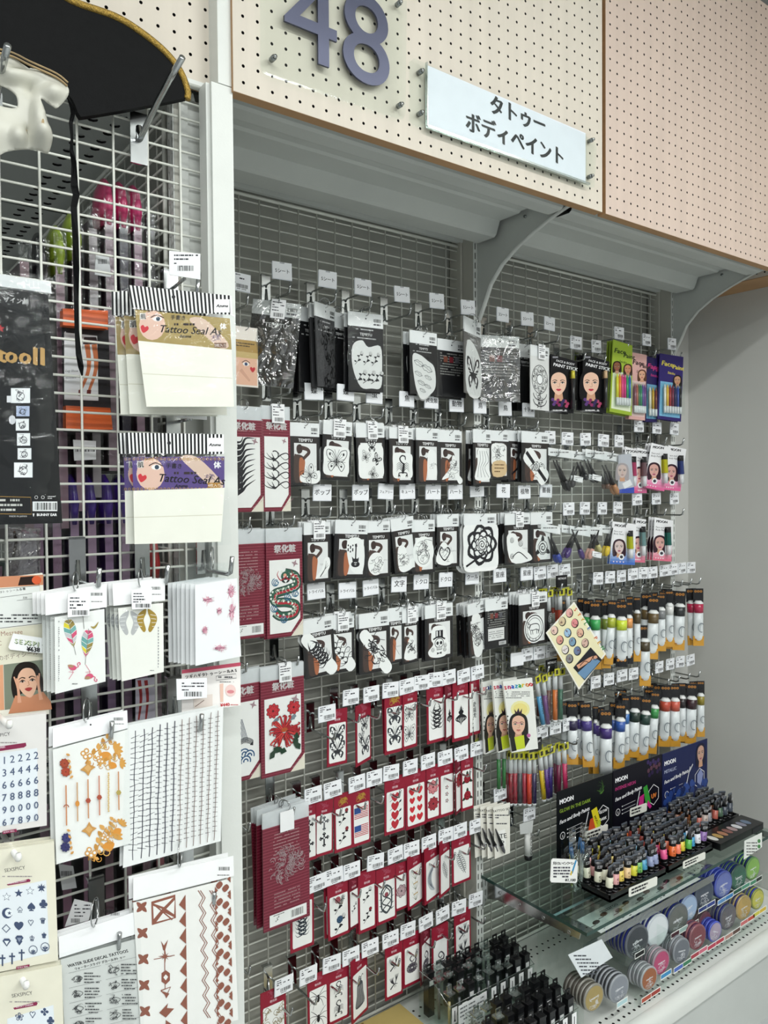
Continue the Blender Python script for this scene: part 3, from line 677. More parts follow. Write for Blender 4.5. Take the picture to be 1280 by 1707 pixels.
# ================================================================ packs
def behind(cat, k, lab):
    w = lab.split()
    if len(w) > 11:
        w = lab.split(',')[0].split()[:11]
        while w[-1] in ('a', 'the', 'of', 'in', 'with', 'and', 'behind', 'on', 'under', 'its', 'at', 'by'): w.pop()
    return '%s %s behind the %s' % (cat if len(w) < 10 else cat.split()[-1], 'directly' if k == 0 else ORD[k+1], ' '.join(w).rstrip(','))
RING = MB(); RING.tube([(0.0, .011*cos(2*pi*k/14), .011*sin(2*pi*k/14)) for k in range(14)], .0009, 5, closed=True); RING = RING.mesh('ring')
def film_mesh(W, H, th, key, seed=1, amp=.0012, top=0, taper=0):
    r = random.Random(seed); mb = MB(); nx, nz = 6, 10; vs = []
    for j in range(nz+1):
        for i in range(nx+1):
            e = 0 if i in (0, nx) or j in (0, nz) else 1
            vs.append((-W/2-.002+(W+.004)*i/nx, -th-.0012-e*amp*(.4+r.random()*1.2), top-(H+top+.002)*j/nz))
    mb.idx(vs, [(j*(nx+1)+i, j*(nx+1)+i+1, (j+1)*(nx+1)+i+1, (j+1)*(nx+1)+i) for j in range(nz) for i in range(nx)], 'ffffff', key)
    return mb.mesh('bag')
def tagmesh(seed):
    mb = MB(); w, h = .030, .040; mb.box(-w/2, w/2, -.0004, .0004, -h, 0, 'f3f4f5'); A = Art(mb, w, y=-.0005); V = 133
    A.greek(8, 18, 80, 1, 5, 7, '33333a', seed); A.greek(8, 38, 90, 2, 16, 7, '33333a', seed+4); A.greek(8, 74, 60, 1, 9, 7, '33333a', seed+2); A.bars(20, 95, 92, 122); A.disc(50, 8, 5, '55555a')
    return mb.mesh('price_tag')
TAGM = [tagmesh(k) for k in range(2)]
def pack(px, py, w, h, draw, label, y=-.098, yaw=0, tilt=0, n=0, film='film', name='tattoo_pack', cat='tattoo pack', th=.0022, ring=True, ptag=None, amp=.0014, step=.010, back=None, jit=1.0, W=None, H=None, hdr=None, bagtop=0):
    P = at(px, py, y); ya = rad(yaw)
    W = W or span(P, w, ya); H = H or rise(P, h)
    t = thing(name, label, cat, P, ya, rad(tilt)); mb = MB()
    if hdr:   # white paper header folded over the top: a part of its own
        mh = MB(); hh = H*hdr; mh.box(-W/2, W/2, -th/2-.0004, th/2+.0004, -hh, 0, 'eceeee', 'satin'); A = Art(mh, W, y=-th/2-.0006, mat='satin')
        A.bars(72, hh/W*100*.35, 95, hh/W*100*.6); A.greek(72, hh/W*100*.7, 95, 1, 8, 4, '55555a', 3); A.disc(50, 14, 2.2, '55565a')
        mh.build('header', t)
    draw(mb, W, H, th, t); mb.build('card', t)
    if film: put('bag', film_mesh(W, H, th/2, film, len(label), amp, bagtop), t)
    if ring: put('ring', RING, t, (0, 0, .004), (0, 0, rad(30)))
    if ptag is not None: put('price_tag', TAGM[ptag % 2], t, (W*.04, -th-.004, .004), (0, 0, 0))
    for k in range(n):
        b = dup(t, (P.x+RND.uniform(-.004, .004)*jit, P.y+step*(k+1), P.z+RND.uniform(-.004, .003)*jit), (0, rad(tilt+RND.uniform(-1.5, 1.5)*jit), ya+rad(RND.uniform(-7, 7)*jit)),
                behind(cat, k, back or label))
    return t
def cardbase(mb, W, H, th, col, z0=0, m='satin'): mb.box(-W/2, W/2, -th/2, th/2, -H, -z0, col, m)
def man(A, V, a=.33, b=.94):
    x0, x1 = 14, 90; v0, v1 = V*a, V*b; h = v1-v0
    A.rect(x0, v0, x1, v1, 'e9eae9')
    A.poly(cr([(14, v0+h*.35), (22, v0+h*.3), (38, v0+h*.32), (50, v0+h*.42), (44, v0+h*.7), (38, v1), (14, v1)], 3, True), '4a3a35')
    A.poly(cr([(34, v0+h*.38), (50, v0+h*.45), (48, v0+h*.7), (42, v1), (32, v1), (30, v0+h*.6)], 3, True), 'b06a48')
    A.poly(cr([(24, v0+h*.07), (34, v0+h*.03), (42, v0+h*.1), (40, v0+h*.24), (28, v0+h*.28), (22, v0+h*.18)], 3, True), '3a2a27')
    A.line(cr([(40, v0+h*.12), (58, v0+h*.16), (64, v0+h*.24), (54, v0+h*.34), (44, v0+h*.42)], 4), 12, '4b3834', 9)
def temptu(mo, cx=55, cy=70, sc=26, bl=None, photo=True, back=False, extra=None):   # black card with photograph, sample on a cut white sheet
    def d(mb, W, H, th, t):
        V = 100*H/W; z0 = .17*H; cardbase(mb, W, H, th, '202022', z0)
        A = Art(mb, W, y=-th/2-.0001, mat='satin')
        if back:
            A.rect(6, V*.2, 94, V*.97, '1e1e20'); A.greek(10, V*.24, 90, 9, V*.045, V*.02, '8a8a86', 5)
            for k in range(3): A.rect(22+20*k, V*.3, 36+20*k, V*.4, ('7c4a3c', '7a2c34', '5a5a60')[k])
            if back == 1: A.rect(12, V*.6, 84, V*.84, 'e4e4e2'); A.greek(15, V*.66, 80, 4, V*.04, V*.014, '777777', 7); A.rect(60, V*.88, 92, V*.95, 'dcdcdc'); A.bars(62, V*.89, 90, V*.94)
            return
        A.rect(8, V*.2, 94, V*.97, '2c2726')
        A.text('TEMPTU', 52, V*.305, V*.052, 'f4f4f4', .5, bold=.6)
        if photo: man(A, V); A.text('TEMPTU', 88, V*.72, V*.03, 'a9a9a9', 1)
        c = V*cy/100
        if bl: blob(A, [(cx+x*sc*1.08, c+y*sc*1.08) for x, y in bl])
        mo(A.sub(cx, c, sc))
        if extra: extra(A, V)
    return d
SQ = [(-1, -1), (.0, -1.1), (1, -.95), (1.05, 0), (1, 1), (0, 1.1), (-1, 1), (-1.08, 0)]
OV = [(cos(2*pi*k/10), 1.15*sin(2*pi*k/10)) for k in range(10)]
LOW = [(-1.1, .1), (-.6, -.1), (.1, -.6), (.5, -1), (.7, -.4), (1.2, -.4), (1.2, .5), (.6, .9), (-.6, .8), (-1.1, .6)]
DIA = lambda w, L, t: [(x*cos(rad(t))-y*sin(rad(t)), x*sin(rad(t))+y*cos(rad(t))) for x, y in ((-w, -L), (w, -L), (w*1.05, 0), (w, L), (-w, L), (-w*.95, 0))]
def rotm(mo, t, sx=.45, sy=1.2):
    def f(a):
        b = a.sub(0, 0, 1, t); o = b._t; ox, oy, k, r, q = b.T; b.T = (ox, oy, k, r, 1); b2 = b; 
        mo(b2)
    return f
sil = dict(film='crumple', amp=.004)
# ---- top row
def dark(col='18181a', photo=False, mo=None, cx=50, cy=62, sc=42, bl=None, ttl=True):
    def d(mb, W, H, th, t):
        V = 100*H/W; cardbase(mb, W, H, th, col, .17*H); A = Art(mb, W, y=-th/2-.0001, mat='satin')
        if ttl: A.text('TEMPTU', 50, V*.29, V*.035, 'dcdcdc', .5, bold=.4); A.greek(22, V*.205, 78, 1, 5, V*.016, 'bbbbbb', 4); A.greek(12, V*.315, 88, 1, 5, V*.016, 'aaaaaa', 4)
        if mo:
            if bl: blob(A, [(cx+x*sc*1.06, V*cy/100+y*sc*1.06) for x, y in bl], 'dfe1df')
            mo(A.sub(cx, V*cy/100, sc))
    return d
def roses3(a):
    for x in (-.55, .05, .6): m_sprig(a.sub(x, -.35, .42)); m_sprig(a.sub(x+.08, .75, .5, 15))
def kissy(a):
    for x, y, s_ in ((-.4, -.8, .45), (.3, -.5, .5), (-.45, -.1, .35), (.4, .1, .32), (-.2, .5, .35), (.35, .7, .3), (-.1, 1, .28)): m_lips(a.sub(x, y, s_, 20))
def leopard(a):
    r = random.Random(2)
    for k in range(40): a.ring(r.uniform(-.9, .9), r.uniform(-1.7, 1.7), .13, .07, '101012', .16, n=7, a0=k, a1=k+4.6)
def wheel(a):
    a.ring(0, 0, .95, .05, K, 1.05, n=26); a.disc(0, 0, .36, 'ffffff'); a.ring(0, 0, .36, .06, K)
    for k in range(8):
        b = a.sub(.66*cos(k*pi/4), .72*sin(k*pi/4), .26); b.ring(0, 0, .9, .14, K, n=10); m_mess(b, K, k, 3, .14)
    for y in (1.35, 1.8): a.ring(0, y-.3, .8, .06, K, .5, n=12, a0=0, a1=pi); m_mess(a.sub(0, y, .5), K, int(y*9), 5, .09)
def pages(a):
    for i in range(3):
        for j in range(4): m_script(a.sub(-.55+.55*i, -.75+.55*j, .22, 60), '2c2c30')
def goldeye(mb, W, H, th, t):
    V = 100*H/W; cardbase(mb, W, H, th, 'efe6dc'); A = Art(mb, W, y=-th/2-.0001, mat='satin')
    A.rect(0, V*.22, 100, V*.42, 'b08d4a'); A.greek(14, V*.27, 86, 2, 9, 4, '4a3a22', 3); A.rect(0, V*.42, 100, V*.52, 'c9ae72'); A.rect(4, V*.52, 96, V*.97, 'e8b79c')
    A.disc(52, V*.62, 13, 'f2ece8', 7); A.disc(52, V*.62, 6, '2f3f63'); A.line(cr([(36, V*.6), (52, V*.56), (68, V*.6)]), 2.5, '3a2a24'); heart(A.sub(78, V*.7, 12), 'c8313a'); A.line([(30, V*.72), (66, V*.9)], 14, 'd9a58c', 8)
PTW = dict(hdr=.17)
pack(408, 545, 42, 100, goldeye, 'small gold-topped card with an eye and a red heart, beside the post', y=-.085, name='seal_pack', cat='tattoo seal pack')
pack(462, 503, 80, 141, temptu(pages, 50, 62, 40, None, photo=False, extra=None), 'large crinkled shiny clear pack with black header print in the top row, second hook', y=-.104, yaw=-33, tilt=6.5, n=0, hdr=.17, ptag=1, **sil)
pack(517, 514, 40, 140, dark(), 'dark pack just behind and right of the large crinkled shiny pack', y=-.075, yaw=8, n=2, hdr=.17)
pack(541, 508, 34, 137, dark('4a4a4c', mo=leopard, cy=60), 'narrow pack of leopard spots turned aside in the top row', y=-.09, yaw=32, n=2, hdr=.17, tilt=-4)
pack(567, 522, 30, 130, dark(), 'dark pack left of the big rose sprig pack in the top row', y=-.06, yaw=10, n=3, hdr=.2)
pack(609, 522, 58, 131, dark(mo=roses3, bl=[(-.9, -1), (-.3, -1.35), (.1, -1.0), (.9, -1.1), (1, .2), (.9, 1.2), (.3, 1.3), (-.4, 1.25), (-.9, .2)], cx=52, cy=66), 'dark top-row pack with a white sheet of line-drawn rose sprigs', n=1, hdr=.18, yaw=-6, ptag=None)
pack(705, 553, 45, 105, dark(mo=kissy, bl=[(-.9, -1.2), (-.3, -1.3), (.3, -1.0), (.9, -.6), (1, .6), (.5, 1.2), (-.2, 1.5), (-.7, .6)], cx=50, cy=70), 'dark top-row pack with outlined lips on a pale sheet', n=2, hdr=.2)
pack(752, 567, 47, 95, temptu(None, back=2), 'top-row pack turned to its printed black back', y=-.09, hdr=.2, n=1)
pack(787, 533, 28, 125, dark('6a6866', mo=m_butterfly, cx=52, cy=72, sc=40, bl=[(-.8, -1.7), (1, -.9), (1, 1.1), (-.9, 1.0)]), 'narrow top-row pack with a big outlined butterfly, in front of the upright', y=-.115, yaw=24, hdr=.2)
pack(833, 560, 64, 109, temptu(lambda a: m_mess(a, '8c3a2c', 4, 6), 60, 60, 30, None, back=2), 'crinkled shiny top-row pack right of the middle upright', y=-.108, yaw=-20, hdr=.18, **sil)
pack(874, 574, 24, 110, dark(), 'dark pack left of the zodiac wheel pack', y=-.06, n=3, hdr=.2)
pack(899, 577, 31, 107, dark('e4e4e2', mo=wheel, cx=50, cy=52, sc=44, ttl=False), 'tall white sheet of round zodiac drawings in the top row', y=-.105, yaw=5, hdr=.17, ptag=0)
# ---- row two
pack(507, 705, 49, 103, temptu(lambda a: m_butterfly(a.sub(0, 0, 1, -35), K, False), 66, 84, 27, LOW), 'leftmost small second-row pack, a small butterfly at its foot', n=2, hdr=.22, back='leftmost small pack of row two')
pack(563, 702, 48, 98, temptu(lambda a: m_butterfly(a, K, False), 50, 68, 38, SQ), 'second-row pack with one large line-drawn butterfly on white', y=-.104, yaw=-8, tilt=3, n=2, hdr=.24, ptag=0)
pack(616, 706, 47, 98, temptu(lambda a: [m_butterfly(a.sub(x, y, .42, 20*i), K, i % 2 == 0) for i, (x, y) in enumerate(((.1, -1.0), (-.5, -.3), (.5, -.1), (.1, .9)))], 50, 64, 38, SQ), 'second-row pack with several small dark butterflies', n=1, hdr=.24, yaw=6, tilt=-2, ptag=1)
pack(668, 713, 39, 93, temptu(m_scorpion, 56, 68, 36, SQ), 'second-row pack with a black scorpion', n=3, hdr=.2, ptag=0)
pack(712, 714, 38, 92, temptu(lambda a: m_mess(a.sub(.3, 0, .8), K, 3, 5), 68, 66, 20, [(-.7, -2), (.7, -2), (1, 0), (.9, 2), (-.8, 2)]), 'second-row pack with a tall slim reptile drawing', n=3, hdr=.22)
pack(749, 718, 40, 88, temptu(lambda a: m_mess(a, K, 9, 12, .04), 58, 74, 32, [(-1.2, .9), (-.2, -.2), (.1, -1.3), (.5, -.9), (.4, 0), (1.3, .9), (.9, 1.3), (.2, .6)]), 'second-row pack with a three-cornered beast drawing', n=1, hdr=.22)
pack(803, 716, 30, 93, temptu(lambda a: [a.line(cr([(x, -1.4), (x*1.4+.2, -.4), (x-.2, .4), (x*1.8, 1.4)]), .05, '5a5c60') for x in (-.4, -.1, .2, .5)], 52, 62, 38, [(-.6, -1.4), (.5, -1.4), (.7, 0), (1, 1.4), (-1, 1.5), (-.7, 0)]), 'second-row pack with a long white sheet of swimming fish, in front of the upright', y=-.112, n=2, hdr=.24)
def sticker(A, V): A.poly(cr([(18, V*.66), (82, V*.64), (84, V*.92), (20, V*.95)], 3, True), 'd9bd92'); A.greek(26, V*.7, 76, 3, V*.07, 4, '6a4a2a', 3)
pack(831, 718, 32, 80, temptu(lambda a: m_mess(a, K, 12, 12, .05), 50, 50, 34, SQ, extra=sticker), 'second-row pack with a tan round-cornered sticker over a bird drawing', n=2, hdr=.22)
pack(860, 719, 26, 84, temptu(lambda a: a.line([(-1, .8), (.9, -.6)], .3, K), 50, 75, 30, None), 'second-row pack half hidden by the crossed emblem', y=-.075, n=3, hdr=.2)
pack(892, 720, 46, 85, temptu(lambda a: (a.line([(-1, -1), (1, 1)], .5, 'f4f5f3'), a.line([(-1.1, -1.1), (1.1, 1.1)], .3, K), m_rose(a.sub(0, 0, .5)), m_mess(a, K, 3, 5)), 52, 68, 32, DIA(.55, 1.35, -45)), 'second-row pack with a slanting emblem of crossed blades and a rose', n=1, hdr=.22)
# ---- row three
pack(528, 871, 44, 100, temptu(lambda a: [a.line(cr([(-.6, 1.2), (.1, .3), (.4+.2*k, -.9+.3*k)], 4), .12, K, .02) for k in range(3)], 74, 76, 24, [(-1.2, 1.2), (-.3, .2), (.1, -1.1), (.8, -1.2), (.9, -.2), (.2, .8)]), 'third-row pack with a man and a curved feather drawing', n=3, hdr=.2, ptag=0)
pack(586, 867, 54, 96, temptu(m_guitar, 66, 62, 32, [(-.8, -1.2), (.6, -1.2), (.7, 1.2), (-.4, 1.1)]), 'third-row pack with a black electric guitar', n=4, hdr=.24, yaw=-8, tilt=3)
pack(629, 869, 41, 93, temptu(lambda a: m_mess(a, K, 22, 10, .05), 42, 76, 30, OV), 'third-row pack with a scribbled fairy figure', n=2, hdr=.2)
pack(669, 863, 38, 92, temptu(lambda a: m_mess(a, K, 23, 14, .05), 40, 74, 26, [(-.6, -1.4), (.5, -1.3), (.8, .3), (1.6, .2), (1.6, 1.2), (0, 1.7), (-.8, 1)]), 'third-row pack with a cluster of tiny hearts and flowers', n=2, hdr=.22, tilt=-6)
pack(705, 867, 38, 88, temptu(lambda a: (a.disc(0, .4, .6, 'f4f5f3'), a.ring(0, .4, .6, .04, K), m_mess(a, K, 25, 14, .035)), 50, 60, 42, OV), 'third-row pack with a winged heart outline on an egg-shaped sheet', n=2, hdr=.22)
pack(746, 857, 36, 88, temptu(lambda a: (heart(a, K), heart(a.sub(0, 0, .8), 'f4f5f3'), m_mess(a, K, 26, 7)), 34, 74, 30, [(-1.2, .8), (-.6, -.9), (.2, -1.1), (1.3, .7), (.3, 1.3)]), 'third-row pack with a folded heart drawing at its left edge', n=2, hdr=.24)
pack(800, 857, 54, 88, temptu(lambda a: (m_flower(a.sub(.05, -.1, 1.05), 'f4f5f3', K, 7, 4, None, .8), m_rose(a.sub(.05, -.1, .42)), [a.line(cr([(.05+.5*cos(q), -.1+.5*sin(q)), (.05+.95*cos(q+.2), -.1+.95*sin(q+.2))], 3), .07, K, .01) for q in (.2, 1.1, 1.9, 2.8, 3.7, 4.5, 5.4)], a.line([(-1, .9), (.3, .3)], .1, K)), 52, 62, 46, SQ), 'third-row pack filled by a big black-outlined peony', y=-.108, n=3, hdr=.2)
pack(862, 856, 42, 84, temptu(lambda a: (m_rose(a.sub(-.6, -.8, .3)), m_rose(a.sub(.4, -.5, .35)), m_rose(a.sub(-.6, .5, .3)), a.line(cr([(-.6, .6), (.2, .2), (1.2, .8)]), .08, K)), 48, 72, 34, [(-1.1, -1), (-.2, -1.2), (.3, -.3), (1.5, .5), (1.4, .9), (-.6, .9)]), 'third-row pack with three outlined tulip buds', n=2, hdr=.22, ptag=1)
pack(902, 854, 36, 84, temptu(lambda a: m_rose(a, 'f4f5f3', K, K), 55, 70, 30, OV), 'third-row pack with one round black rose, rightmost of the small packs', n=1, hdr=.24)
# ---- row four
pack(528, 1030, 52, 98, temptu(lambda a: m_tribal(a.sub(0, 0, 1, -38), K), 50, 62, 36, DIA(.42, 1.75, -38)), 'fourth-row pack with a slanting sharp tribal band, leftmost', y=-.102, n=1, hdr=.24, tilt=-4)
pack(568, 1024, 43, 97, temptu(lambda a: m_curls(a.sub(0, 0, 1, -38)), 50, 66, 42, DIA(.38, 1.5, -38)), 'fourth-row pack with a slanting band of tribal curls', n=2, hdr=.25, ptag=0)
pack(623, 1021, 50, 100, temptu(lambda a: m_mess(a.sub(0, 0, 1.2, -38), K, 30, 16, .07), 55, 66, 36, DIA(.38, 1.75, -38)), 'fourth-row pack with a slanting band of leafy lettering', y=-.104, n=1, hdr=.24)
pack(659, 1013, 26, 92, temptu(lambda a: a.line([(-.9, -1.3), (.9, 1.4)], .06, K), 50, 74, 24, None), 'fourth-row pack with a thin slanting arrow, between the leafy and the fan-shaped drawings', n=1, hdr=.24)
pack(683, 1013, 27, 92, temptu(lambda a: m_mess(a, K, 31, 12, .08), 52, 72, 38, [(-1, 1.1), (-.1, -1.2), (.5, -.9), (.9, 1.2)]), 'fourth-row pack with a fan-shaped drawing', n=2, hdr=.26, yaw=4, ptag=1)
pack(731, 1007, 46, 91, temptu(m_skull, 50, 70, 33, [(-.6, -1.2), (.5, -1.2), (.8, -.4), (1, .4), (.7, 1), (.3, 1.15), (-.3, 1.15), (-.9, 1), (-1.1, .6), (-.6, .1), (-.8, -.3)]), 'fourth-row pack with a skull in a top hat', y=-.106, n=4, hdr=.24, ptag=0)
pack(793, 1004, 29, 88, temptu(lambda a: m_mess(a, K, 33, 20, .06), 52, 62, 40, [(-.7, -1.4), (.3, -1.5), (.6, 0), (.5, 1.5), (-.5, 1.4)]), 'fourth-row pack with a tall sheet crowded with figures, in front of the upright', yaw=12, n=4, hdr=.22, tilt=-3)
pack(827, 997, 37, 83, temptu(None, back=1), 'fourth-row pack turned to its back with a white printed block', n=2, hdr=.24)
pack(888, 989, 47, 86, temptu(lambda a: m_bull(a), 54, 68, 36, None), 'fourth-row pack with a round bull zodiac sign', y=-.108, n=5, hdr=.2, ptag=0)
# ---- large maroon packs
MR = '741c30'
def matsuri(kind):
    def d(mb, W, H, th, t):
        V = 100*H/W; cardbase(mb, W, H, th, MR, .13*H); mh = MB(); mh.box(-W/2, W/2, -th/2, th/2, -.13*H, 0, 'ffffff', 'whitened'); mh.build('header', t); A = Art(mb, W, y=-th/2-.0001, mat='satin')
        v0 = V*.13
        for k in range(34): A.rect(0, v0+(V-v0)*k/34, 100, v0+(V-v0)*(k+.35)/34, '8f3648')
        if kind == 'back':
            A.greek(22, V*.2, 78, 8, V*.028, V*.008, 'b08a8c', 8); a = A.sub(50, V*.48, 34)
            r = random.Random(4)
            for k in range(130):
                q = r.uniform(0, 2*pi); L = r.uniform(.2, 1)
                a.ring(L*cos(q)*1.05, L*sin(q)*.95, r.uniform(.08, .2), .035, ('a08a8c', '8f7377', 'b39da0')[k % 3], n=6, a0=q, a1=q+3)
            A.greek(22, V*.70, 78, 5, V*.028, V*.008, 'b08a8c', 18); A.rect(12, V*.87, 92, V*.97, 'f2f2f0'); A.bars(58, V*.89, 86, V*.95); m_sprig(A.sub(28, V*.92, 6)); A.greek(20, V*.88, 50, 1, 3, 1.5, '555555')
            return
        A.text('祭化粧', 50, v0+V*.085, V*.055, 'c9c4c4', .5, bold=1.6); A.greek(26, v0+V*.10, 76, 1, 4, 2, 'b08a8c')
        A.poly(cr([(8, V*.29), (92, V*.29)], 1)+[(92, V*.84), (66, V*.96), (8, V*.96)], 'f2f2ef')
        A.poly([(96, V*.87), (100, V*.85), (100, V), (66, V)], 'e6e0cf')
        A.text('Japanese Tattoo', 72, V*.972, V*.016, 'c9a0a8', 0, rot=-38)
        b = A.sub(50, V*.62, 38)
        if kind == 'flame':
            for q in range(9): b.line(cr([(-.9+.05*q, 1.6-.4*q), (-.2, 1.2-.36*q), (.1, .9-.38*q), (.75-.1*(q % 2), .5-.33*q)], 5), .3, K, .02); b.line(cr([(-.9, 1.3-.4*q), (-.3, 1.15-.38*q), (-.1, .8-.38*q)], 4), .2, K, .02)
            b.ring(-.4, .0, .25, .12, K); b.ring(-.5, 1.0, .25, .12, K)
        elif kind == 'curls': m_curls(b.sub(0, 0, 1.5), K)
        elif kind == 'dragon': m_dragon(b)
        elif kind == 'waves': m_waves(b)
        elif kind == 'kiku': m_kiku(b)
        A.sub(78, V*.33, 10, 20).poly([(0, -1), (.25, -.25), (1, 0), (.25, .25), (0, 1), (-.25, .25), (-1, 0), (-.25, -.25)], 'a5878e')
    return d
big = dict(name='large_tattoo_pack', cat='tattoo pack', ring=True, th=.003)
pack(406, 677, 62, 177, matsuri('flame'), 'tall maroon pack with a big black flame design beside the post', y=-.105, n=1, **big)
pack(459, 677, 47, 176, matsuri('curls'), 'tall maroon pack with four rows of black curls', y=-.105, n=1, ptag=1, **big)
pack(412, 883, 58, 182, matsuri('back'), 'tall maroon pack turned to its flower-printed back beside the post', y=-.10, n=1, **big)
pack(473, 880, 60, 182, matsuri('dragon'), 'tall maroon pack with a green and red dragon', y=-.105, n=2, **big)
pack(402, 1117, 66, 185, matsuri('waves'), 'tall maroon pack with blue waves and dark ribbons beside the post', y=-.10, n=1, **big)
pack(470, 1108, 72, 182, matsuri('kiku'), 'tall maroon pack with a large red chrysanthemum', y=-.105, n=1, ptag=0, **big)
t = pack(476, 1346, 77, 195, matsuri('back'), 'maroon pack shown from its back with a grey embossed flower, at the lower left', y=-.108, n=4, step=.012, **big)
mb = MB(); mb.box(-.017, .017, -.0004, .0004, -.043, 0, 'f3f4f5', 'satin'); mb.build('price_tag', t, (.0, -.006, -.005))
# ---- small maroon cards: w x h in pixels, motifs on the white panel
def red(mo, gold=False, dk=False):
    def d(mb, W, H, th, t):
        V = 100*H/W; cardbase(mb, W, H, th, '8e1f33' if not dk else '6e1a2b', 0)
        A = Art(mb, W, y=-th/2-.0001, mat='satin')
        if gold: m_mess(A.sub(50, V*.12, 26), 'b08a3a', 3, 16, .12)
        else: m_mess(A.sub(50, V*.12, 24), 'a34a5c', 4, 12, .1); A.text('祭化粧', 50, V*.2, V*.03, 'd9b9bf', .5, bold=1)
        A.poly(cr([(12, V*.25), (90, V*.25)], 1)+[(92, V*.27), (92, V*.92), (89, V*.945), (12, V*.945), (9, V*.92), (9, V*.27)], 'eeefec')
        for m, x, y, s_ in mo: m(A.sub(x, V*y/100, s_*(1.25 if s_ < 38 else 1.05)))
    return d
HR = lambda a: heart(a, 'c8323c')
bf = lambda a: m_butterfly(a, '3a3c42'); bfo = lambda a: m_butterfly(a, '3a3c42', False, )
small = dict(name='small_tattoo_card', cat='tattoo card', ring=False, film=None, th=.002, amp=.0008, step=.007, y=-.075)
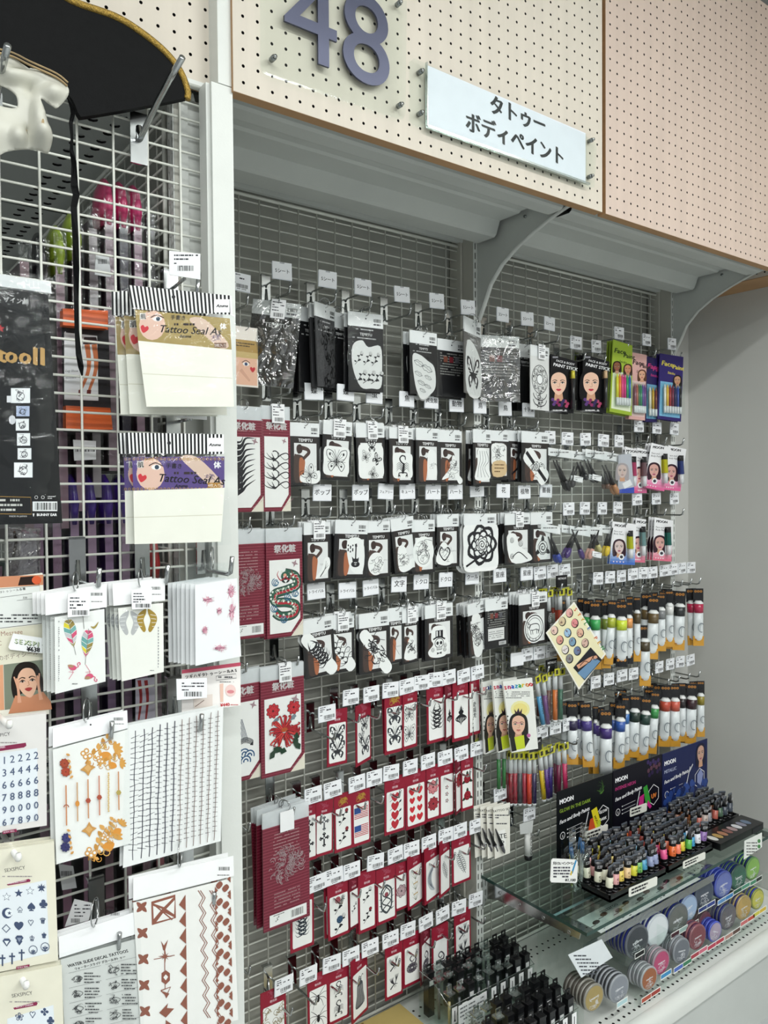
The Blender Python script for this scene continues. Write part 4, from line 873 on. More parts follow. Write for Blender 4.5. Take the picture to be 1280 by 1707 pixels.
REDS = [
 (562, 1182, 33, 93, red([(lambda a: m_butterfly(a.sub(0, .2, 1.1), '33353a'), 50, 42, 30), (lambda a: m_butterfly(a.sub(0, .1, 1.1), '33353a'), 50, 72, 30)]), 0, 'two black-winged butterflies', 0),
 (605, 1172, 25, 100, red([(bf, 55, 35, 22), (bf, 35, 55, 16), (bf, 60, 72, 26)]), 0, 'three small grey butterflies', 24),
 (657, 1152, 33, 103, red([(bf, 50, 40, 32), (bf, 50, 72, 32)], True), 1, 'two spotted swallowtail butterflies', 0),
 (683, 1147, 24, 100, red([(bfo, 45, 42, 34), (bfo, 45, 75, 34)]), 0, 'two outlined butterflies', 8),
 (727, 1141, 33, 96, red([(lambda a: m_tribal(a.sub(0, 0, 1), K, 5), 50, 58, 40)]), 0, 'a thorny tribal dragon', 0),
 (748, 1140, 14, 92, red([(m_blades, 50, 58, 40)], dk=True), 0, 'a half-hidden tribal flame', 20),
 (768, 1134, 28, 100, red([(m_blades, 50, 58, 42)]), 0, 'black tribal flame blades', 0),
 (789, 1130, 19, 95, red([(m_kanji, 52, 56, 44)]), 0, 'three brushed black characters', 0),
 (514, 1335, 26, 100, red([(m_cross, 50, 42, 30), (m_cross, 50, 74, 30)]), 0, 'half-hidden ornaments, left end of the second maroon row', 0),
 (540, 1335, 30, 90, red([(lambda a: m_cross(a, '55575c'), 50, 40, 26), (m_cross, 50, 70, 26)]), 0, 'ornate crosses', 0),
 (571, 1322, 30, 96, red([(lambda a: m_sprig(a, K, 'a8323c'), 50, 42, 30), (lambda a: m_sprig(a, K, 'a8323c'), 50, 74, 30)], True), 0, 'black rose sprigs with red buds', 0),
 (601, 1315, 30, 93, red([(m_flag, 50, 42, 34), (m_flag, 50, 74, 34)], True), 0, 'two striped flags', 0),
 (658, 1294, 34, 94, red([(m_arrowheart, 50, 36+16*k, 17) for k in range(4)]), 0, 'four hearts pierced by arrows', 0),
 (692, 1283, 34, 96, red([(HR, 32+36*(k % 2), 36+15.5*(k//2), 14-2*(k//2 in (1, 2))) for k in range(8)]), 0, 'eight red hearts', 0),
 (721, 1275, 22, 92, red([(lambda a: m_flower(a, 'd98a8f', '7d3038', 8, 2), 50, 40, 34), (lambda a: m_flower(a, 'a83a44', '4d1a20', 9, 3), 50, 70, 40)]), 0, 'a pink and a red rose', 0),
 (744, 1268, 24, 92, red([(m_clubs, 50, 60, 28)]), 0, 'dark red three-lobed flowers', 0),
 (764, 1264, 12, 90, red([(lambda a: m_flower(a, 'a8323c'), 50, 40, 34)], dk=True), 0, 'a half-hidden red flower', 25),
 (778, 1260, 20, 90, red([(lambda a: m_rose(a, 'b02a3a', '3a0f16', '2c3a2c'), 50, 42, 30), (lambda a: m_rose(a, 'b02a3a', '3a0f16', '2c3a2c'), 50, 73, 30)]), 0, 'two deep red roses with leaves', 0),
 (503, 1478, 39, 104, red([(lambda a: m_tribal(a, '26303a', 5), 50, 62, 38)]), 0, 'a dark coiled beast, under the maroon pack shown from its back', 0),
 (563, 1468, 36, 94, red([(lambda a: (m_sprig(a.sub(.1, .2, 1)), m_rose(a.sub(-.1, -.4, .5), 'c25a66', '3a2024')), 50, 40, 28), (lambda a: (m_sprig(a.sub(.1, .2, 1)), m_rose(a.sub(.1, -.3, .55), '3f5f80', '1c2c3c')), 50, 74, 28)]), 1, 'a pink and a blue rose on stems', 0),
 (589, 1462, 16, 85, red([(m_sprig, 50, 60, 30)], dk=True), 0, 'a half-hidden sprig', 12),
 (611, 1452, 29, 100, red([(m_sprig, 50, 40, 28), (lambda a: m_sprig(a, K, 'b02a3a'), 50, 74, 28)]), 1, 'two dark rose sprigs, the lower with red buds', 0),
 (643, 1445, 33, 92, red([(m_thorn, 50, 58, 50)]), 0, 'a thorn wreath around a face', 0),
 (668, 1438, 20, 78, red([(lambda a: m_flower(a, 'b9a0a4', '55464c', 7, 2), 50, 60, 36)]), 0, 'a grey hanging blossom', 0),
 (691, 1422, 25, 88, red([(m_orchid, 50, 38, 24), (m_orchid, 50, 58, 24), (m_orchid, 50, 78, 24)]), 0, 'three yellow orchid sprays', 14),
 (720, 1408, 26, 92, red([(m_moon, 50, 58, 46)]), 1, 'a grey crescent wing', 16),
 (741, 1398, 17, 92, red([(m_feather, 50, 58, 40)]), 0, 'a pale half-hidden feather', 20),
 (768, 1390, 31, 82, red([(m_feather, 50, 60, 40)]), 0, 'an outlined feather, rightmost in its row', 0),
 (455, 1648, 42, 104, red([(lambda a: m_mess(a, '8a7a55', 5, 18, .05), 50, 45, 36)]), 0, 'a pale brown curly bloom, at the bottom left', 0),
 (529, 1622, 34, 98, red([(m_spider, 50, 42, 34), (m_spider, 50, 76, 34)]), 0, 'two black spiders', 0),
 (564, 1610, 35, 92, red([(lambda a: m_scorpion(a, '35363a'), 50, 40, 24), (lambda a: m_scorpion(a, '35363a'), 50, 74, 24)]), 0, 'two scorpions', 0),
 (598, 1592, 27, 104, red([(m_figure, 50, 58, 40)]), 0, 'a robed grey figure', 20),
 (656, 1568, 29, 94, red([(m_bird, 50, 42, 28), (m_bird, 50, 74, 28)]), 0, 'two small flying birds', 0),
 (686, 1555, 29, 86, red([(m_snake, 50, 58, 36)]), 0, 'a coiled cobra', 0),
 (709, 1548, 16, 86, red([(m_snake, 50, 58, 36)], dk=True), 0, 'a half-hidden cobra', 24),
 (733, 1542, 27, 94, red([(lambda a: m_snake(a, '55525a'), 50, 60, 36)]), 1, 'a second cobra nearer the black cosmetic boxes', 0),
 (770, 1516, 27, 90, red([(m_bird, 50, 42, 30), (m_bird, 50, 72, 30)]), 0, 'two diving birds, rightmost at the bottom', 0)]
for px, py, w, h, d, n, what, yaw in REDS:
    pack(px, py, w, h, d, 'small maroon card showing '+what.rstrip(','), n=n, yaw=yaw, tilt=RND.uniform(-1, 1), **small)
# ================================================================ print placed by sight on a card's own plane
class PArt(Art):      # x, v are where the print shows from the photograph's viewpoint; they are carried onto the card's plane
    def __init__(s, mb, t, y=0, mat='satin'):
        s.mb = mb; s.t = t; s.lay = [0]; s.m = mat; s.T = (0, 0, 1, 0, 1); s.y = y
        M = t.matrix_basis; s.inv = M.inverted(); s.n = (M.to_3x3() @ Vector((0, -1, 0))).normalized(); s.o = M @ Vector((0, y, 0))
    def p3(s, x, v, y):
        X, Y = s._t(x, v); d = _f + CR*((X-640)/FPX) - CU*((Y-853.5)/FPX)
        k = (s.o-CAM).dot(s.n)/d.dot(s.n); q = s.inv @ (CAM+d*k); return (q.x, y, q.z)
def flat(name, label, cat, corners, y, col, yaw=0, th=.0015, m='satin', parent=None, loc=None):
    # a flat card whose outline is given by its corners; returns (thing, mesh builder, print frame)
    P = at(*corners[0], y); t = parent or thing(name, label, cat, P, rad(yaw)); bpy.context.view_layer.update() if False else None
    t.matrix_basis = Matrix.Translation(t.location) @ t.rotation_euler.to_matrix().to_4x4()
    mb = MB(); A = PArt(mb, t, -th/2, m); q = [A.p3(a, b, 0) for a, b in corners]; n = len(q)
    vs = [(x, s_*th/2, z) for s_ in (-1, 1) for x, _, z in q]
    mb.idx(vs, [tuple(range(n)), tuple(range(2*n-1, n-1, -1))]+[(k, (k+1) % n, n+(k+1) % n, n+k) for k in range(n)], col, m, False)
    A.y = -th/2-.0001
    return t, mb, A
def sheet(corners, y0, col, m, name, parent, th=.0012):
    # extra flat part on a thing's own plane, y0 in front of it
    mb = MB(); A = PArt(mb, parent, y0-th/2, m); q = [A.p3(a, b, 0) for a, b in corners]; n = len(q)
    vs = [(x, y0+s_*th/2, z) for s_ in (-1, 1) for x, _, z in q]
    mb.idx(vs, [tuple(range(n)), tuple(range(2*n-1, n-1, -1))]+[(k, (k+1) % n, n+(k+1) % n, n+k) for k in range(n)], col, m, False)
    A.y = y0-th/2-.0001
    return mb, A
def filmsheet(c, y0, parent, key='film', amp=.0015, seed=1, name='bag', nx=8, nz=12):
    r = random.Random(seed); mb = MB(); A = PArt(mb, parent, y0); vs = []
    for j in range(nz+1):
        for i in range(nx+1):
            u, v = i/nx, j/nz
            x = (c[0][0]*(1-u)+c[1][0]*u)*(1-v)+(c[3][0]*(1-u)+c[2][0]*u)*v; z = (c[0][1]*(1-u)+c[1][1]*u)*(1-v)+(c[3][1]*(1-u)+c[2][1]*u)*v
            q = A.p3(x, z, 0); vs.append((q[0], y0-(0 if i in (0, nx) or j in (0, nz) else amp*(.3+r.random()*1.4)), q[2]))
    mb.idx(vs, [(j*(nx+1)+i, j*(nx+1)+i+1, (j+1)*(nx+1)+i+1, (j+1)*(nx+1)+i) for j in range(nz) for i in range(nx)], 'ffffff', key)
    return mb.build(name, parent)
def copies(t, n, step, lab, cat, dx=0, dz=0):
    for k in range(n): dup(t, t.location+Vector((dx*(k+1), step*(k+1), dz*(k+1))), (0, rad(RND.uniform(-.8, .8)), t.rotation_euler.z+rad(RND.uniform(-1.5, 1.5))), behind(cat, k, lab))
# ================================================================ number plate and sign on the header
YS = -.474
t, mb, A = flat('number_plate', 'clear acrylic plate carrying the large dark number 48', 'sign', [(435, -95), (678, 2), (676, 190), (672, 198), (664, 197), (446, 124), (438, 118), (435, 108)], YS-.001, 'ffffff', th=.003, m='acrylic')
mb.build('plate', t)
mb = MB(); A = PArt(mb, t, -.0025, 'steel'); A.y = -.0025
def glyph(mb, ch, x0, z0, h, wid, th=.004, m='number_metal'):
    vs, fs, w = text_geo(ch, 8); k = h/.73; kx = wid/w; y = -.0016
    front = [(x0+a*kx, y-th, z0+b*k) for a, b in vs]
    mb.idx(front, fs, '4a4e62', m, False)
    ed = {}
    for f in fs:
        for i in range(len(f)):
            a, b = f[i], f[(i+1) % len(f)]; ed[(a, b)] = ed.get((a, b), 0)+1
    sides = [(a, b) for a, b in ed if (b, a) not in ed]
    n = len(vs); mb.idx(front+[(x, y, z) for x, _, z in front], [(a, b, b+n, a+n) for a, b in sides], '3b3e4e', m, False)
mat('number_metal', '44475a', rough=.34, metal=.55, noise=(14, .08, (1, 1, 1)))
L0 = t.location
gm = MB(); glyph(gm, '4', .628-L0.x, 2.240-L0.z, .150, .098); gm.build('digit', t)
gm = MB(); glyph(gm, '8', .738-L0.x, 2.2385-L0.z, .1545, .096); gm.build('digit', t)
def bolt(parent, x, z, y=-.004):
    m = MB(); m.tube([(x, .006+y, z), (x, y-.004, z)], .0045, 10, m='steel'); m.tube([(x, y-.004, z), (x, y-.0085, z)], .003, 8, m='chrome'); m.build('bolt', parent)
for px, py in ((453, 99), (664, 177), (662, 8)):
    q = at(px, py, YS-.001); bolt(t, q.x-L0.x, q.z-L0.z)
t, mb, A = flat('sign_holder', 'clear acrylic holder with the white Japanese department sign', 'sign', [(690, 97), (986, 232), (995, 240), (991, 312), (984, 314), (690, 208), (684, 200), (684, 102)], YS+.0005, 'ffffff', th=.003, m='acrylic')
mb.build('plate', t)
mb, A = sheet([(713, 109), (976, 222), (976, 305), (713, 209)], -.004, 'e9ecf6', 'satin', 'paper', t)
def word(A, chars, h, col, bold):      # chars placed one by one along the sloping line
    for ch, x, v in chars: A.text(ch, x, v, h, col, .5, bold=bold, rot=21)
AA = A
P0 = at(713, 109, YS+.0005); B = Art(mb, .437, x0=at(713, 109, YS+.0005).x-t.location.x, z0=at(713, 109, YS+.0005).z-t.location.z, y=-.0049, mat='satin')
for dx in (0, .28, .14):
    B.text('タトゥー', 52+dx, 9.2, 6.6, '16181c', .5, bold=.8); B.text('ボディペイント', 51+dx, 20.6, 6.6, '16181c', .5, bold=.8)
mb.build('paper', t)
mb, A = sheet([(709, 107), (978, 224), (978, 308), (709, 212)], -.0065, 'ffffff', 'acrylic', 'cover', t); mb.build('cover', t)
mb = MB(); q0, q1 = at(709, 212, YS+.0005), at(978, 308, YS+.0005); l = t.location
mb.box(q0.x-l.x, q1.x-l.x, -.009, -.003, q0.z-l.z-.003, q0.z-l.z+.001, 'ffffff', 'acrylic_edge'); q2 = at(709, 107, YS+.0005); mb.box(q0.x-l.x-.002, q0.x-l.x, -.008, -.003, q0.z-l.z, q2.z-l.z, 'ffffff', 'acrylic_edge'); mb.build('rim', t)
for px, py in ((699, 121), (699, 190), (983, 235), (982, 295)):
    q = at(px, py, YS+.0005); bolt(t, q.x-l.x, q.z-l.z, -.003)
# ================================================================ face paint packs, top right
def plane_card(name, label, cat, c, y, col, yaw=0, th=.002, n=0, step=.012, bag=None, dx=0, draw=None, back=None):
    t, mb, A = flat(name, label, cat, c, y, col, yaw, th); 
    if draw: draw(A)
    mb.build('card', t)
    if bag: filmsheet(c, -th-.004, t, 'film', .0015, len(label))
    if n: copies(t, n, step, back or label, cat, dx)
    return t
def stickpack(x0, capcol, label, n):
    c = [(x0+1, 590), (x0+45, 603), (x0+39, 689), (x0-1, 682)]
    def d(A):
        A.text('FACE & BODY', x0+25, 606, 3.6, 'e8e8ea', .5, bold=.4, rot=13); A.text('PAINT STICK', x0+25, 614, 5.2, 'f2f2f4', .5, bold=.8, rot=13); A.rect(x0+4, 594, x0+13, 597, '8a8a90')
        a = face(A, x0+14, 640, 19, 'ecc4ac', '0d0c10', 'c03048')
        for k in range(12): A.disc(x0+4+(k*7) % 26, 666+(k*5) % 12, 3, ('5c3b7a', '8a2f5e', '3a2c5c', 'b0486a')[k % 4], n=6)
        A.greek(x0+4, 683, x0+30, 1, 4, 2, 'd0d0d0', 3); A.text('A BODY LIGHT', x0+18, 686, 2.2, 'd9d9dd', .5, rot=4)
    t = plane_card('face_paint_stick_pack', label, 'face paint', c, -.10, '141418', -4, .004, 0, draw=d)
    q = at(x0+34, 620, -.106)-t.location; mb = MB(); z1 = -.001
    mb.tube([(q.x, -.010, q.z+.002), (q.x, -.010, q.z-.02)], [.0052, .006], 10, capcol, 'plastic'); mb.tube([(q.x, -.010, q.z-.02), (q.x, -.010, q.z-.105)], .006, 10, '202024', 'plastic'); mb.build('paint_stick', t)
    mb = MB(); mb.box(q.x-.009, q.x+.009, -.0185, -.002, q.z-.110, q.z+.012, 'ffffff', 'acrylic'); mb.build('blister', t)
    copies(t, n, .013, label, 'face paint', .004)
stickpack(917, 'd8c83a', 'black face paint stick pack with a yellow-tipped stick', 3)
stickpack(971, 'e0b890', 'black face paint stick pack with a pale tan-tipped stick', 2)
def sixpack(c, top, low, name, cols, label, n, hdrcol, title, people, y=-.108):
    (x0, y0), (x1, y1), (x2, y2), (x3, y3) = c
    def d(A):
        h = (y3-y0); mid = .42
        f = lambda u, v: ((x0*(1-u)+x1*u)*(1-v)+(x3*(1-u)+x2*u)*v, (y0*(1-u)+y1*u)*(1-v)+(y3*(1-u)+y2*u)*v)
        A.poly([f(0, 0), f(1, 0), f(1, mid), f(0, mid)], top); A.poly([f(.06, mid), f(.94, mid), f(.94, .95), f(.06, .95)], low)
        p = f(.08, .17); A.text('Face', p[0], p[1], 8, title, 0, bold=1, rot=12); p = f(.55, .2); A.text('Paint', p[0], p[1], 7, title, 0, bold=1, rot=12); p = f(.35, .29); A.text('Sticks', p[0], p[1], 4, title, 0, bold=.5, rot=12)
        for u, v, sk, ha in people: p = f(u, v); face(A, p[0], p[1], 7.5, sk, ha, 'b05058')
    t = plane_card('face_paint_crayon_pack', label, 'face paint', c, y, top, -3, .003, 0, draw=d)
    n6 = len(cols); w = (x1-x0)
    a = at(x0+w*.14, y0+(y3-y0)*.47, y-.008); b = at(x0+w*.86, y1+(y2-y1)*.47, y-.008); e = at(x0+w*.14, y0+(y3-y0)*.93, y-.008); H = a.z-e.z; l = t.location
    for k, cc in enumerate(cols):
        x = a.x+(b.x-a.x)*(k+.5)/n6-l.x; z = a.z-l.z; m = MB()
        m.tube([(x, -.009, z), (x, -.009, z-.012)], [.001, .0042], 8, cc, 'plastic'); m.tube([(x, -.009, z-.012), (x, -.009, z-H*.72)], .0042, 8, cc, 'plastic'); m.tube([(x, -.009, z-H*.72), (x, -.009, z-H*.95)], .0045, 8, 'dfe3e4', 'plastic'); m.build('crayon', t)
    m = MB(); m.box(a.x-l.x-.006, b.x-l.x+.006, -.016, -.002, e.z-l.z, a.z-l.z+.004, 'ffffff', 'acrylic'); m.build('blister', t)
    copies(t, n, .012, label, 'face paint', .003)
SK = (('.25', 0),)
sixpack([(1078, 594), (1097, 598), (1095, 704), (1076, 703)], '2c2458', '6fa3c4', 'navy', ['e8e4d0', 'c9a23a', '7a3a30'], 'navy and blue face paint crayon pack half hidden behind its neighbour', 1, '2c2458', 'c03a7a', [], y=-.095)
sixpack([(1053, 587), (1078, 592), (1075, 701), (1048, 698)], 'd8aaa4', 'e8c9c6', 'pink', ['8a5a6a', 'b06a58', '4a7a5a', '3a8a6a', '6a5a9a', '7a4a8a'], 'pink face paint crayon pack between the green and the navy packs', 1, 'd8aaa4', '3a2a2a', [(.72, .32, 'd9a88a', '5a3a2a')], y=-.104)
sixpack([(1022, 566), (1054, 576), (1053, 693), (1016, 686)], '9cb53c', 'e6ecd0', 'green', ['e8e23a', 'f0883a', 'e8508a', 'd83a8a', '3aa06a', '3a70b8'], 'lime green face paint crayon pack with six neon sticks', 2, '9cb53c', '2a3a1a', [(.25, .36, '8a5a40', '2a1a14'), (.78, .36, 'c98a66', '3a241a')])
sixpack([(1100, 589), (1139, 595), (1135, 703), (1096, 698)], '33286a', '7fb8dc', 'blue', ['ecebe2', 'ecc14a', 'a8383a', '7a2f4a', '34305c', '3a54a0', '2a2a30'], 'navy and sky blue face paint crayon pack, rightmost in the top row', 1, '33286a', 'd8c850', [(.78, .38, 'c99a78', '20181a')])
# ================================================================ brushes in clear bags
def brush(t, x0, z0, x1, z1, hc, bc, W=.013, y=-.012):   # handle tip (x0,z0) to the powder end
    m = MB(); P0, P1 = Vector((x0, y, z0)), Vector((x1, y, z1)); D = P1-P0
    m.tube([P0, P0+D*.3, P0+D*.66], [.0018, .0034, .0055], 8, hc, 'plastic'); m.build('handle', t)
    m = MB(); m.tube([P0+D*.66, P0+D*.76, P0+D*.9, P1], [.0062, W*.62, W*.66, W*.3], 10, bc, 'plastic'); m.build('bristles', t)
def brushbag(c, brushes, label, n=0, y=-.10, sticker=True):
    P = at(*c[0], y); t = thing('brush_pack', label, 'makeup brush', P, rad(-4)); t.matrix_basis = Matrix.Translation(P) @ t.rotation_euler.to_matrix().to_4x4()
    (x0, y0), (x1, y1), (x2, y2), (x3, y3) = c
    mb, A = sheet([(x0, y0), (x1, y1), (x1, y1+13), (x0, y0+13)], 0, 'eef0f0', 'satin', 'header', t); A.greek(x0+3, y0+7, x1-3, 1, 3, 2, '888888'); mb.build('header', t)
    filmsheet(c, -.02, t, 'film', .004, len(label))
    for (a, b, e, f, hc, bc) in brushes:
        q = PArt(MB(), t, -.012); p = q.p3(a, b, 0); r = q.p3(e, f, 0); brush(t, p[0], p[2], r[0], r[2], hc, bc)
    if sticker: mb, A = sheet([(x0+12, y0+42), (x0+27, y0+46), (x0+26, y0+55), (x0+11, y0+51)], -.0225, 'eceeee', 'satin', 'label', t); A.greek(x0+14, y0+46, x0+25, 2, 3, 1, '777777'); mb.build('label', t)
    copies(t, n, .014, label, 'makeup brush', .003)
brushbag([(914, 746), (957, 752), (962, 826), (912, 832)], [(927, 767, 949, 818, '17171a', '17171a')], 'clear bag with one large black makeup brush, leftmost brush', 1, sticker=False)
brushbag([(945, 750), (985, 756), (990, 822), (948, 826)], [(962, 777, 953, 812, '1c1c20', '2a2a2e')], 'clear bag with small black brushes beside the large black brush', 1, y=-.085)
brushbag([(976, 748), (1012, 755), (1016, 822), (972, 824)], [(979, 766, 996, 804, '1c1c20', '2a2a2e'), (967, 770, 978, 800, '1c1c20', '26262a')], 'clear bag with two black brushes crossing behind a white sticker', 1)
brushbag([(1006, 752), (1034, 758), (1036, 826), (1004, 824)], [(1009, 775, 1030, 824, '1c1c20', 'b8835a'), (1008, 790, 1014, 815, '26262a', '6a4a38')], 'clear bag with a brown-bristled brush', 1, sticker=False)
brushbag([(902, 872), (934, 878), (941, 938), (900, 942)], [(919, 895, 934, 938, '17171a', '2a3f9a')], 'clear bag with a blue powder brush in the third row', 1, sticker=False)
brushbag([(936, 874), (968, 880), (972, 936), (934, 938)], [(963, 885, 943, 930, '17171a', '4a3276')], 'clear bag with a violet brush leaning left', 1, y=-.09, sticker=False)
brushbag([(950, 876), (984, 882), (988, 936), (950, 936)], [(953, 882, 972, 932, '17171a', '44306e')], 'clear bag with a violet brush leaning right', 0, sticker=False)
brushbag([(976, 876), (1004, 880), (1006, 936), (974, 936)], [(998, 884, 982, 932, '17171a', 'e0a898')], 'clear bag with a pale pink brush', 1, sticker=True)
brushbag([(1000, 874), (1022, 878), (1024, 932), (996, 934)], [(1021, 880, 1010, 927, '17171a', 'e0c02c'), (988, 884, 1000, 920, '17171a', 'c9c07a')], 'clear bag with a yellow brush', 1, y=-.09, sticker=False)
# ---- hanging paint tubes on printed cards
def moon(c, cap, grad, label, n=0, y=-.10, bag=False):
    (x0, y0), (x1, y1), (x2, y2), (x3, y3) = c
    f = lambda u, v: ((x0*(1-u)+x1*u)*(1-v)+(x3*(1-u)+x2*u)*v, (y0*(1-u)+y1*u)*(1-v)+(y3*(1-u)+y2*u)*v)
    def d(A):
        for k in range(8):
            t_ = k/8; col = ''.join('%02x' % int(a*(1-t_**1.3)+b*t_**1.3) for a, b in zip((240, 240, 242), [int(grad[i:i+2], 16) for i in (0, 2, 4)])); v0 = .5+.5*k/8
            A.poly([f(0, v0), f(1, v0), f(1, v0+.0625), f(0, v0+.0625)], col)
        p = f(.1, .11); A.text('MOON', p[0], p[1], 4.2, '1a1a1c', 0, bold=1.4, rot=6); p = f(.08, .24); A.text('Face and', p[0], p[1], 2.8, '2a2a2e', 0, shear=.2, rot=6); p = f(.08, .30); A.text('Body Paint', p[0], p[1], 2.8, '2a2a2e', 0, shear=.2, rot=6)
        p = f(.34, .60); face(A, p[0], p[1], 11, 'd9a9a0' if grad[0] != '2' else 'd8c4c0', '3a2430', 'a03060'); p = f(.45, .82); A.poly([(p[0]+5*cos(k*pi/3), p[1]+5.5*sin(k*pi/3)) for k in range(6)], 'f0f0f2'); A.disc(p[0], p[1], 2.6, '3a3a44')
        for k in range(4): p = f(.15+.13*k, .94); A.disc(p[0], p[1], 1.2, 'f2d9e0', n=6)
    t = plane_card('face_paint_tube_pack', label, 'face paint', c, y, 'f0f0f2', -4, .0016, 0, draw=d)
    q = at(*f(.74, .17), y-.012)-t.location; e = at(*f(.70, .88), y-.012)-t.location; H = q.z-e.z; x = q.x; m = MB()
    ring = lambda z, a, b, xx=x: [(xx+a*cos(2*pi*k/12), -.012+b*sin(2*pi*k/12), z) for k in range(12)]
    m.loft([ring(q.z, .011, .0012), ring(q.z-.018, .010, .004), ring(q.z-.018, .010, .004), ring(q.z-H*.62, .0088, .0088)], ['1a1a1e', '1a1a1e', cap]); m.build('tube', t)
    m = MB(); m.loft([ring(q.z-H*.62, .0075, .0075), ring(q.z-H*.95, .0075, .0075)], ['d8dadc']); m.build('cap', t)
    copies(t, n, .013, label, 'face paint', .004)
moon([(1042, 744), (1061, 750), (1063, 822), (1040, 822)], 'cf4a78', 'd83a78', 'white card with a rose pink paint tube, half hidden behind the clear bag', 1, -.095)
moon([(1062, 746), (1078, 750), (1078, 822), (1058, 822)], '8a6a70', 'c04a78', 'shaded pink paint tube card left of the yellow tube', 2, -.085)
moon([(1086, 738), (1118, 746), (1107, 819), (1074, 812)], 'e3dd2c', 'e0508c', 'white and pink card with a bright yellow paint tube', 2)
moon([(1114, 742), (1144, 749), (1134, 819), (1106, 816)], '3a4a8c', 'e0508c', 'white and pink card with a dark blue paint tube', 1, -.105)
moon([(1021, 869), (1060, 874), (1058, 942), (1016, 940)], 'dfe336', '2a5ab8', 'white and blue card with a fluorescent yellow paint tube', 1)
moon([(1060, 863), (1077, 866), (1075, 938), (1056, 937)], '8fb8b8', 'd8607c', 'card with a pale teal paint tube behind the blue card', 1, -.09)
moon([(1091, 862), (1122, 868), (1119, 936), (1088, 934)], '2f7a70', 'e0607c', 'white and pink card with a deep teal paint tube', 2, -.103)
# misty bag over the middle
P = at(1032, 762, -.112); t = thing('brush_pack', 'cloudy bag with a blue foot, between the brown brush and the rose pink tube', 'makeup brush', P, rad(-8)); t.matrix_basis = Matrix.Translation(P) @ t.rotation_euler.to_matrix().to_4x4()
mb, A = sheet([(1031, 758), (1052, 756), (1057, 822), (1030, 822)], 0, 'b9bcc4', 'satin', 'card', t); face(A, 1037, 786, 11, 'cdb9b2', 'a9a0a2', 'a88888'); A.poly([(1031, 816), (1057, 812), (1057, 822), (1031, 822)], '3a50b0'); A.poly([(1037, 806), (1050, 799), (1054, 808), (1041, 815)], 'e8e9ea'); mb.build('card', t)
filmsheet([(1028, 756), (1055, 754), (1059, 824), (1028, 824)], -.006, t, 'film', .002, 3)
# ================================================================ large paint tubes in bags
def ptube(px, py, cap, label, w=18, h=74, y=-.10, tilt=0, n=0, kind=0, lean=0, foot=True):
    # py = top of the coloured band
    P = at(px, py, y); zc = (P-CAM).dot(_f); m_px = zc/FPX; R = w*m_px/2; H = h*m_px
    t = thing('paint_tube', label, 'paint tube', P, rad(-40), rad(tilt))
    ring = lambda z, a, b: [(a*cos(2*pi*k/14), b*sin(2*pi*k/14), z) for k in range(14)]
    m = MB(); m.loft([ring(.010, R*.55, R*.5), ring(.004, R*.9, R*.85), ring(0, R, R)], ['eef0ee', 'eef0ee']); m.loft([ring(0, R, R*.96), ring(-H*.22, R*.98, R*.9)], [cap]); m.build('cap', t)
    m = MB(); m.loft([ring(-H*.22, R*.96, R*.86), ring(-H*.5, R*.98, R*.6), ring(-H*.8, R*1.02, R*.28), ring(-H*.99, R*1.06, R*.08)], ['e9edee']*3)
    A = Art(m, R*2, z0=0, y=-R*.9, mat='plastic')
    a = A.sub(66, H*.58/(R*2)*100, 36); a.ring(0, 0, .8, .24, '7d858c', 1.3, n=12, a0=1.2, a1=5.4); a.ring(.2, .1, .5, .08, '6d757c', 1.4, n=10, a0=2, a1=5.5)
    m.build('body', t)
    m = MB(); zt = .062; m.box(-R*1.05, R*1.05, .002, .0035, .004, zt-.012, '1b1b1e', 'satin'); A = Art(m, R*2, z0=zt-.012, y=.0019, mat='satin')
    for k in range(3): A.disc(22+28*k, 30, 13, 'c8863a', n=10); A.disc(22+28*k, 30, 8, '8a5a26', n=8)
    m.build('header', t)
    if foot:
        m = MB(); m.box(-R*1.1, R*1.1, -R*.16, R*.10, -H*1.04, -H*.80, 'd99f3c' if kind == 0 else '1c1c1f', 'satin'); A = Art(m, R*2.2, z0=-H*.80, y=-R*.16-.0002, mat='satin')
        if kind: [A.disc(20+28*k, 34, 13, 'c8863a', n=10) for k in range(3)]; A.greek(8, 6, 92, 1, 5, 6, 'dddddd')
        else: A.greek(20, 14, 80, 1, 5, 4, '7a4e14', 3); A.text('Chameleon', 50, 34, 11, '8a4a14', .5, shear=.3) if False else A.greek(14, 26, 86, 1, 5, 9, '9a5c18', 8); A.greek(20, 42, 80, 1, 5, 3, '7a4e14', 5)
        m.build('foot_label', t)
    mb = MB(); vs = []; r = random.Random(int(px*7+py))
    for j in range(9):
        for i in range(5):
            e = 0 if i in (0, 4) else 1
            z = zt-(H*1.05+zt)*j/8; vs.append((-R*1.15+R*2.3*i/4, -e*(R*(1.05 if z < .005 else .25)+r.random()*.003), z))
    mb.idx(vs, [(j*5+i, j*5+i+1, (j+1)*5+i+1, (j+1)*5+i) for j in range(8) for i in range(4)], 'ffffff', 'film'); mb.build('bag', t)
    for k in range(n): dup(t, (P.x+.002*(k+1), P.y+.026*(k+1), P.z+RND.uniform(-.01, .01)), (0, rad(tilt+RND.uniform(-3, 3)), rad(-40)), behind('paint tube', k, label))
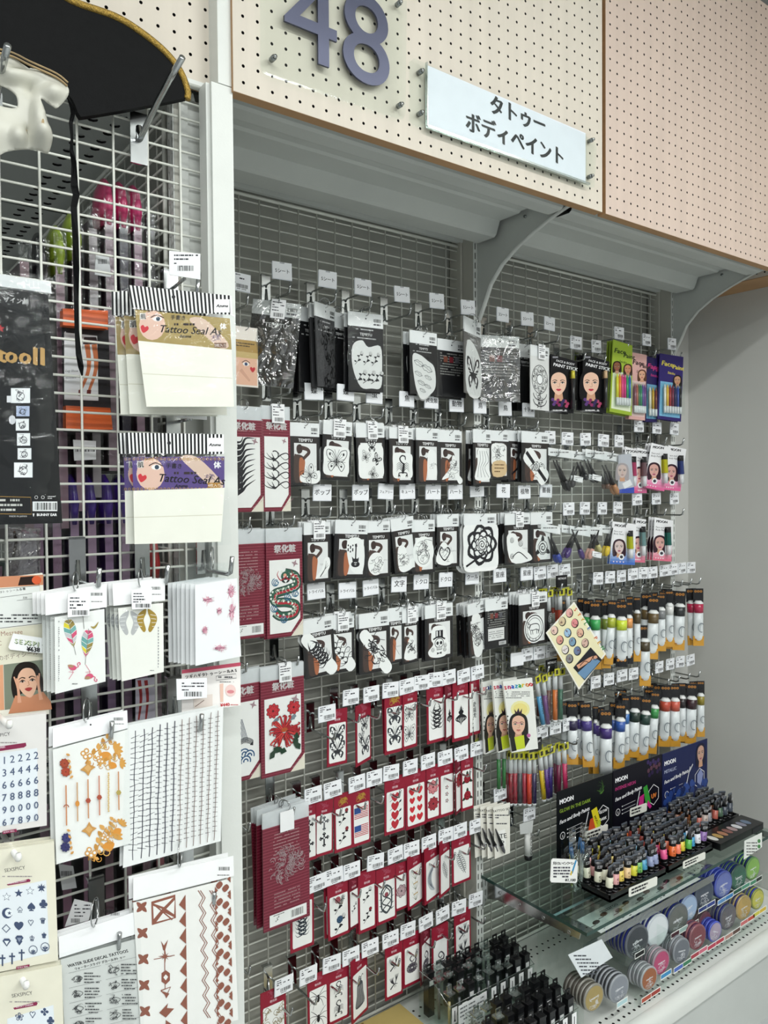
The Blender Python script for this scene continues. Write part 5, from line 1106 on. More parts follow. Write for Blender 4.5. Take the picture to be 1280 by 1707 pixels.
TU = [(936, 1030, 'b9bcb2', 'pale-capped paint tube half hidden by the leaflet', 14, 70, -.09, 0, 1, 0), (992, 1032, '3fae5c', 'large paint tube with a spring green band', 17, 80, -.10, 0, 2, 0), (1010, 1031, '7a8a3a', 'paint tube with an olive green band behind the lime one', 14, 80, -.08, 0, 1, 0), (1019, 1029, 'b5bd34', 'paint tube with a yellow-green band', 14, 76, -.095, 4, 2, 0),
 (1036, 1033, 'd8e83a', 'paint tube with a fluorescent yellow band and black foot label', 18, 76, -.108, 0, 1, 1), (1048, 1030, 'f0a45c', 'paint tube with a fluorescent orange band and black foot label', 13, 74, -.098, 0, 1, 1), (1062, 1022, '5f4f30', 'shadowed paint tube with a dark brown band', 11, 78, -.08, 0, 1, 0),
 (1075, 1069, '4c4028', 'low-hanging paint tube with a dark brown band, below the bronze one', 17, 72, -.09, 0, 0, 0), (1089, 1022, '6b5733', 'large paint tube with a bronze brown band', 18, 74, -.108, 2, 1, 0), (1102, 1017, '87888a', 'paint tube with a grey band', 14, 66, -.098, 0, 1, 0), (1116, 1010, 'ecebe8', 'paint tube with an all-white band', 13, 66, -.095, 0, 1, 0), (1133, 1011, '26282a', 'paint tube with a black band', 18, 70, -.10, 2, 2, 0), (1164, 1006, 'c0254e', 'paint tube with a crimson band, rightmost of the upper tubes', 16, 68, -.108, 0, 1, 0),
 (954, 1200, '30264c', 'shadowed paint tube at the left end of the lower tubes', 17, 72, -.08, 0, 1, 0), (977, 1200, '4b3a8a', 'paint tube with a violet band', 18, 76, -.095, -3, 2, 0), (993, 1205, '4a3c84', 'slim shadowed violet tube between the two violet tubes', 9, 82, -.08, 0, 1, 0), (1010, 1212, '47307c', 'large upright paint tube with a deep violet band and white foot', 20, 80, -.11, 0, 1, 0), (1034, 1201, '3a62b4', 'paint tube with a royal blue band', 17, 78, -.10, 2, 1, 0), (1043, 1189, '3f78c0', 'paint tube with a bright blue band behind the royal blue one', 12, 76, -.085, 0, 1, 0),
 (1058, 1186, '24392e', 'paint tube with a blackish green band', 17, 74, -.095, 2, 2, 0), (1076, 1190, '24443a', 'large paint tube with a dark bottle green band', 17, 76, -.106, 4, 1, 0), (1091, 1180, '3f9a50', 'paint tube with a leaf green band', 15, 74, -.10, 4, 1, 0), (1109, 1168, 'c8503a', 'paint tube with a vermilion band', 17, 74, -.095, 2, 2, 0), (1125, 1168, 'd4604c', 'paint tube with a coral red band', 16, 74, -.104, 0, 1, 0), (1137, 1164, '2a2426', 'slim paint tube with a black band among the reds', 12, 70, -.09, 0, 1, 0), (1153, 1165, '3a1f26', 'paint tube with a dark maroon band', 17, 72, -.106, 2, 1, 0), (1168, 1160, '9a8a2c', 'paint tube with an olive yellow band, rightmost of the lower tubes', 12, 66, -.10, 0, 1, 0)]
for px, py, cap, lab, w, h, y, tl, n, kd in TU: ptube(px, py, cap, 'hanging '+lab, w, h, y, tl, n, kd, foot=('white foot' not in lab))
# ================================================================ marker pens on yellow tags
def pen(px, py, col, label, h=82, w=8.5, y=-.10, tilt=0, n=0, captxt='d9dbdc', word_=None):
    P = at(px, py, y); m_px = (P-CAM).dot(_f)/FPX; R = w*m_px/2; H = h*m_px; t = thing('marker_pen', label, 'pen', P, 0, rad(tilt))
    m = MB(); m.tube([(0, 0, 0), (0, 0, -H*.32)], [R*.9, R], 10, captxt, 'plastic'); m.build('cap', t)
    m = MB(); m.tube([(0, 0, -H*.32), (0, 0, -H*.94)], R*.97, 10, col, 'plastic'); m.tube([(0, 0, -H*.94), (0, 0, -H)], [R*.97, R*.7], 10, 'e8e8e8', 'plastic')
    if word_:
        vs, fs, ww = text_geo(word_); k = R*1.0/.72; o = [(b*k-R*.4, -R*1.02, -H*.36-a*k) for a, b in vs]; m.idx(o, fs, '18181a' if col not in ('18181a',) else 'eeeeee', 'satin', False)
    m.build('barrel', t)
    m = MB(); m.box(-R*1.5, R*1.5, -R*1.15, -R*1.05, -.004, .016, 'ccc62e', 'satin'); m.box(-R*.8, R*.5, -R*1.2, -R*1.15, .0, .012, '2a2a16', 'satin'); m.build('yellow_tag', t)
    mb = MB(); mb.box(-R*1.7, R*1.7, -R*1.4, -R*1.35, -H*1.03, .04, 'ffffff', 'film'); mb.build('bag', t)
    for k in range(n): dup(t, (P.x+.003*(k+1), P.y+.014*(k+1), P.z+RND.uniform(-.003, .003)), (0, rad(tilt+RND.uniform(-3, 3)), 0), behind('pen', k, label))
PN = [(914, 992, '18181a', 'black marker pen in the upper pens', 0, 3), (933, 990, 'a8402c', 'rust red marker pen, upper pens', 0, 3), (946, 990, '8a8a90', 'grey marker pen at the right of the upper pens', 0, 2),
 (894, 1135, '5aa8d8', 'sky blue marker pen leaning beside the face paint kit', -12, 0), (905, 1133, '7a4a8a', 'violet marker pen behind the sky blue one', -9, 1), (914, 1124, '6a3a34', 'brown marker pen in the middle pens', 0, 3), (925, 1123, 'dd7a3a', 'orange marker pen in the middle pens', 0, 0), (934, 1122, '2f6a50', 'dark green marker pen in the middle pens', 0, 2),
 (851, 1262, '8a1e2a', 'dark red marker pen, leftmost of the lower pens', 0, 2), (858, 1262, 'b02038', 'bright red marker pen in the lower pens', 0, 1), (866, 1262, '4a4a50', 'charcoal marker pen in the lower pens', 0, 2), (874, 1262, 'c03a50', 'rose marker pen in the lower pens', 0, 1), (882, 1263, 'd9452f', 'scarlet marker pen at the front of the lower pens', 0, 0), (890, 1262, '3a2a5a', 'indigo marker pen in the lower pens', 0, 2), (900, 1258, 'e0bf2c', 'yellow marker pen in the lower pens', -7, 0), (908, 1256, '6a3f9a', 'purple spotted marker pen behind the yellow one', -6, 2), (917, 1252, '4c3a8a', 'blue-violet marker pen in the lower pens', 0, 1), (931, 1248, '7c2a4a', 'plum marker pen in the lower pens', 0, 1), (940, 1246, 'd03a6a', 'magenta pink marker pen, rightmost of the lower pens', -3, 0)]
for px, py, col, lab, tl, n in PN: pen(px, py, col, lab, tilt=tl, n=n, y=-.105 if n == 0 else -.092, word_='STARS PEN')
for k, (px, py) in enumerate(((831, 1262), (840, 1261))):
    P = at(px, py, -.09); t = thing('green_marker', 'slim green pen in a clear sleeve, %s of the pair' % ('left', 'right')[k], 'pen', P); m = MB(); m.tube([(0, 0, -.005), (0, 0, -.085)], .005, 8, '2a7a3a', 'plastic'); m.tube([(0, 0, .02), (0, 0, -.005)], .005, 8, 'c9ccca', 'plastic'); m.build('barrel', t)
    m = MB(); m.box(-.009, .009, -.007, -.0066, -.09, .04, 'ffffff', 'film'); m.build('sleeve', t)
# black hang boxes beside the pens
for px, py, lab in ((936, 966, 'above the rust red pens'), (919, 1106, 'above the orange pen'), (893, 1238, 'above the lower pens')):
    P = at(px, py, -.10); t = thing('hang_tag', 'small black printed hang tag '+lab, 'tag', P); m = MB(); m.box(-.022, .022, -.002, .002, -.022, .012, '141416', 'satin'); A = Art(m, .044, z0=.012, y=-.0022, mat='satin'); A.text('METALLIC', 50, 26, 13, 'e8e8e8', .5, bold=.5); m.build('tag', t)
# ---- leaflet hung cornerwise
t, mb, A = flat('leaflet', 'cream leaflet hanging cornerwise with round pictures of body drawings', 'leaflet', [(957, 1003), (1010, 1090), (965, 1150), (910, 1055)], -.13, 'f4f1e4', -4, .001)
A.poly([(957, 1007), (1007, 1090), (965, 1146), (913, 1055)], 'efe8bf')
for k, ch in enumerate('STYLE PEN'): A.text(ch, 956+5.6*k, 1016+7.9*k, 6, ('c8402c', 'd06a2c', 'd0a02c', '3a8a4a', '3a70b0')[k % 5], 0, bold=1.2, rot=55)
for i, (x, v) in enumerate(((949, 1022), (937, 1036), (958, 1039), (924, 1051), (946, 1055), (967, 1055), (933, 1067), (954, 1070), (975, 1072), (942, 1083), (962, 1085), (949, 1098))):
    A.disc(x, v, 6.2, '1c1a1c', 8, n=12); A.disc(x-.6, v-.5, 5.2, ('e8b0a8', 'd9c4a0', 'e09090', 'efcfc0', '9fc0dc', 'e3b79c', 'e0a090', '7fa0b8', 'd9b8a8', 'e8e0dc', '6f7f9f', '8a8a8a')[i], 7, n=12); m_mess(A.sub(x, v, 5), '6a3a44', i, 3, .15)
A.poly([(984, 1079), (1003, 1100), (974, 1134), (955, 1113)], '23252c'); A.poly([(990, 1096), (1000, 1102), (974, 1132), (962, 1122)], '6f93b5'); A.line(cr([(962, 1112), (975, 1104), (984, 1098), (995, 1094)], 4), 7, 'd9a284', 5); A.ring(992, 1096, 4, 1.2, '3a2420', n=8); A.line(cr([(966, 1110), (974, 1102), (982, 1104), (988, 1094)], 4), 1.2, '3a2420')
mb.build('sheet', t)
# ---- face paint kit with the child's portrait
def snaz(x0, label, y, n=0):
    t, mb, A = flat('face_paint_kit', label, 'face paint', [(x0+3, 1136), (x0+52, 1130), (x0+62, 1248), (x0+18, 1255)], y, 'efefe9', -14, .006)
    for k, ch in enumerate('snazaroo'): A.text(ch, x0+5+5.9*k, 1149-.8*k, 8.4, ('c8283a', 'c0306a', '3a5ab8', '3a9ac0', '3aa05a', 'd8c02c', 'd87a2c', 'c8283a')[k], 0, bold=1.6)
    A.greek(x0+8, 1153, x0+48, 4, 3.2, 1.2, '6a6a6a', 5); A.disc(x0+32, 1182, 16, 'f0e8a8', 14); A.disc(x0+32, 1182, 12, 'efdf8a', 10)
    A.poly([(x0+24, 1192), (x0+22, 1182), (x0+26, 1187), (x0+29, 1180), (x0+31, 1187), (x0+35, 1181), (x0+34, 1192)], '3a1c3a')
    a = face(A, x0+29, 1209, 16, 'e8b9a0', '16120f', 'c06a60'); A.poly([(x0+22, 1229), (x0+38, 1225), (x0+40, 1247), (x0+26, 1250)], 'c9d62e'); A.poly([(x0+14, 1225), (x0+22, 1229), (x0+26, 1251), (x0+18, 1253)], '16120f'); A.poly([(x0+38, 1224), (x0+48, 1232), (x0+40, 1246)], '16120f'); A.line([(x0+25, 1205), (x0+33, 1205)], 1.2, 'd07a90'); A.disc(x0+46, 1226, 3.5, 'c06aa0', n=6)
    for k in range(4): A.disc(x0+11, 1194+7*k, 1.4, '2a2a2a', n=6)
    mb.build('card', t); filmsheet([(x0+1, 1130), (x0+53, 1124), (x0+64, 1252), (x0+17, 1259)], -.008, t, 'film', .003, 4)
    for k in range(n): dup(t, t.location+Vector((-.020*(k+1), .018*(k+1), -.004*k)), (0, rad(2*(k+1)), rad(-14+14*(k+1))), behind('face paint kit', k, 'front kit with the crowned child'))
snaz(835, 'white face paint kit with a rainbow heading and a smiling crowned child', -.13, 3)
# ---- eyelash glue card, sample tube, blank tag
t, mb, A = flat('brush_card', 'cream card with a slim black brush strapped across it', 'makeup brush', [(822, 1346), (850, 1338), (850, 1422), (825, 1432)], -.105, 'e9e7dd', -6, .002)
A.text('TATTOO SET', 836, 1352, 3.6, '3a3a3a', .5, bold=.6, rot=-10); A.greek(825, 1358, 847, 2, 4, 2, '55555a'); A.poly([(828, 1386), (842, 1382), (843, 1410), (829, 1414)], 'f5f5f0'); A.text('TE', 833, 1398, 8, '2a2a2a', 0, bold=.4, rot=-8); A.text('P', 836, 1409, 8, '2a2a2a', 0, bold=.4, rot=-8); A.greek(827, 1372, 846, 1, 3, 2, '55555a')
mb.build('card', t); q = PArt(MB(), t, -.008); p = q.p3(826, 1382, 0); r = q.p3(841, 1422, 0); brush(t, p[0], p[2], r[0], r[2], '1c1c1e', '5a5a5e', .007, -.008); copies(t, 3, .012, 'cream card with the slim black brush', 'makeup brush', -.012)
t, mb, A = flat('blank_tag', 'small blank grey tag on the lowest right hook', 'tag', [(866, 1374), (889, 1367), (887, 1388), (867, 1391)], -.10, 'c9ccca', 0, .0008); mb.build('tag', t)
P = at(878, 1432, -.075); t = thing('sample_tube', 'small white sample tube lettered COLOUR standing on its black cap', 'paint tube', (P.x, -.08, .526)); m = MB()
rg = lambda z, a, b: [(a*cos(2*pi*k/12), b*sin(2*pi*k/12), z) for k in range(12)]
m.loft([rg(.014, .0125, .0125), rg(.05, .0125, .010), rg(.088, .0145, .001)], ['e5e6e2', 'e5e6e2']); vs, fs, w_ = text_geo('COLOUR'); k_ = .009/.72
m.idx([(-(b*k_)+.004, -.0128+(.08-.02)*0, .018+a*k_) for a, b in vs], fs, '1c1c1e', 'satin', False); m.build('body', t)
m = MB(); m.loft([rg(0, .0105, .0105), rg(.014, .0115, .0115)], ['18181a']); m.build('cap', t)
# ================================================================ things hung on the left wire screen
YL = -.530
# hooks on the screen (base pixel, on the wires)
def lhook(px, py, desc, card=None, big=True, L=.105, yaw=0):
    q = at(px, py, SY-.006); return hook((q.x, SY-.002, q.z+.022), '', card, big, yaw, label='chrome hook on the left wire screen '+desc)
lhook(128, 948, 'carrying the feather and flamingo sheet'); lhook(236, 943, 'carrying the lip print sheet'); lhook(338, 930, 'carrying the red scar sheet'); lhook(148, 1185, 'carrying the gold ornament sheet'); lhook(290, 1175, 'behind the pink and white card'); lhook(310, 1452, 'carrying the brown tribal sheet'); lhook(160, 1512, 'carrying the instruction sheet')
lhook(284, 500, 'carrying the gold striped pack'); lhook(288, 738, 'carrying the violet striped pack')
def bighook(px, py, tipx, tipy, lab):
    b = at(px, py, SY-.008); e = at(tipx, tipy, SY-.165); t = thing('display_hook', lab, 'hook', (b.x, SY-.002, b.z))
    m = MB(); m.box(-.0125, .0125, -.010, -.006, -.045, .028, 'ffffff', 'chrome'); m.build('base_plate', t)
    m = MB(); v = Vector((e.x-b.x, e.y-SY, e.z-b.z)); m.tube([(0, -.010, .008), (0, -.014, -.012), (0, -.022, -.008), (v.x*.5, v.y*.5, v.z*.42), v*.74, v], .0042, 10, m='chrome'); m.build('arm', t)
bighook(230, 222, 303, 97, 'large chrome hook under the black hat, right one'); bighook(-14, 190, 12, 78, 'large chrome hook in front of the white mask, left one')
def lcard(name, label, cat, c, col, draw, y=YL, yaw=0, th=.0012, m='satin', n=0, step=.008, bag=None, header=None, dx=-.003, amp=.0016, key='film', back=None):
    t, mb, A = flat(name, label, cat, c, y, col, yaw, th, m); draw(A); mb.build('card', t)
    if header: mh, Ah = sheet(header[0], -.001, header[1], 'satin', 'header', t); header[2](Ah) if len(header) > 2 else None; mh.build('header', t)
    if bag: filmsheet(bag, -th-.004, t, key, amp, len(label)+3)
    if n: copies(t, n, step, back or label, cat, dx)
    return t
def ring_on(t, px, py, r=.012, dy=-.004):
    q = PArt(MB(), t, dy).p3(px, py, 0); m = MB(); m.tube([(q[0]+r*.5*sin(2*pi*k/16), q[1]+r*.8*sin(2*pi*k/16), q[2]+r+r*cos(2*pi*k/16)) for k in range(16)], .001, 5, closed=True); m.build('ring', t)
def ltag(t, c, seed=1, dy=-.008):
    m, A = sheet(c, dy, 'f2f3f4', 'satin', 'price_tag', t); (x0, y0), (x1, y1), (x2, y2), (x3, y3) = c; w = x1-x0; h = y3-y0
    A.greek(x0+w*.1, y0+h*.15, x1-w*.1, 1, 3, h*.05, '33333a', seed); A.greek(x0+w*.08, y0+h*.3, x1-w*.08, 1, 3, h*.05, '33333a', seed+1); A.greek(x0+w*.1, y0+h*.44, x1-w*.25, 1, 4, h*.07, '22222a', seed+2); A.greek(x0+w*.08, y0+h*.58, x0+w*.5, 1, 3, h*.05, '33333a', seed+3)
    A.bars(x0+w*.2, y0+h*.7, x1-w*.08, y0+h*.9, seed=seed); m.build('price_tag', t)
# large black pack with gold lettering
def d_tooll(A):
    for ch, x_ in (('a', -52), ('t', -30), ('t', -5), ('o', 8), ('o', 31), ('l', 55), ('l', 67)): A.text(ch, x_, 603+x_*.07, 27 if ch != 'l' else 30, 'b8935a', 0, bold=1.3)
    for k, ch in enumerate('ザイン帳'): A.text(ch, 6+11*k, 503+k*1.2, 7, 'c9c9c9', 0, bold=.3)
    A.sub(1, 548, 7).poly([(cos(-pi/2+k*pi/5)*(1 if k % 2 == 0 else .4), sin(-pi/2+k*pi/5)*(1 if k % 2 == 0 else .4)) for k in range(10)], 'b02a30')
    ys = [(18, 647, 50, 672), (27, 677, 49, 694), (26, 698, 48, 718), (28, 722, 50, 743), (29, 747, 52, 766), (23, 771, 54, 796)]
    for i, (a, b, c, d) in enumerate(ys):
        A.rect(a, b, c, d, 'dfe2e6' if i != 1 else 'b4c0dc'); A.rect(a+1.2, b+1.2, c-1.2, d-1.2, 'f0f1f2' if i != 1 else 'b4c0dc'); m_mess(A.sub((a+c)/2, (b+d)/2, (d-b)*.4), '3a3a44', i+4, 7, .1); A.ring((a+c)/2, (b+d)/2+1, (d-b)*.26, 1, '3a3a44')
    A.rect(11, 660, 19, 671, 'd9dbdf'); A.disc(20, 700, 6, 'c9cbd0', 8, n=8)
    A.line([(-60, 826), (51, 829), (52, 857), (-60, 856)], .9, 'b08a4a')
    for k in range(3): A.greek(-50, 832+8*k, 48, 1, 5, 3.6, 'c9c9c4', 7+k)
    A.rect(54, 836, 95, 852, 'e9eaea'); A.bars(58, 838, 93, 850); A.text('MADE IN JAPAN', 15, 862, 3, 'd0d0d0', 0); A.text('BUNNY EAR', 61, 860, 4.4, 'f0f0f0', 0, bold=1.2); A.ring(60, 829, 2.6, .8, 'd0d0d0', n=8); A.ring(71, 829, 2.6, .8, 'd0d0d0', n=8); A.greek(79, 827, 92, 2, 3, 1.4, 'd0d0d0')
    for k in range(3): A.poly([(54, 856), (57, 856), (56, 861), (55, 861)], 'e0e0e0')
lcard('sketchbook_pack', 'large black pack with gold lettering and small step drawings at the left edge', 'tattoo pack', [(-230, 448), (80, 491), (104, 872), (-222, 880)], '101214', d_tooll, y=YL-.01, th=.004, bag=[(-236, 405), (94, 463), (106, 878), (-226, 890)], n=1, step=.012, key='film', amp=.004, header=([(-230, 420), (84, 470), (86, 489), (-230, 446)], 'dcdfe0'))
# striped header seal packs
def seal(c, stripe, box, col, label, yaw, extra, n=0, y=YL, goldtrim=False):
    def d(A):
        A.poly([(box[0][0], box[0][1]), box[1], box[2], box[3]], col)
        x0, y0 = box[0]; x1, y1 = box[1]; h = box[3][1]-y0
        A.disc(x0+h*.55, y0+h*.5, h*.42, 'e3bfae', h*.48, n=16); A.disc(x0+h*.72, y0+h*.3, h*.15, 'f2efec', h*.08, n=10); A.disc(x0+h*.74, y0+h*.3, h*.07, '3b4a5c', n=8); A.line(cr([(x0+h*.5, y0+h*.26), (x0+h*.7, y0+h*.17), (x0+h*.92, y0+h*.27)], 4), h*.03, '3a2c28'); A.line(cr([(x0+h*.4, y0+h*.08), (x0+h*.75, y0-h*.0), (x0+h, y0+h*.12)], 4), h*.04, '6a4c3c', .5)
        heart(A.sub(x0+h*.3, y0+h*.62, h*.15, 15), 'cf3b44')
        A.poly(cr([(x1-h*1.3, y1+h*.02), (x1-h*.8, y1+h*.03), (x1-h*.05, y1+h*.8), (x1-h*.3, y1+h*.95), (x1-h*.9, y1+h*.45)], 4, True), 'd9bfae'); m_mess(A.sub(x1-h*.45, y1+h*.58, h*.16), '6a5a78', 3, 8, .12)
        A.text('手書き', x0+(x1-x0)*.45, y0+h*.32, h*.12, '2a2424', .5, bold=.6, rot=3); A.text('Tattoo Seal As', x0+h*.75, y0+h*.72, h*.24, '1e1a1c', 0, shear=.28, bold=.4, rot=3); A.greek(x0+h*1.25, y0+h*.44, x0+h*2, 1, 3, h*.07, '3a3030', 4); A.text('Azuma', x0+(x1-x0)*.5, y0+h*.9, h*.1, '1e1a1c', .3, shear=.3, bold=.8)
        A.text('体', x1-h*.22, y1+h*.33, h*.16, 'f4f4f4', .5, bold=1); A.rect(x0+h*.15, y0+h*.12, x0+h*.34, y0+h*.32, 'd9d6d0'); A.text('肌', x0+h*.17, y0+h*.29, h*.13, '3a3436', 0, bold=.8); A.rect(x1-h*.5, y1+h*.78, x1-h*.12, y1+h*.93, '7a5a4a' if not goldtrim else 'b0803a'); A.text('2枚入り' if not goldtrim else '4枚入り', x1-h*.31, y1+h*.9, h*.08, 'f0e8e0', .5)
        if goldtrim:
            for v in (.04, .93):
                for k in range(24): A.ring(x0+(x1-x0)*(k+.5)/24, y0+h*v+1, h*.035, .8, 'c09a4a', n=6)
        # folded sheet below
        A.poly([box[3], box[2], c[2], c[3]], 'f1f0e4'); a_, b_ = box[3], box[2]; m = .5
        A.line([(a_[0]*(1-m)+c[3][0]*m+1, a_[1]*(1-m)+c[3][1]*m), (b_[0]*(1-m)+c[2][0]*m-1, b_[1]*(1-m)+c[2][1]*m)], 1.4, 'd8d5c2')
    def dh(A):
        (x0, y0), (x1, y1), (x2, y2), (x3, y3) = stripe; k = 0
        N = 26
        for k in range(N): u0, u1 = k/N, (k+.5)/N; A.poly([(x0*(1-u0)+x1*u0, y0*(1-u0)+y1*u0), (x0*(1-u1)+x1*u1, y0*(1-u1)+y1*u1), (x3*(1-u1)+x2*u1, y3*(1-u1)+y2*u1), (x3*(1-u0)+x2*u0, y3*(1-u0)+y2*u0)], '17171a')
        w = x1-x0; A.rect(x1-w*.17, y1+6, x1-w*.02, y2-4, 'f4f4f4'); A.text('Azuma', x1-w*.095, (y1+y2)/2+3, 5, '17171a', .5, shear=.3, bold=1.2)
        A.disc(x0+w*.44, (y0+y3)/2, 3.2, '2a2a2e', n=8)
    t = lcard('seal_pack', label, 'tattoo seal pack', c, 'f3f2e8', d, yaw=yaw, y=y, header=(stripe, 'f2f3f2', dh), bag=extra, amp=.003)
    if n: copies(t, n, .012, label, 'tattoo seal pack', -.007)
    return t
t = seal([(226, 520), (384, 533), (390, 678), (244, 678)], [(213, 475), (386, 493), (387, 525), (220, 515)], [(225, 516), (383, 531), (386, 583), (230, 568)], 'a8935c', 'gold-banded tattoo seal pack under a black and white striped header', -10, [(212, 512), (392, 524), (402, 682), (236, 682)], 0, YL-.008)
t2 = seal([(210, 527), (376, 538), (378, 692), (216, 690)], [(199, 484), (372, 500), (372, 534), (200, 524)], [(206, 526), (370, 542), (374, 598), (210, 590)], 'a08c58', 'second gold-banded seal pack showing at the left behind the front one', -8, [(198, 520), (380, 532), (384, 694), (208, 692)], 1, YL+.014)
t = seal([(222, 762), (366, 762), (368, 903), (224, 907)], [(210, 721), (373, 724), (373, 757), (212, 756)], [(220, 762), (374, 761), (374, 813), (222, 818)], '5d4c86', 'violet-banded tattoo seal pack under a black and white striped header', -10, [(208, 756), (376, 754), (386, 908), (214, 918)], 1, YL-.004, True)
for c, lab, d in (([(282, 418), (334, 423), (334, 466), (282, 458)], 'barcode price plate above the gold seal pack', 4), ([(292, 682), (345, 684), (345, 700), (293, 696)], 'barcode price plate between the gold and the violet seal packs', 9)):
    P = at(*c[0], YL+.03); t, mb, A = flat('price_plate', lab, 'price card', c, YL+.03, 'eef0f1', -8, .0016); (x0, y0), (x1, y1) = c[0], c[1]; h = c[3][1]-y0
    A.greek(x0+8, y0+h*.16, x1-4, 2, h*.16, h*.06, '33333a', d); A.greek(x0+8, y0+h*.5, x0+22, 2, h*.12, h*.05, '33333a', d+1); A.bars(x0+14, y0+h*.62, x1-10, y0+h*.84); mb.build('card', t)
    m = MB(); A2 = PArt(m, t, .002); q = A2.p3((x0+x1)/2, c[2][1]-2, 0); m.tube([(q[0], .004, q[2]), (q[0], .09, q[2]+.002)], .0026, 7); m.build('label_arm', t)
# feather sheet
def feather(A, x, v, s, rot, cols, flip=1):
    a = A.sub(x, v, s, rot)
    N = 6
    for k in range(N):
        v0 = -1+2*k/N; v1 = v0+2/N; w0 = .42*sin(pi*min(.97, max(.06, (v0+1)/2*.85+.1))); w1 = .42*sin(pi*min(.97, max(.02, (v1+1)/2*.85+.1)))
        for q in (1, -1): a.poly([(0, v0+.12), (w0*q, v0-.12 if k else v0+.1), (w1*q, v1-.14), (0, v1+.1)], cols[(k*2+(q > 0)) % len(cols)]); a.line([(0, v1+.1), (w1*q, v1-.14)], .03, 'f4f4f0')
    a.line([(0, -1), (.02, 1.5)], .035, '8a8a86')
def flamingo(A, x, v, s, fl=1, rot=0):
    a = A.sub(x, v, s, rot); a.poly(cr([(-.8*fl, -.1), (-.3*fl, -.35), (.3*fl, -.2), (.5*fl, .2), (.1*fl, .5), (-.5*fl, .35)], 4, True), 'd8587c'); a.poly(cr([(-.9*fl, -.3), (-.3*fl, -.4), (.1*fl, -.1), (-.5*fl, .1)], 3, True), 'b08a6a')
    a.line(cr([(.4*fl, .1), (.8*fl, -.1), (.65*fl, -.5), (.95*fl, -.75), (1.1*fl, -.5), (.95*fl, -.35)], 5), .13, 'd8587c'); a.line([(-.1*fl, .4), (-.05*fl, .9), (-.7*fl, 1.9)], .07, 'd8587c'); a.line([(-.2*fl, .4), (-.75*fl, .75), (.1*fl, .8)], .06, 'd8587c')
def d_feather(A):
    C1 = ['9c8a4a', 'a8944c', 'e0d23a', '9c8a4a', '6fa8a4', '7ab0ac', 'c9c9cc', 'd8587c', 'd8587c', 'c9c9cc']
    feather(A, 118, 1055, 25, -12, C1); feather(A, 145, 1072, 24, 6, ['d8587c', 'c84a70', 'bfc0c4', 'd8587c', '6fa8a4', '7ab0ac', '6fa8a4', '9c8a4a', 'e0d23a', '9c8a4a']); A.line([(140, 1048), (138, 1026)], 1, '8a8a86')
    A.poly(cr([(151, 1044), (157, 1044), (164, 1036), (161, 1044), (156, 1048)], 3, True), 'a8944c'); flamingo(A, 122, 1112, 10.5); flamingo(A, 150, 1128, 10.5, -1, 180); A.greek(120, 1139, 130, 1, 3, 1.4, '777777'); A.greek(97, 1035, 99, 30, 3.4, 1.6, '9a9a9e', 5)
t = lcard('tattoo_sheet', 'clear pack with coloured feathers and pink flamingos', 'tattoo sheet', [(91, 1029), (174, 1015), (176, 1136), (92, 1157)], 'f1f2ef', d_feather, y=YL, n=3, header=([(75, 990), (178, 973), (178, 1012), (76, 1026)], 'f2f3f3', lambda A: (A.bars(151, 988, 170, 993), A.greek(152, 1002, 172, 1, 3, 1.5, '888888'))), bag=[(77, 1024), (184, 1011), (183, 1144), (80, 1161)], back='feather and flamingo pack'); ltag(t, [(113, 990), (150, 987), (149, 1026), (113, 1029)], 2); ring_on(t, 128, 985)
def lipprint(A, x, v, s, col):
    for q in (1, -1):
        A.poly(cr([(x+q*s*.12, v-s), (x+q*s*.75, v-s*.55), (x+q*s*.85, v+s*.1), (x+q*s*.35, v+s), (x+q*s*.1, v+s*.8), (x+q*s*.3, v), (x+q*s*.1, v-s*.6)], 4, True), col)
        for k in range(4): A.line([(x+q*s*(.3+.05*k), v-s*.5+s*.35*k), (x+q*s*.8, v-s*.4+s*.3*k)], .7, 'f1f2ef')
def d_lips(A): lipprint(A, 216, 1038, 20, 'b9babb'); lipprint(A, 245, 1034, 19, 'a88c3c'); A.greek(263, 1045, 264.6, 14, 5, 3, '9a9a9e', 3); A.greek(250, 1117, 257, 1, 3, 1.2, '888888')
t = lcard('tattoo_sheet', 'clear pack with a silver and a gold lip print', 'tattoo sheet', [(197, 1014), (272, 1005), (273, 1120), (203, 1136)], 'f1f1ea', d_lips, y=YL, n=3, header=([(187, 973), (275, 964), (275, 1001), (189, 1010)], 'f1f2f2', lambda A: (A.bars(252, 978, 268, 983), A.greek(253, 990, 270, 1, 3, 1.5, '888888'))), bag=[(188, 1010), (274, 1000), (276, 1118), (192, 1136)], back='silver and gold lip print pack'); ltag(t, [(219, 984), (254, 980), (252, 1014), (220, 1016)], 5); ring_on(t, 236, 978)
def d_scar(A):
    r = random.Random(9)
    for x, v, sx, sy in ((346, 1000, 14, 11), (385, 985, 9, 22), (386, 1020, 8, 26), (365, 1018, 6, 11), (341, 1050, 7, 12), (366, 1080, 14, 9)):
        for k in range(26):
            a = r.uniform(0, 2*pi); L = r.uniform(.2, 1); A.line(cr([(x-sx*.5*cos(a), v-sy*.5*sin(a)), (x+r.uniform(-2, 2), v+r.uniform(-2, 2)), (x+L*sx*cos(a), v+L*sy*sin(a))], 3), 1.6, ('e3b4c0', 'd592a6', 'edccd4', 'c77f98')[k % 4], .3)
        for k in range(3): A.line(cr([(x-sx*.6, v+r.uniform(-4, 4)), (x, v+r.uniform(-3, 3)), (x+sx*.8, v-sy*.4+k*3)], 3), .8, '8e4a66', .3)
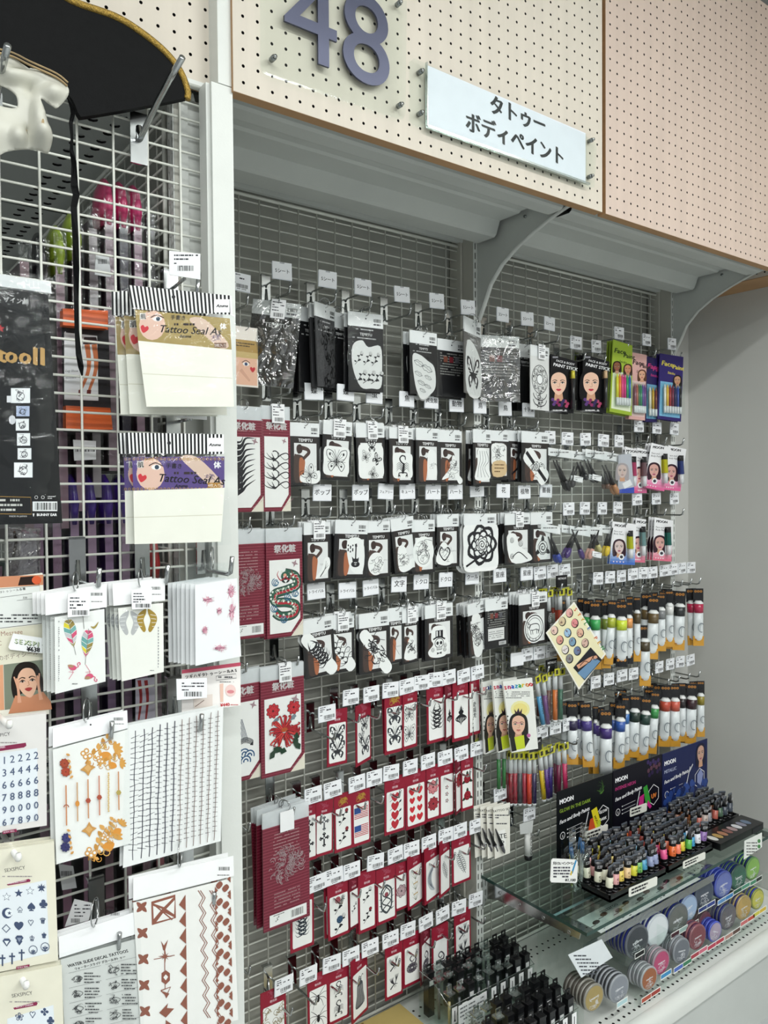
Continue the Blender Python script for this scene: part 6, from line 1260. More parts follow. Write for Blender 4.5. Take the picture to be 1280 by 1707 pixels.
t = lcard('tattoo_sheet', 'thick stack of clear packs with faint red scar marks beside the post', 'tattoo sheet', [(325, 975), (395, 964), (402, 1094), (326, 1110)], 'f3f4f5', d_scar, y=YL-.012, n=6, step=.0075, dx=-.0035, bag=[(322, 944), (396, 937), (404, 1096), (324, 1116)], back='red scar pack'); ring_on(t, 356, 950, .016)
def d_tsugi(A):
    A.poly([(303, 1117), (401, 1104), (401, 1110), (303, 1123)], 'c8566c')
    for k, ch in enumerate('ツギハギタトゥーシールAS'): A.text(ch, 309+6.9*k, 1131-.95*k, 4.6, '1d1a1c', 0, bold=1, rot=-8)
    A.line([(360, 1127), (393, 1123), (394, 1130), (360, 1134), (360, 1127)], .6, '5a5a5e'); A.greek(364, 1127.5, 390, 1, 3, 2.4, '5a5a5e', 4)
    A.poly([(322, 1160), (354, 1157), (354, 1178), (323, 1181)], 'e8dcd4'); A.poly([(366, 1140), (372, 1139), (372, 1170), (367, 1170)], 'e8c4b4'); A.disc(384, 1151, 9, 'eecfca', 10, n=14); A.disc(384, 1153, 6, 'd98a90', 3); A.line([(325, 1178), (340, 1167)], 1, '6a4a3a')
    A.text('¥440', 367, 1178, 5.5, 'c83a44', 0, bold=1, rot=-6); A.greek(384, 1174, 398, 1, 2, 1.4, 'c86a6a'); A.greek(366, 1136, 392, 1, 2, 1.2, '777777')
t = lcard('shelf_card', 'white and pink card with Japanese lettering and a red price of 440', 'price card', [(303, 1117), (401, 1104), (401, 1176), (303, 1188)], 'f3efec', d_tsugi, y=YL+.02)
t, mb, A = flat('price_plate', 'barcode price plate overlapping the pink and white card', 'price card', [(294, 1132), (345, 1130), (345, 1163), (295, 1167)], YL+.005, 'f0f1f3', 0, .0015); A.greek(303, 1138, 340, 2, 5, 2, '33333a', 5); A.greek(303, 1149, 315, 1, 3, 2, '33333a'); A.bars(307, 1153, 338, 1161); mb.build('card', t)
# gold ornament sheet
def ornam(A, x, v, s, fl=1, rot=0):
    a = A.sub(x, v, s, rot)
    m_scroll(a.sub(0, 0, 1, -20 if fl > 0 else 10)); a.poly(cr([(.0, .15), (.5, .0), (.75, .3), (.3, .6)], 4, True), 'e0963a')
    for k in range(5): b = a.sub(.9, -.1, .55, -80+30*k); b.poly(cr([(0, 0), (.5, -.22), (1, 0), (.5, .22)], 3, True), 'dba04c')
    for x_, y_ in ((-.95, .1), (-.75, -.05), (-.8, .3), (-.55, .25)): a.disc(x_, y_, .17, 'd8a058', n=8); a.disc(x_, y_, .09, 'f1f2ef', n=6)
    a.ring(.25, -.35, .17, .06, 'cfae6a', n=9); a.ring(.1, .55, .2, .06, 'd3a65c', n=9)
def d_gold(A):
    ornam(A, 165, 1253, 28); ornam(A, 182, 1268, 20, 1, 20); ornam(A, 168, 1408, 28, 1, -26); ornam(A, 186, 1385, 20, 1, -30)
    for x, v in ((146, 1280), (148, 1382)): A.poly([(x-13, v+3), (x-4, v-4), (x, v-13), (x+5, v-5), (x+13, v-2), (x+5, v+4), (x+1, v+13), (x-5, v+6)], 'cf9850'); A.sub(x, v, 6).poly([(-1, 0), (0, -1), (1, 0), (0, 1)], 'dfb070')
    for x, v, c in ((107, 1272, 'b04a30'), (109, 1286, 'b8452c'), (110, 1396, '3a3a78'), (108, 1411, '34346a')): m_flower(A.sub(x, v, 8.5), c, '7a3a24' if c[0] == 'b' else '24244c', 9, 2)
    for k in range(5):
        for (bx, by) in ((117, 1256), (118, 1382)): a = A.sub(bx-8+3*k, by+9*k, 6, 20+30*k); a.poly(cr([(0, 0), (.6, -.35), (1.2, 0), (.6, .35)], 3, True), 'd8a058')
    for x, v0, v1, c, k in ((109, 1308, 1375, 'cf8a5c', 0), (127.5, 1303, 1368, 'cda47c', 1), (145.5, 1298, 1363, 'cf9468', 2), (164, 1292, 1358, 'd08a70', 3), (179.5, 1288, 1352, 'd9b87a', 5), (196, 1285, 1349, 'cf9468', 4)):
        if k == 5:
            for j in range(20): A.disc(x+.4*(j % 2), v0+3.3*j, 1.7, c, n=6)
            continue
        A.line([(x, v0), (x+1, v1)], 2.1, c); m = (v0+v1)/2+3
        if k == 0: A.ring(x+.5, m, 4, 1.6, 'a85a3a', n=8, a0=3.1, a1=6.3)
        elif k == 1: A.disc(x+.5, m, 3.6, 'd8903c', 5)
        else: m_flower(A.sub(x+.5, m, 4.4), ('d8903c', 'b0503a', 'b0503a', 'b9a45a')[k-1], ('d8903c', 'b0503a', 'b0503a', 'b9a45a')[k-1], 6, 1)
    A.text('TH-602', 166, 1239, 2.6, '8a8ab0', 0, rot=-10)
t = lcard('tattoo_sheet', 'large white sheet of golden ornaments, diamonds and bracelets', 'tattoo sheet', [(88, 1250), (213, 1216), (218, 1406), (94, 1441)], 'f2f3f0', d_gold, y=YL, n=1, header=([(88, 1214), (212, 1184), (213, 1214), (88, 1247)], 'f3f4f5', lambda A: (A.bars(189, 1196, 206, 1201), A.greek(188, 1206, 208, 1, 3, 1.5, '888888'), A.disc(151, 1208, 1.6, '2a2a2e', n=7))), bag=[(86, 1246), (215, 1212), (220, 1408), (92, 1444)]); ring_on(t, 146, 1204, .015)
# stitch sheet
def d_stitch(A):
    r = random.Random(3)
    for k in range(12):
        u = k/11; xt = 226+ (362-226)*(u**.93); xb = 221+(356-221)*(u**.93); vt = 1216-32*u+ (0 if k > 2 else 2); vb = 1434-34*u; N = 22+k//3
        P = [(xt+(xb-xt)*j/16+r.uniform(-.7, .7), vt+(vb-vt)*j/16) for j in range(17)]; A.line(P, 1.35 if k < 6 else .9, '23233a' if k < 6 else '6a4438')
        for j in range(N):
            v = vt+10+(vb-vt-18)*j/N; x = xt+(xb-xt)*(v-vt)/(vb-vt); w = (7.5 if k < 3 else 5.8)-.18*k; s_ = r.uniform(-.1, .5 if k < 3 else .3); A.line([(x-w, v+w*s_), (x+w, v-w*s_)], 1.0, '23233a' if k < 6 else '3f2c2a', .4)
t = lcard('tattoo_sheet', 'tall white sheet covered with rows of black stitches', 'tattoo sheet', [(212, 1209), (372, 1178), (368, 1402), (205, 1447)], 'f0f1f0', d_stitch, y=YL+.002, n=1, bag=[(209, 1203), (376, 1174), (372, 1406), (203, 1450)])
# brown tribal sheet
def d_tribalsheet(A):
    br = '8f5544'
    for k in range(7):
        v = 1512+43*k+k*.4; x = 236+1.4*k
        for q in range(4): A.sub(x, v, 11, 90*q+45).poly(cr([(0, 0), (.35, -.38), (1, -.12), (.95, .12), (.4, .3)], 3, True), br)
    A.poly([(252, 1503), (292, 1491), (293, 1530), (253, 1542)], br)
    for p in ([(256, 1506), (289, 1496), (273, 1512)], [(255, 1510), (270, 1515), (256, 1532)], [(259, 1537), (272, 1520), (290, 1529)], [(291, 1500), (277, 1515), (290, 1524)]): A.poly(p, 'f1f0ec')
    for q in ((258, 1509, 287, 1533), (288, 1498, 258, 1538)): A.line([(q[0], q[1]), (q[2], q[3])], 2.4, br)
    A.poly([(268, 1568), (273, 1576), (280, 1566), (275, 1584), (272, 1584)], br); A.line([(274, 1580), (275, 1648)], 1.3, br)
    for q in range(8): A.sub(275, 1594, 8 if q % 2 else 12, 45*q).poly([(0, -.15), (1, 0), (0, .15)], br)
    A.line([(256, 1599), (291, 1592)], 1.2, br); A.poly([(269, 1622), (276, 1617), (283, 1622), (283, 1634), (276, 1641), (269, 1636)], br); A.poly([(272, 1629), (276, 1624), (280, 1628), (276, 1634)], 'f1f0ec'); A.line([(268, 1651), (284, 1645), (277, 1660), (268, 1651)], 2, br); A.poly([(271, 1652), (282, 1656), (277, 1664)], br)
    A.poly([(265, 1688), (280, 1672), (278, 1680), (290, 1681), (276, 1696)], br); A.poly([(276, 1700), (286, 1707), (276, 1715)], br)
    for k in range(8): v = 1491+27.6*k; x = 309+.4*k; A.poly([(x, v), (x-11, v+17), (x+.3, v+27)], br)
    for x0 in (332, 351):
        for d in (0, 3.8): A.line([(x0+d+(5.5 if k % 2 else -2)+k*.55, 1484+12.5*k-.3*x0*.0) for k in range(18)], 1.3, br)
    def clip(q): return [(max(358, min(384.5, x)), v) for x, v in q]
    for k in range(12):
        v = 1475+28*k; x = 365+k*.42
        for dx, dv in ((0, 0), (10.5, 5)):
            cx, cv = x+dx, v+dv; A.poly(cr([(cx-5.6, cv+1), (cx+1.5, cv-6.5), (cx+6, cv-1), (cx-1, cv+7)], 3, True), br)
        A.poly([(x-7, v+3), (x-2, v+9), (x-7, v+15)], br); A.poly([(x+19, v-4), (x+13, v-10), (x+19, v-16)], br); A.poly([(x-7, v-14), (x-3, v-9), (x-7, v-5)], br); A.poly([(x+19, v+8), (x+14, v+13), (x+19, v+18)], br)
t = lcard('tattoo_sheet', 'large white sheet of reddish brown tribal bands and arrows', 'tattoo sheet', [(222, 1505), (388, 1464), (397, 1700), (236, 1742)], 'f1f0ec', d_tribalsheet, y=YL-.006, n=1, header=([(222, 1464), (389, 1427), (390, 1460), (222, 1502)], 'f2f3f3', lambda A: (A.bars(364, 1445, 382, 1451), A.greek(362, 1458, 384, 1, 3, 1.6, '777777'))), bag=[(220, 1500), (391, 1460), (400, 1700), (234, 1746)]); ring_on(t, 302, 1446, .017)
# instruction sheet
def d_water(A):
    A.text('WATER SLIDE DECAL TATTOOS', 113, 1613, 5.2, '2f3132', 0, bold=1.1, rot=-14.5)
    for k, ch in enumerate('ウォータースライドデカールタトゥー'): A.text(ch, 125+5*k, 1617-1.25*k, 3.6, '2f3132', 0, bold=.8, rot=-14)
    for c in range(2):
        for k in range(5):
            x = 116+61*c+k*.8; v = 1629-15*c+25*k; A.line([(x-2, v-7), (x+52, v-20)], .5, '8a8c8c'); a = A.sub(x+12, v+2, 9); m_mess(a, '3a3c3e', k+5*c, 7, .12); a.line(cr([(-1, .2), (0, -.5), (1, -.2), (.5, .4), (-.6, .6)], 4), .1, '3a3c3e')
            for j in range(4): vv = v-5+5*j; A.greek(x+24, vv-3, x+53, 1, 3, 2, '4a4c4e', k*7+j+c)
t = lcard('instruction_sheet', 'grey printed instruction sheet with hand drawings under a white header', 'tattoo sheet', [(101, 1600), (232, 1564), (238, 1760), (112, 1795)], 'd3d6d3', d_water, y=YL-.004, n=2, header=([(98, 1562), (229, 1519), (230, 1556), (99, 1597)], 'f3f4f5', lambda A: A.bars(184, 1521, 200, 1526)), bag=[(98, 1590), (234, 1556), (242, 1760), (110, 1796)], back='instruction sheet'); ring_on(t, 160, 1545, .018)
t, mb, A = flat('price_plate', 'tilted barcode tag in the gap above the instruction sheet', 'price card', [(124, 1499), (155, 1506), (148, 1534), (108, 1545)], YL+.06, 'e4e5e6', -12, .0012); A.greek(124, 1508, 150, 4, 6, 2, '33333a', 5); A.bars(118, 1531, 134, 1538); mb.build('card', t)
# cards at the far left edge
def d_mag(A):
    A.poly([(-160, 968), (72, 958), (72, 975), (-160, 990)], 'c98a68'); A.poly([(34, 962), (60, 960), (66, 974), (30, 976)], '2a1c18'); A.disc(61, 967, 8, 'd8603a', 7)
    A.poly([(-160, 996), (66, 976), (70, 1039), (-160, 1066)], 'e3e7e3'); A.line([(-160, 996), (66, 976), (70, 1039), (-160, 1066)], .9, '6a6c6c')
    for k, ch in enumerate('タトゥシール各種'): A.text(ch, 0+5.4*k, 989-.8*k, 3.4, '4a4a4c', 0, bold=.4, rot=-7)
    A.line([(0, 996), (62, 988)], .5, '4a4a4c'); A.text('330', 38, 998, 3.6, '4a4a4c', 0); A.line([(28, 1001), (63, 997)], .5, '4a4a4c'); A.greek(0, 1024, 63, 3, 5.5, 2.4, '4a4c4e', 5)
    A.poly([(-160, 1070), (73, 1040), (78, 1100), (-160, 1130)], 'dfdcc8'); A.text('Body Message', -24, 1063, 8, '9a7468', 0, rot=-6); A.text('CC', -12, 1077, 8, 'a08478', 0, rot=-5); A.text('のボディシール', -2, 1101, 7, '7c6a62', 0, rot=-9)
    A.poly([(6, 1108), (75, 1099), (80, 1173), (8, 1183)], '7d8574'); A.poly([(-160, 1130), (5, 1108), (7, 1183), (-160, 1200)], 'dba07c')
    a = A.sub(46, 1138, 26, -8); a.poly(cr([(-1.0, .9), (-1.05, -.2), (-.6, -1.15), (.1, -1.35), (.75, -1.0), (1.0, .0), (.95, .7), (.4, .5), (-.4, .6)], 5, True), '1e1612')
    a.poly([(-1.5, 1.8), (-.9, .7), (.0, .9), (.9, .7), (1.3, 1.4), (1.3, 1.9)], 'c98a68')
    a.poly(cr([(0, -.95), (.45, -.8), (.6, -.2), (.5, .4), (.1, .95), (-.3, .75), (-.6, .2), (-.6, -.4), (-.35, -.8)], 4, True), 'e6b89c')
    for q in (1, -1): a.line(cr([(.12*q, -.3), (.32*q, -.38), (.55*q, -.28)], 3), .09, '3a2a22', .04); a.disc(.32*q, -.12, .14, 'efe4dc', .06, 8); a.disc(.32*q, -.12, .08, '33241e', .07, 8); a.line(cr([(.15*q, -.12), (.32*q, -.22), (.5*q, -.1)], 3), .05, '2a1c18')
    a.poly(cr([(-.25, .38), (0, .3), (.25, .38), (0, .56)], 3, True), 'a83e3c'); a.line([(.05, -.1), (.08, .15), (-.06, .2)], .05, 'c08a6c')
    for q in (1, -1):
        for k in range(3): a.line(cr([(q*(.75-.05*k), 1.2), (q*(.68-.02*k), .3), (q*(.82-.15*k), -.5+.12*k)], 4), .16, 'dca588', .09)
lcard('display_board', 'cream display board with a photo of a dark-haired woman holding her face', 'display board', [(-170, 985), (71, 955), (82, 1190), (-170, 1225)], 'ebe9dc', d_mag, y=YL+.035, th=.003)
t, mb, A = flat('price_sticker', 'white handwritten price sticker with green outlined letters and 638', 'price card', [(22, 1056), (74, 1064), (78, 1090), (17, 1083), (14, 1079)], YL+.028, 'f5f6f6', 0, .0012)
for k, ch in enumerate('SEXSPICY'): A.text(ch, 24+7.6*k, 1072+1.1*k, 8, '3f5a3c', 0, bold=2.2, rot=7); A.text(ch, 24.6+7.6*k, 1071.6+1.1*k, 7.4, 'dfe8c8', 0, bold=.3, rot=7)
A.text('¥638', 44, 1085, 7.6, '1a1a1c', 0, bold=1.4, rot=4); mb.build('card', t)
def sexspicy(c, col, win, title, sub, draw, lab, label, y, n):
    def d(A):
        x0, y0 = title; A.text('SEXSPICY', x0, y0, 6, '4a4648', 0, rot=-9); A.greek(x0-4, y0+6, x0+52, 1, 3, 2, 'a09a98', 4)
        A.poly(sub[0], '8a2f50'); A.text(sub[1], sub[2][0], sub[2][1], 3, 'f0e0e8', 0, bold=.5, rot=-9); A.poly(win, 'e2e9ee'); draw(A)
        A.poly(lab[0], '8a2f50'); A.text(lab[1], lab[2][0], lab[2][1], 2.6, 'f0e0e8', 0, rot=-8)
    return lcard('sticker_card', label, 'tattoo card', c, col, d, y=y, n=n, step=.006, dx=.0015, th=.0012, amp=.001)
def d_num(A):
    rows = ('1112222', '3334444', '5566666', '7778888', '9990000', '4567890')
    for j, rr in enumerate(rows):
        for i, ch in enumerate(rr): A.text(ch, 60-13.2*(6-i), 1265+20.5*j-2.1*(i-6), 12.5-.2*j, '4c5a78', .5, shear=.12, bold=.2, rot=-7)
    A.text('56', 4, 1379, 11, '4c5a78', 0, shear=.1)if False else None
sexspicy([(-110, 1212), (77, 1189), (78, 1376), (-110, 1405)], 'e0dedb', [(-95, 1268), (62, 1247), (63, 1368), (-95, 1392)], (-17, 1231), ([(-60, 1253), (43, 1238), (44, 1243), (40, 1246), (-60, 1261)], 'NUMBER OF MEMORIES', (-34, 1253)), d_num, ([(4, 1385), (27, 1381), (28, 1386), (4, 1390)], 'BODY SEAL', (6, 1388)), 'grey white card with rows of slanted blue-grey numbers at the left edge', YL+.004, 2)
def d_icons(A):
    c = '45526e'
    star = lambda a, f: a.poly([(cos(-pi/2+k*pi/5)*(1 if k % 2 == 0 else .42), sin(-pi/2+k*pi/5)*(1 if k % 2 == 0 else .42)) for k in range(10)], f)
    for x, v, f in ((11, 1495, 'o'), (31, 1489, 'f'), (50, 1485, 'o'), (69, 1480, 'x')):
        a = A.sub(x, v, 7.5); star(a, c); 
        if f == 'o': star(a.sub(0, 0, .78), 'e6edf1')
        if f == 'x': [a.sub(0, 0, 1.1, 45*k).poly([(0, -.16), (1, 0), (0, .16)], c) for k in range(8)]
    a = A.sub(12, 1522, 9); a.disc(0, 0, 1, c); a.disc(.3, -.05, .72, 'e6edf1'); star(a.sub(.4, 0, .4), c)
    for g, x, v, s in (('♤', 33, 1521, 10), ('♠', 52, 1516, 10), ('♣', 72, 1511, 10), ('◇', 10, 1553, 11), ('♥', 31, 1548, 10), ('♡', 51, 1543, 10), ('♕', 71, 1539, 9), ('♢', 11, 1577, 9), ('♦', 32, 1573, 9), ('♔', 53, 1568, 9), ('♚', 73, 1563, 9), ('❋', 55, 1590, 8), ('✾', 75, 1585, 9)): A.text(g, x, v, s, c if g not in '♤◇♡♢✟' else '6a7488', .5, bold=.4)
    for x, v in ((4, 1601), (20, 1598), (36, 1592)): A.rect(x-1.2, v-10, x+1.2, v+9, c); A.rect(x-5, v-5.5, x+5, v-3, c)
    for x, v in ((55, 1583), (75, 1578)): A.ring(x, v, 7, 1, c, n=12)
    for x, v in ((11, 1571), (32, 1566)): A.poly([(x-7, v-3), (x-4, v-7), (x+4, v-7), (x+7, v-3), (x, v+6)], c); A.poly([(x-4, v-3), (x+4, v-3), (x, v+4)], 'e6edf1' if x < 20 else '8a94a8')
sexspicy([(-110, 1432), (90, 1404), (97, 1601), (-100, 1640)], 'e4e1cf', [(-95, 1502), (77, 1467), (82, 1589), (-90, 1628)], (8, 1454), ([(12, 1474), (48, 1465), (51, 1467), (50, 1470), (14, 1476), (11, 1475)], 'PRINCESS DIARY', (14, 1474)), d_icons, ([(27, 1611), (49, 1607), (49, 1611), (27, 1616)], 'BODY SEAL', (29, 1614)), 'cream card with stars, card suits and crowns at the left edge', YL-.006, 3)
def d_lucky(A):
    for g, x, v, s in (('❀', 32, 1700, 12), ('♡', 54, 1697, 11), ('✤', 74, 1692, 12), ('♣', 84, 1705, 9)): A.text(g, x, v, s, '45526e', .5, bold=.4)
sexspicy([(-110, 1650), (103, 1609), (108, 1790), (-100, 1830)], 'e4e1cf', [(12, 1698), (89, 1675), (94, 1790), (14, 1812)], (20, 1663), ([(22, 1680), (60, 1670), (63, 1672), (61, 1676), (24, 1683)], 'LUCKY CHARM', (27, 1680)), d_lucky, ([(30, 1800), (50, 1797), (50, 1801), (30, 1804)], 'BODY SEAL', (31, 1802)), 'cream card with clovers and hearts at the bottom left corner', YL-.012, 3)
for px, py, lab in ((30, 1432, 'through the cream card with stars'), (43, 1645, 'through the cream card with clovers'), (15, 1211, 'through the grey white number card')):
    P = at(px, py, YL-.03); t = thing('peg', 'short white rounded peg '+lab, 'peg', (P.x, P.y, P.z)); m = MB(); m.tube([(0, .085, 0), (0, 0, .0)], .0035, 9, 'eeeeea', 'plastic'); m.tube([(0, .0, 0), (0, -.003, .003), (0, -.003, .008)], [.0038, .0042, .003], 9, 'eeeeea', 'plastic'); m.build('pin', t)
# ---- black hat brim with gold braid, ribbon, mask
def slab(name, c, t, y0, th, col, m, bulge=0):
    mb = MB(); A = PArt(mb, t, y0); q = [A.p3(a, b, 0) for a, b in c]; n = len(q); cx = sum(p[0] for p in q)/n; cz = sum(p[2] for p in q)/n
    vs = [(x, y0+s_*th/2, z) for s_ in (-1, 1) for x, _, z in q]+[(cx, y0-th/2-bulge, cz), (cx, y0+th/2, cz)]
    mb.idx(vs, [(k, (k+1) % n, 2*n) for k in range(n)]+[(n+(k+1) % n, n+k, 2*n+1) for k in range(n)]+[(k, (k+1) % n, n+(k+1) % n, n+k) for k in range(n)], col, m, False)
    return mb.build(name, t)
P = at(150, 60, -.466); t = thing('black_hat', 'large black hat brim edged with gold braid at the top left', 'hat', P, rad(-3)); t.matrix_basis = Matrix.Translation(P) @ t.rotation_euler.to_matrix().to_4x4()
out = cr([(-160, -120), (60, -34), (118, 2), (190, 28), (235, 55), (275, 88), (300, 120), (312, 152), (311, 166)], 5)
low = cr([(311, 166), (255, 177), (190, 189), (133, 198)], 3)+cr([(128, 190), (112, 160), (60, 118), (0, 90), (-160, 40)], 4)
slab('brim', out+low, t, 0, .012, '0c0d0e', 'black_felt', .0)
mb = MB(); A = PArt(mb, t, -.004); pts = [A.p3(a, b, 0) for a, b in out]; mb.tube([(p[0], -.005, p[2]) for p in pts], .0052, 8, 'a3853f', 'gold_braid'); mb.build('gold_braid', t)
P = at(125, 195, -.535); t = thing('black_ribbon', 'long black ribbon hanging from the white mask and hat', 'ribbon', P, rad(-12)); t.matrix_basis = Matrix.Translation(P) @ t.rotation_euler.to_matrix().to_4x4()
L_ = [(112, 160, 3), (119, 178, 4), (122, 188, 8), (118, 205, 7), (120, 230, 5), (119, 250, 6), (123, 270, 8), (124, 310, 12), (127, 325, 12), (123, 345, 11), (126, 400, 10), (127, 450, 10), (127, 500, 8), (128, 550, 8), (131, 590, 10), (135, 612, 9), (137, 626, 2)]
mb = MB(); A = PArt(mb, t, 0); vs = []
for i, (x, v, w) in enumerate(L_):
    a = A.p3(x-w/2, v, 0); b = A.p3(x+w/2, v, 0); wob = .003*sin(i*1.3); vs += [(a[0], wob-.0008, a[2]), (b[0], -wob-.0008, b[2]), (b[0], -wob+.0008, b[2]), (a[0], wob+.0008, a[2])]
mb.idx(vs, [(4*i+j, 4*i+(j+1) % 4, 4*i+4+(j+1) % 4, 4*i+4+j) for i in range(len(L_)-1) for j in range(4)], '0c0d0e', 'black_felt', False); mb.build('ribbon', t)
# mask: height field over its outline, seen from inside-out like a face
P = at(40, 170, -.535); t = thing('mask', 'off-white half mask with a long nose and stained brow, upper left', 'mask', P, rad(-10)); t.matrix_basis = Matrix.Translation(P) @ t.rotation_euler.to_matrix().to_4x4()
def inpoly(x, y, P):
    c = False; n = len(P)
    for i in range(n):
        a, b = P[i], P[i-1]
        if (a[1] > y) != (b[1] > y) and x < (b[0]-a[0])*(y-a[1])/(b[1]-a[1])+a[0]: c = not c
    return c
OUT = cr([(-60, 85), (0, 92), (30, 105), (75, 128), (100, 138), (111, 150), (112, 160), (104, 172), (94, 184), (86, 180), (68, 171), (68, 190), (74, 210), (81, 232), (81, 246), (76, 259), (66, 256), (52, 253), (34, 252), (15, 256), (0, 262), (-60, 300)], 4, True)
EYE = cr([(-60, 140), (-20, 140), (5, 148), (18, 155), (27, 165), (29, 180), (23, 186), (8, 185), (-20, 178), (-60, 180)], 4, True)
def bump_(x, v):
    g = lambda cx, cv, sx, sv: math.exp(-((x-cx)/sx)**2-((v-cv)/sv)**2)
    return .030*g(70, 236, 14, 18)+.022*g(64, 205, 9, 26)+.016*g(30, 236, 12, 13)+.014*g(20, 132, 28, 9)+.014*g(88, 160, 16, 11)-.010*g(50, 150, 12, 14)-.006*g(35, 118, 26, 7)+.012*g(-10, 222, 40, 30)-.010*g(44, 222, 5, 7)
mb = MB(); A = PArt(mb, t, 0); st = 3.0; vid = {}; vs = []; fs = []; NX, NY = 60, 74
def vtx(i, j):
    if (i, j) not in vid:
        x, v = -64+st*i, 84+st*j; q = A.p3(x, v, 0); vid[(i, j)] = len(vs); vs.append((q[0], -bump_(x, v)-.004, q[2]))
    return vid[(i, j)]
def snap(poly, inside):
    best = []
for i in range(NX):
    for j in range(NY):
        x, v = -64+st*(i+.5), 84+st*(j+.5)
        if inpoly(x, v, OUT) and not inpoly(x, v, EYE): fs.append((vtx(i, j), vtx(i, j+1), vtx(i+1, j+1), vtx(i+1, j)))
# pull boundary vertices onto the outline so the edge is smooth
edge = {}
for f in fs:
    for a, b in zip(f, f[1:]+f[:1]): edge[(min(a, b), max(a, b))] = edge.get((min(a, b), max(a, b)), 0)+1
bnd = {v_ for e_, c_ in edge.items() if c_ == 1 for v_ in e_}; inv = {k_: ij for ij, k_ in vid.items()}
for k_ in bnd:
    i, j = inv[k_]; x, v = -64+st*i, 84+st*j; bd = None
    for PL in (OUT, EYE):
        for a, b in zip(PL, PL[1:]+PL[:1]):
            dx, dy = b[0]-a[0], b[1]-a[1]; L2 = dx*dx+dy*dy or 1; u_ = max(0, min(1, ((x-a[0])*dx+(v-a[1])*dy)/L2)); px_, py_ = a[0]+u_*dx, a[1]+u_*dy; d_ = (px_-x)**2+(py_-v)**2
            if bd is None or d_ < bd[0]: bd = (d_, px_, py_)
    if bd[0] < 25: q = A.p3(bd[1], bd[2], 0); vs[k_] = (q[0], -bump_(bd[1], bd[2])-.004, q[2])
mb.idx(vs, fs, 'd9d8cd', 'mask_white'); o = mb.build('shell', t)
sm = o.modifiers.new('thickness', 'SOLIDIFY'); sm.thickness = .003; sm.offset = 1
mb = MB(); 
for c, dy in ((cr([(-60, 86), (10, 97), (50, 115), (92, 134), (111, 150), (98, 141), (60, 123), (10, 103), (-60, 92)], 3, True), 0),):
    A = PArt(mb, t, 0); q = [A.p3(a, b, 0) for a, b in c]; h = len(q)//2
    top = [A.p3(a, b, 0) for a, b in cr([(-60, 86), (10, 97), (50, 115), (92, 134), (111, 149)], 4)]; mb.tube([(p[0], -.006-.012, p[2]) for p in top], .0012, 6, 'a88f66', 'mask_stain'); mb.tube([(p[0], -.009, p[2]) for p in top], .0014, 6, 'a88f66', 'mask_stain')
mb.build('brow_edge', t)
mb = MB(); A = PArt(mb, t, 0); A.y = 0
for x, v, sx, sv in ((42, 219, 3.2, 5.5), (68, 226, 2.2, 5)):
    q = A.p3(x, v, 0); b = -bump_(x, v)-.0078; r1 = [A.p3(x+sx*cos(k*pi/5), v+sv*sin(k*pi/5), 0) for k in range(10)]; mb.face([(p[0], b-.001, p[2]) for p in r1], '6e5f4c', 'mask_stain')
mb.build('nostril', t)
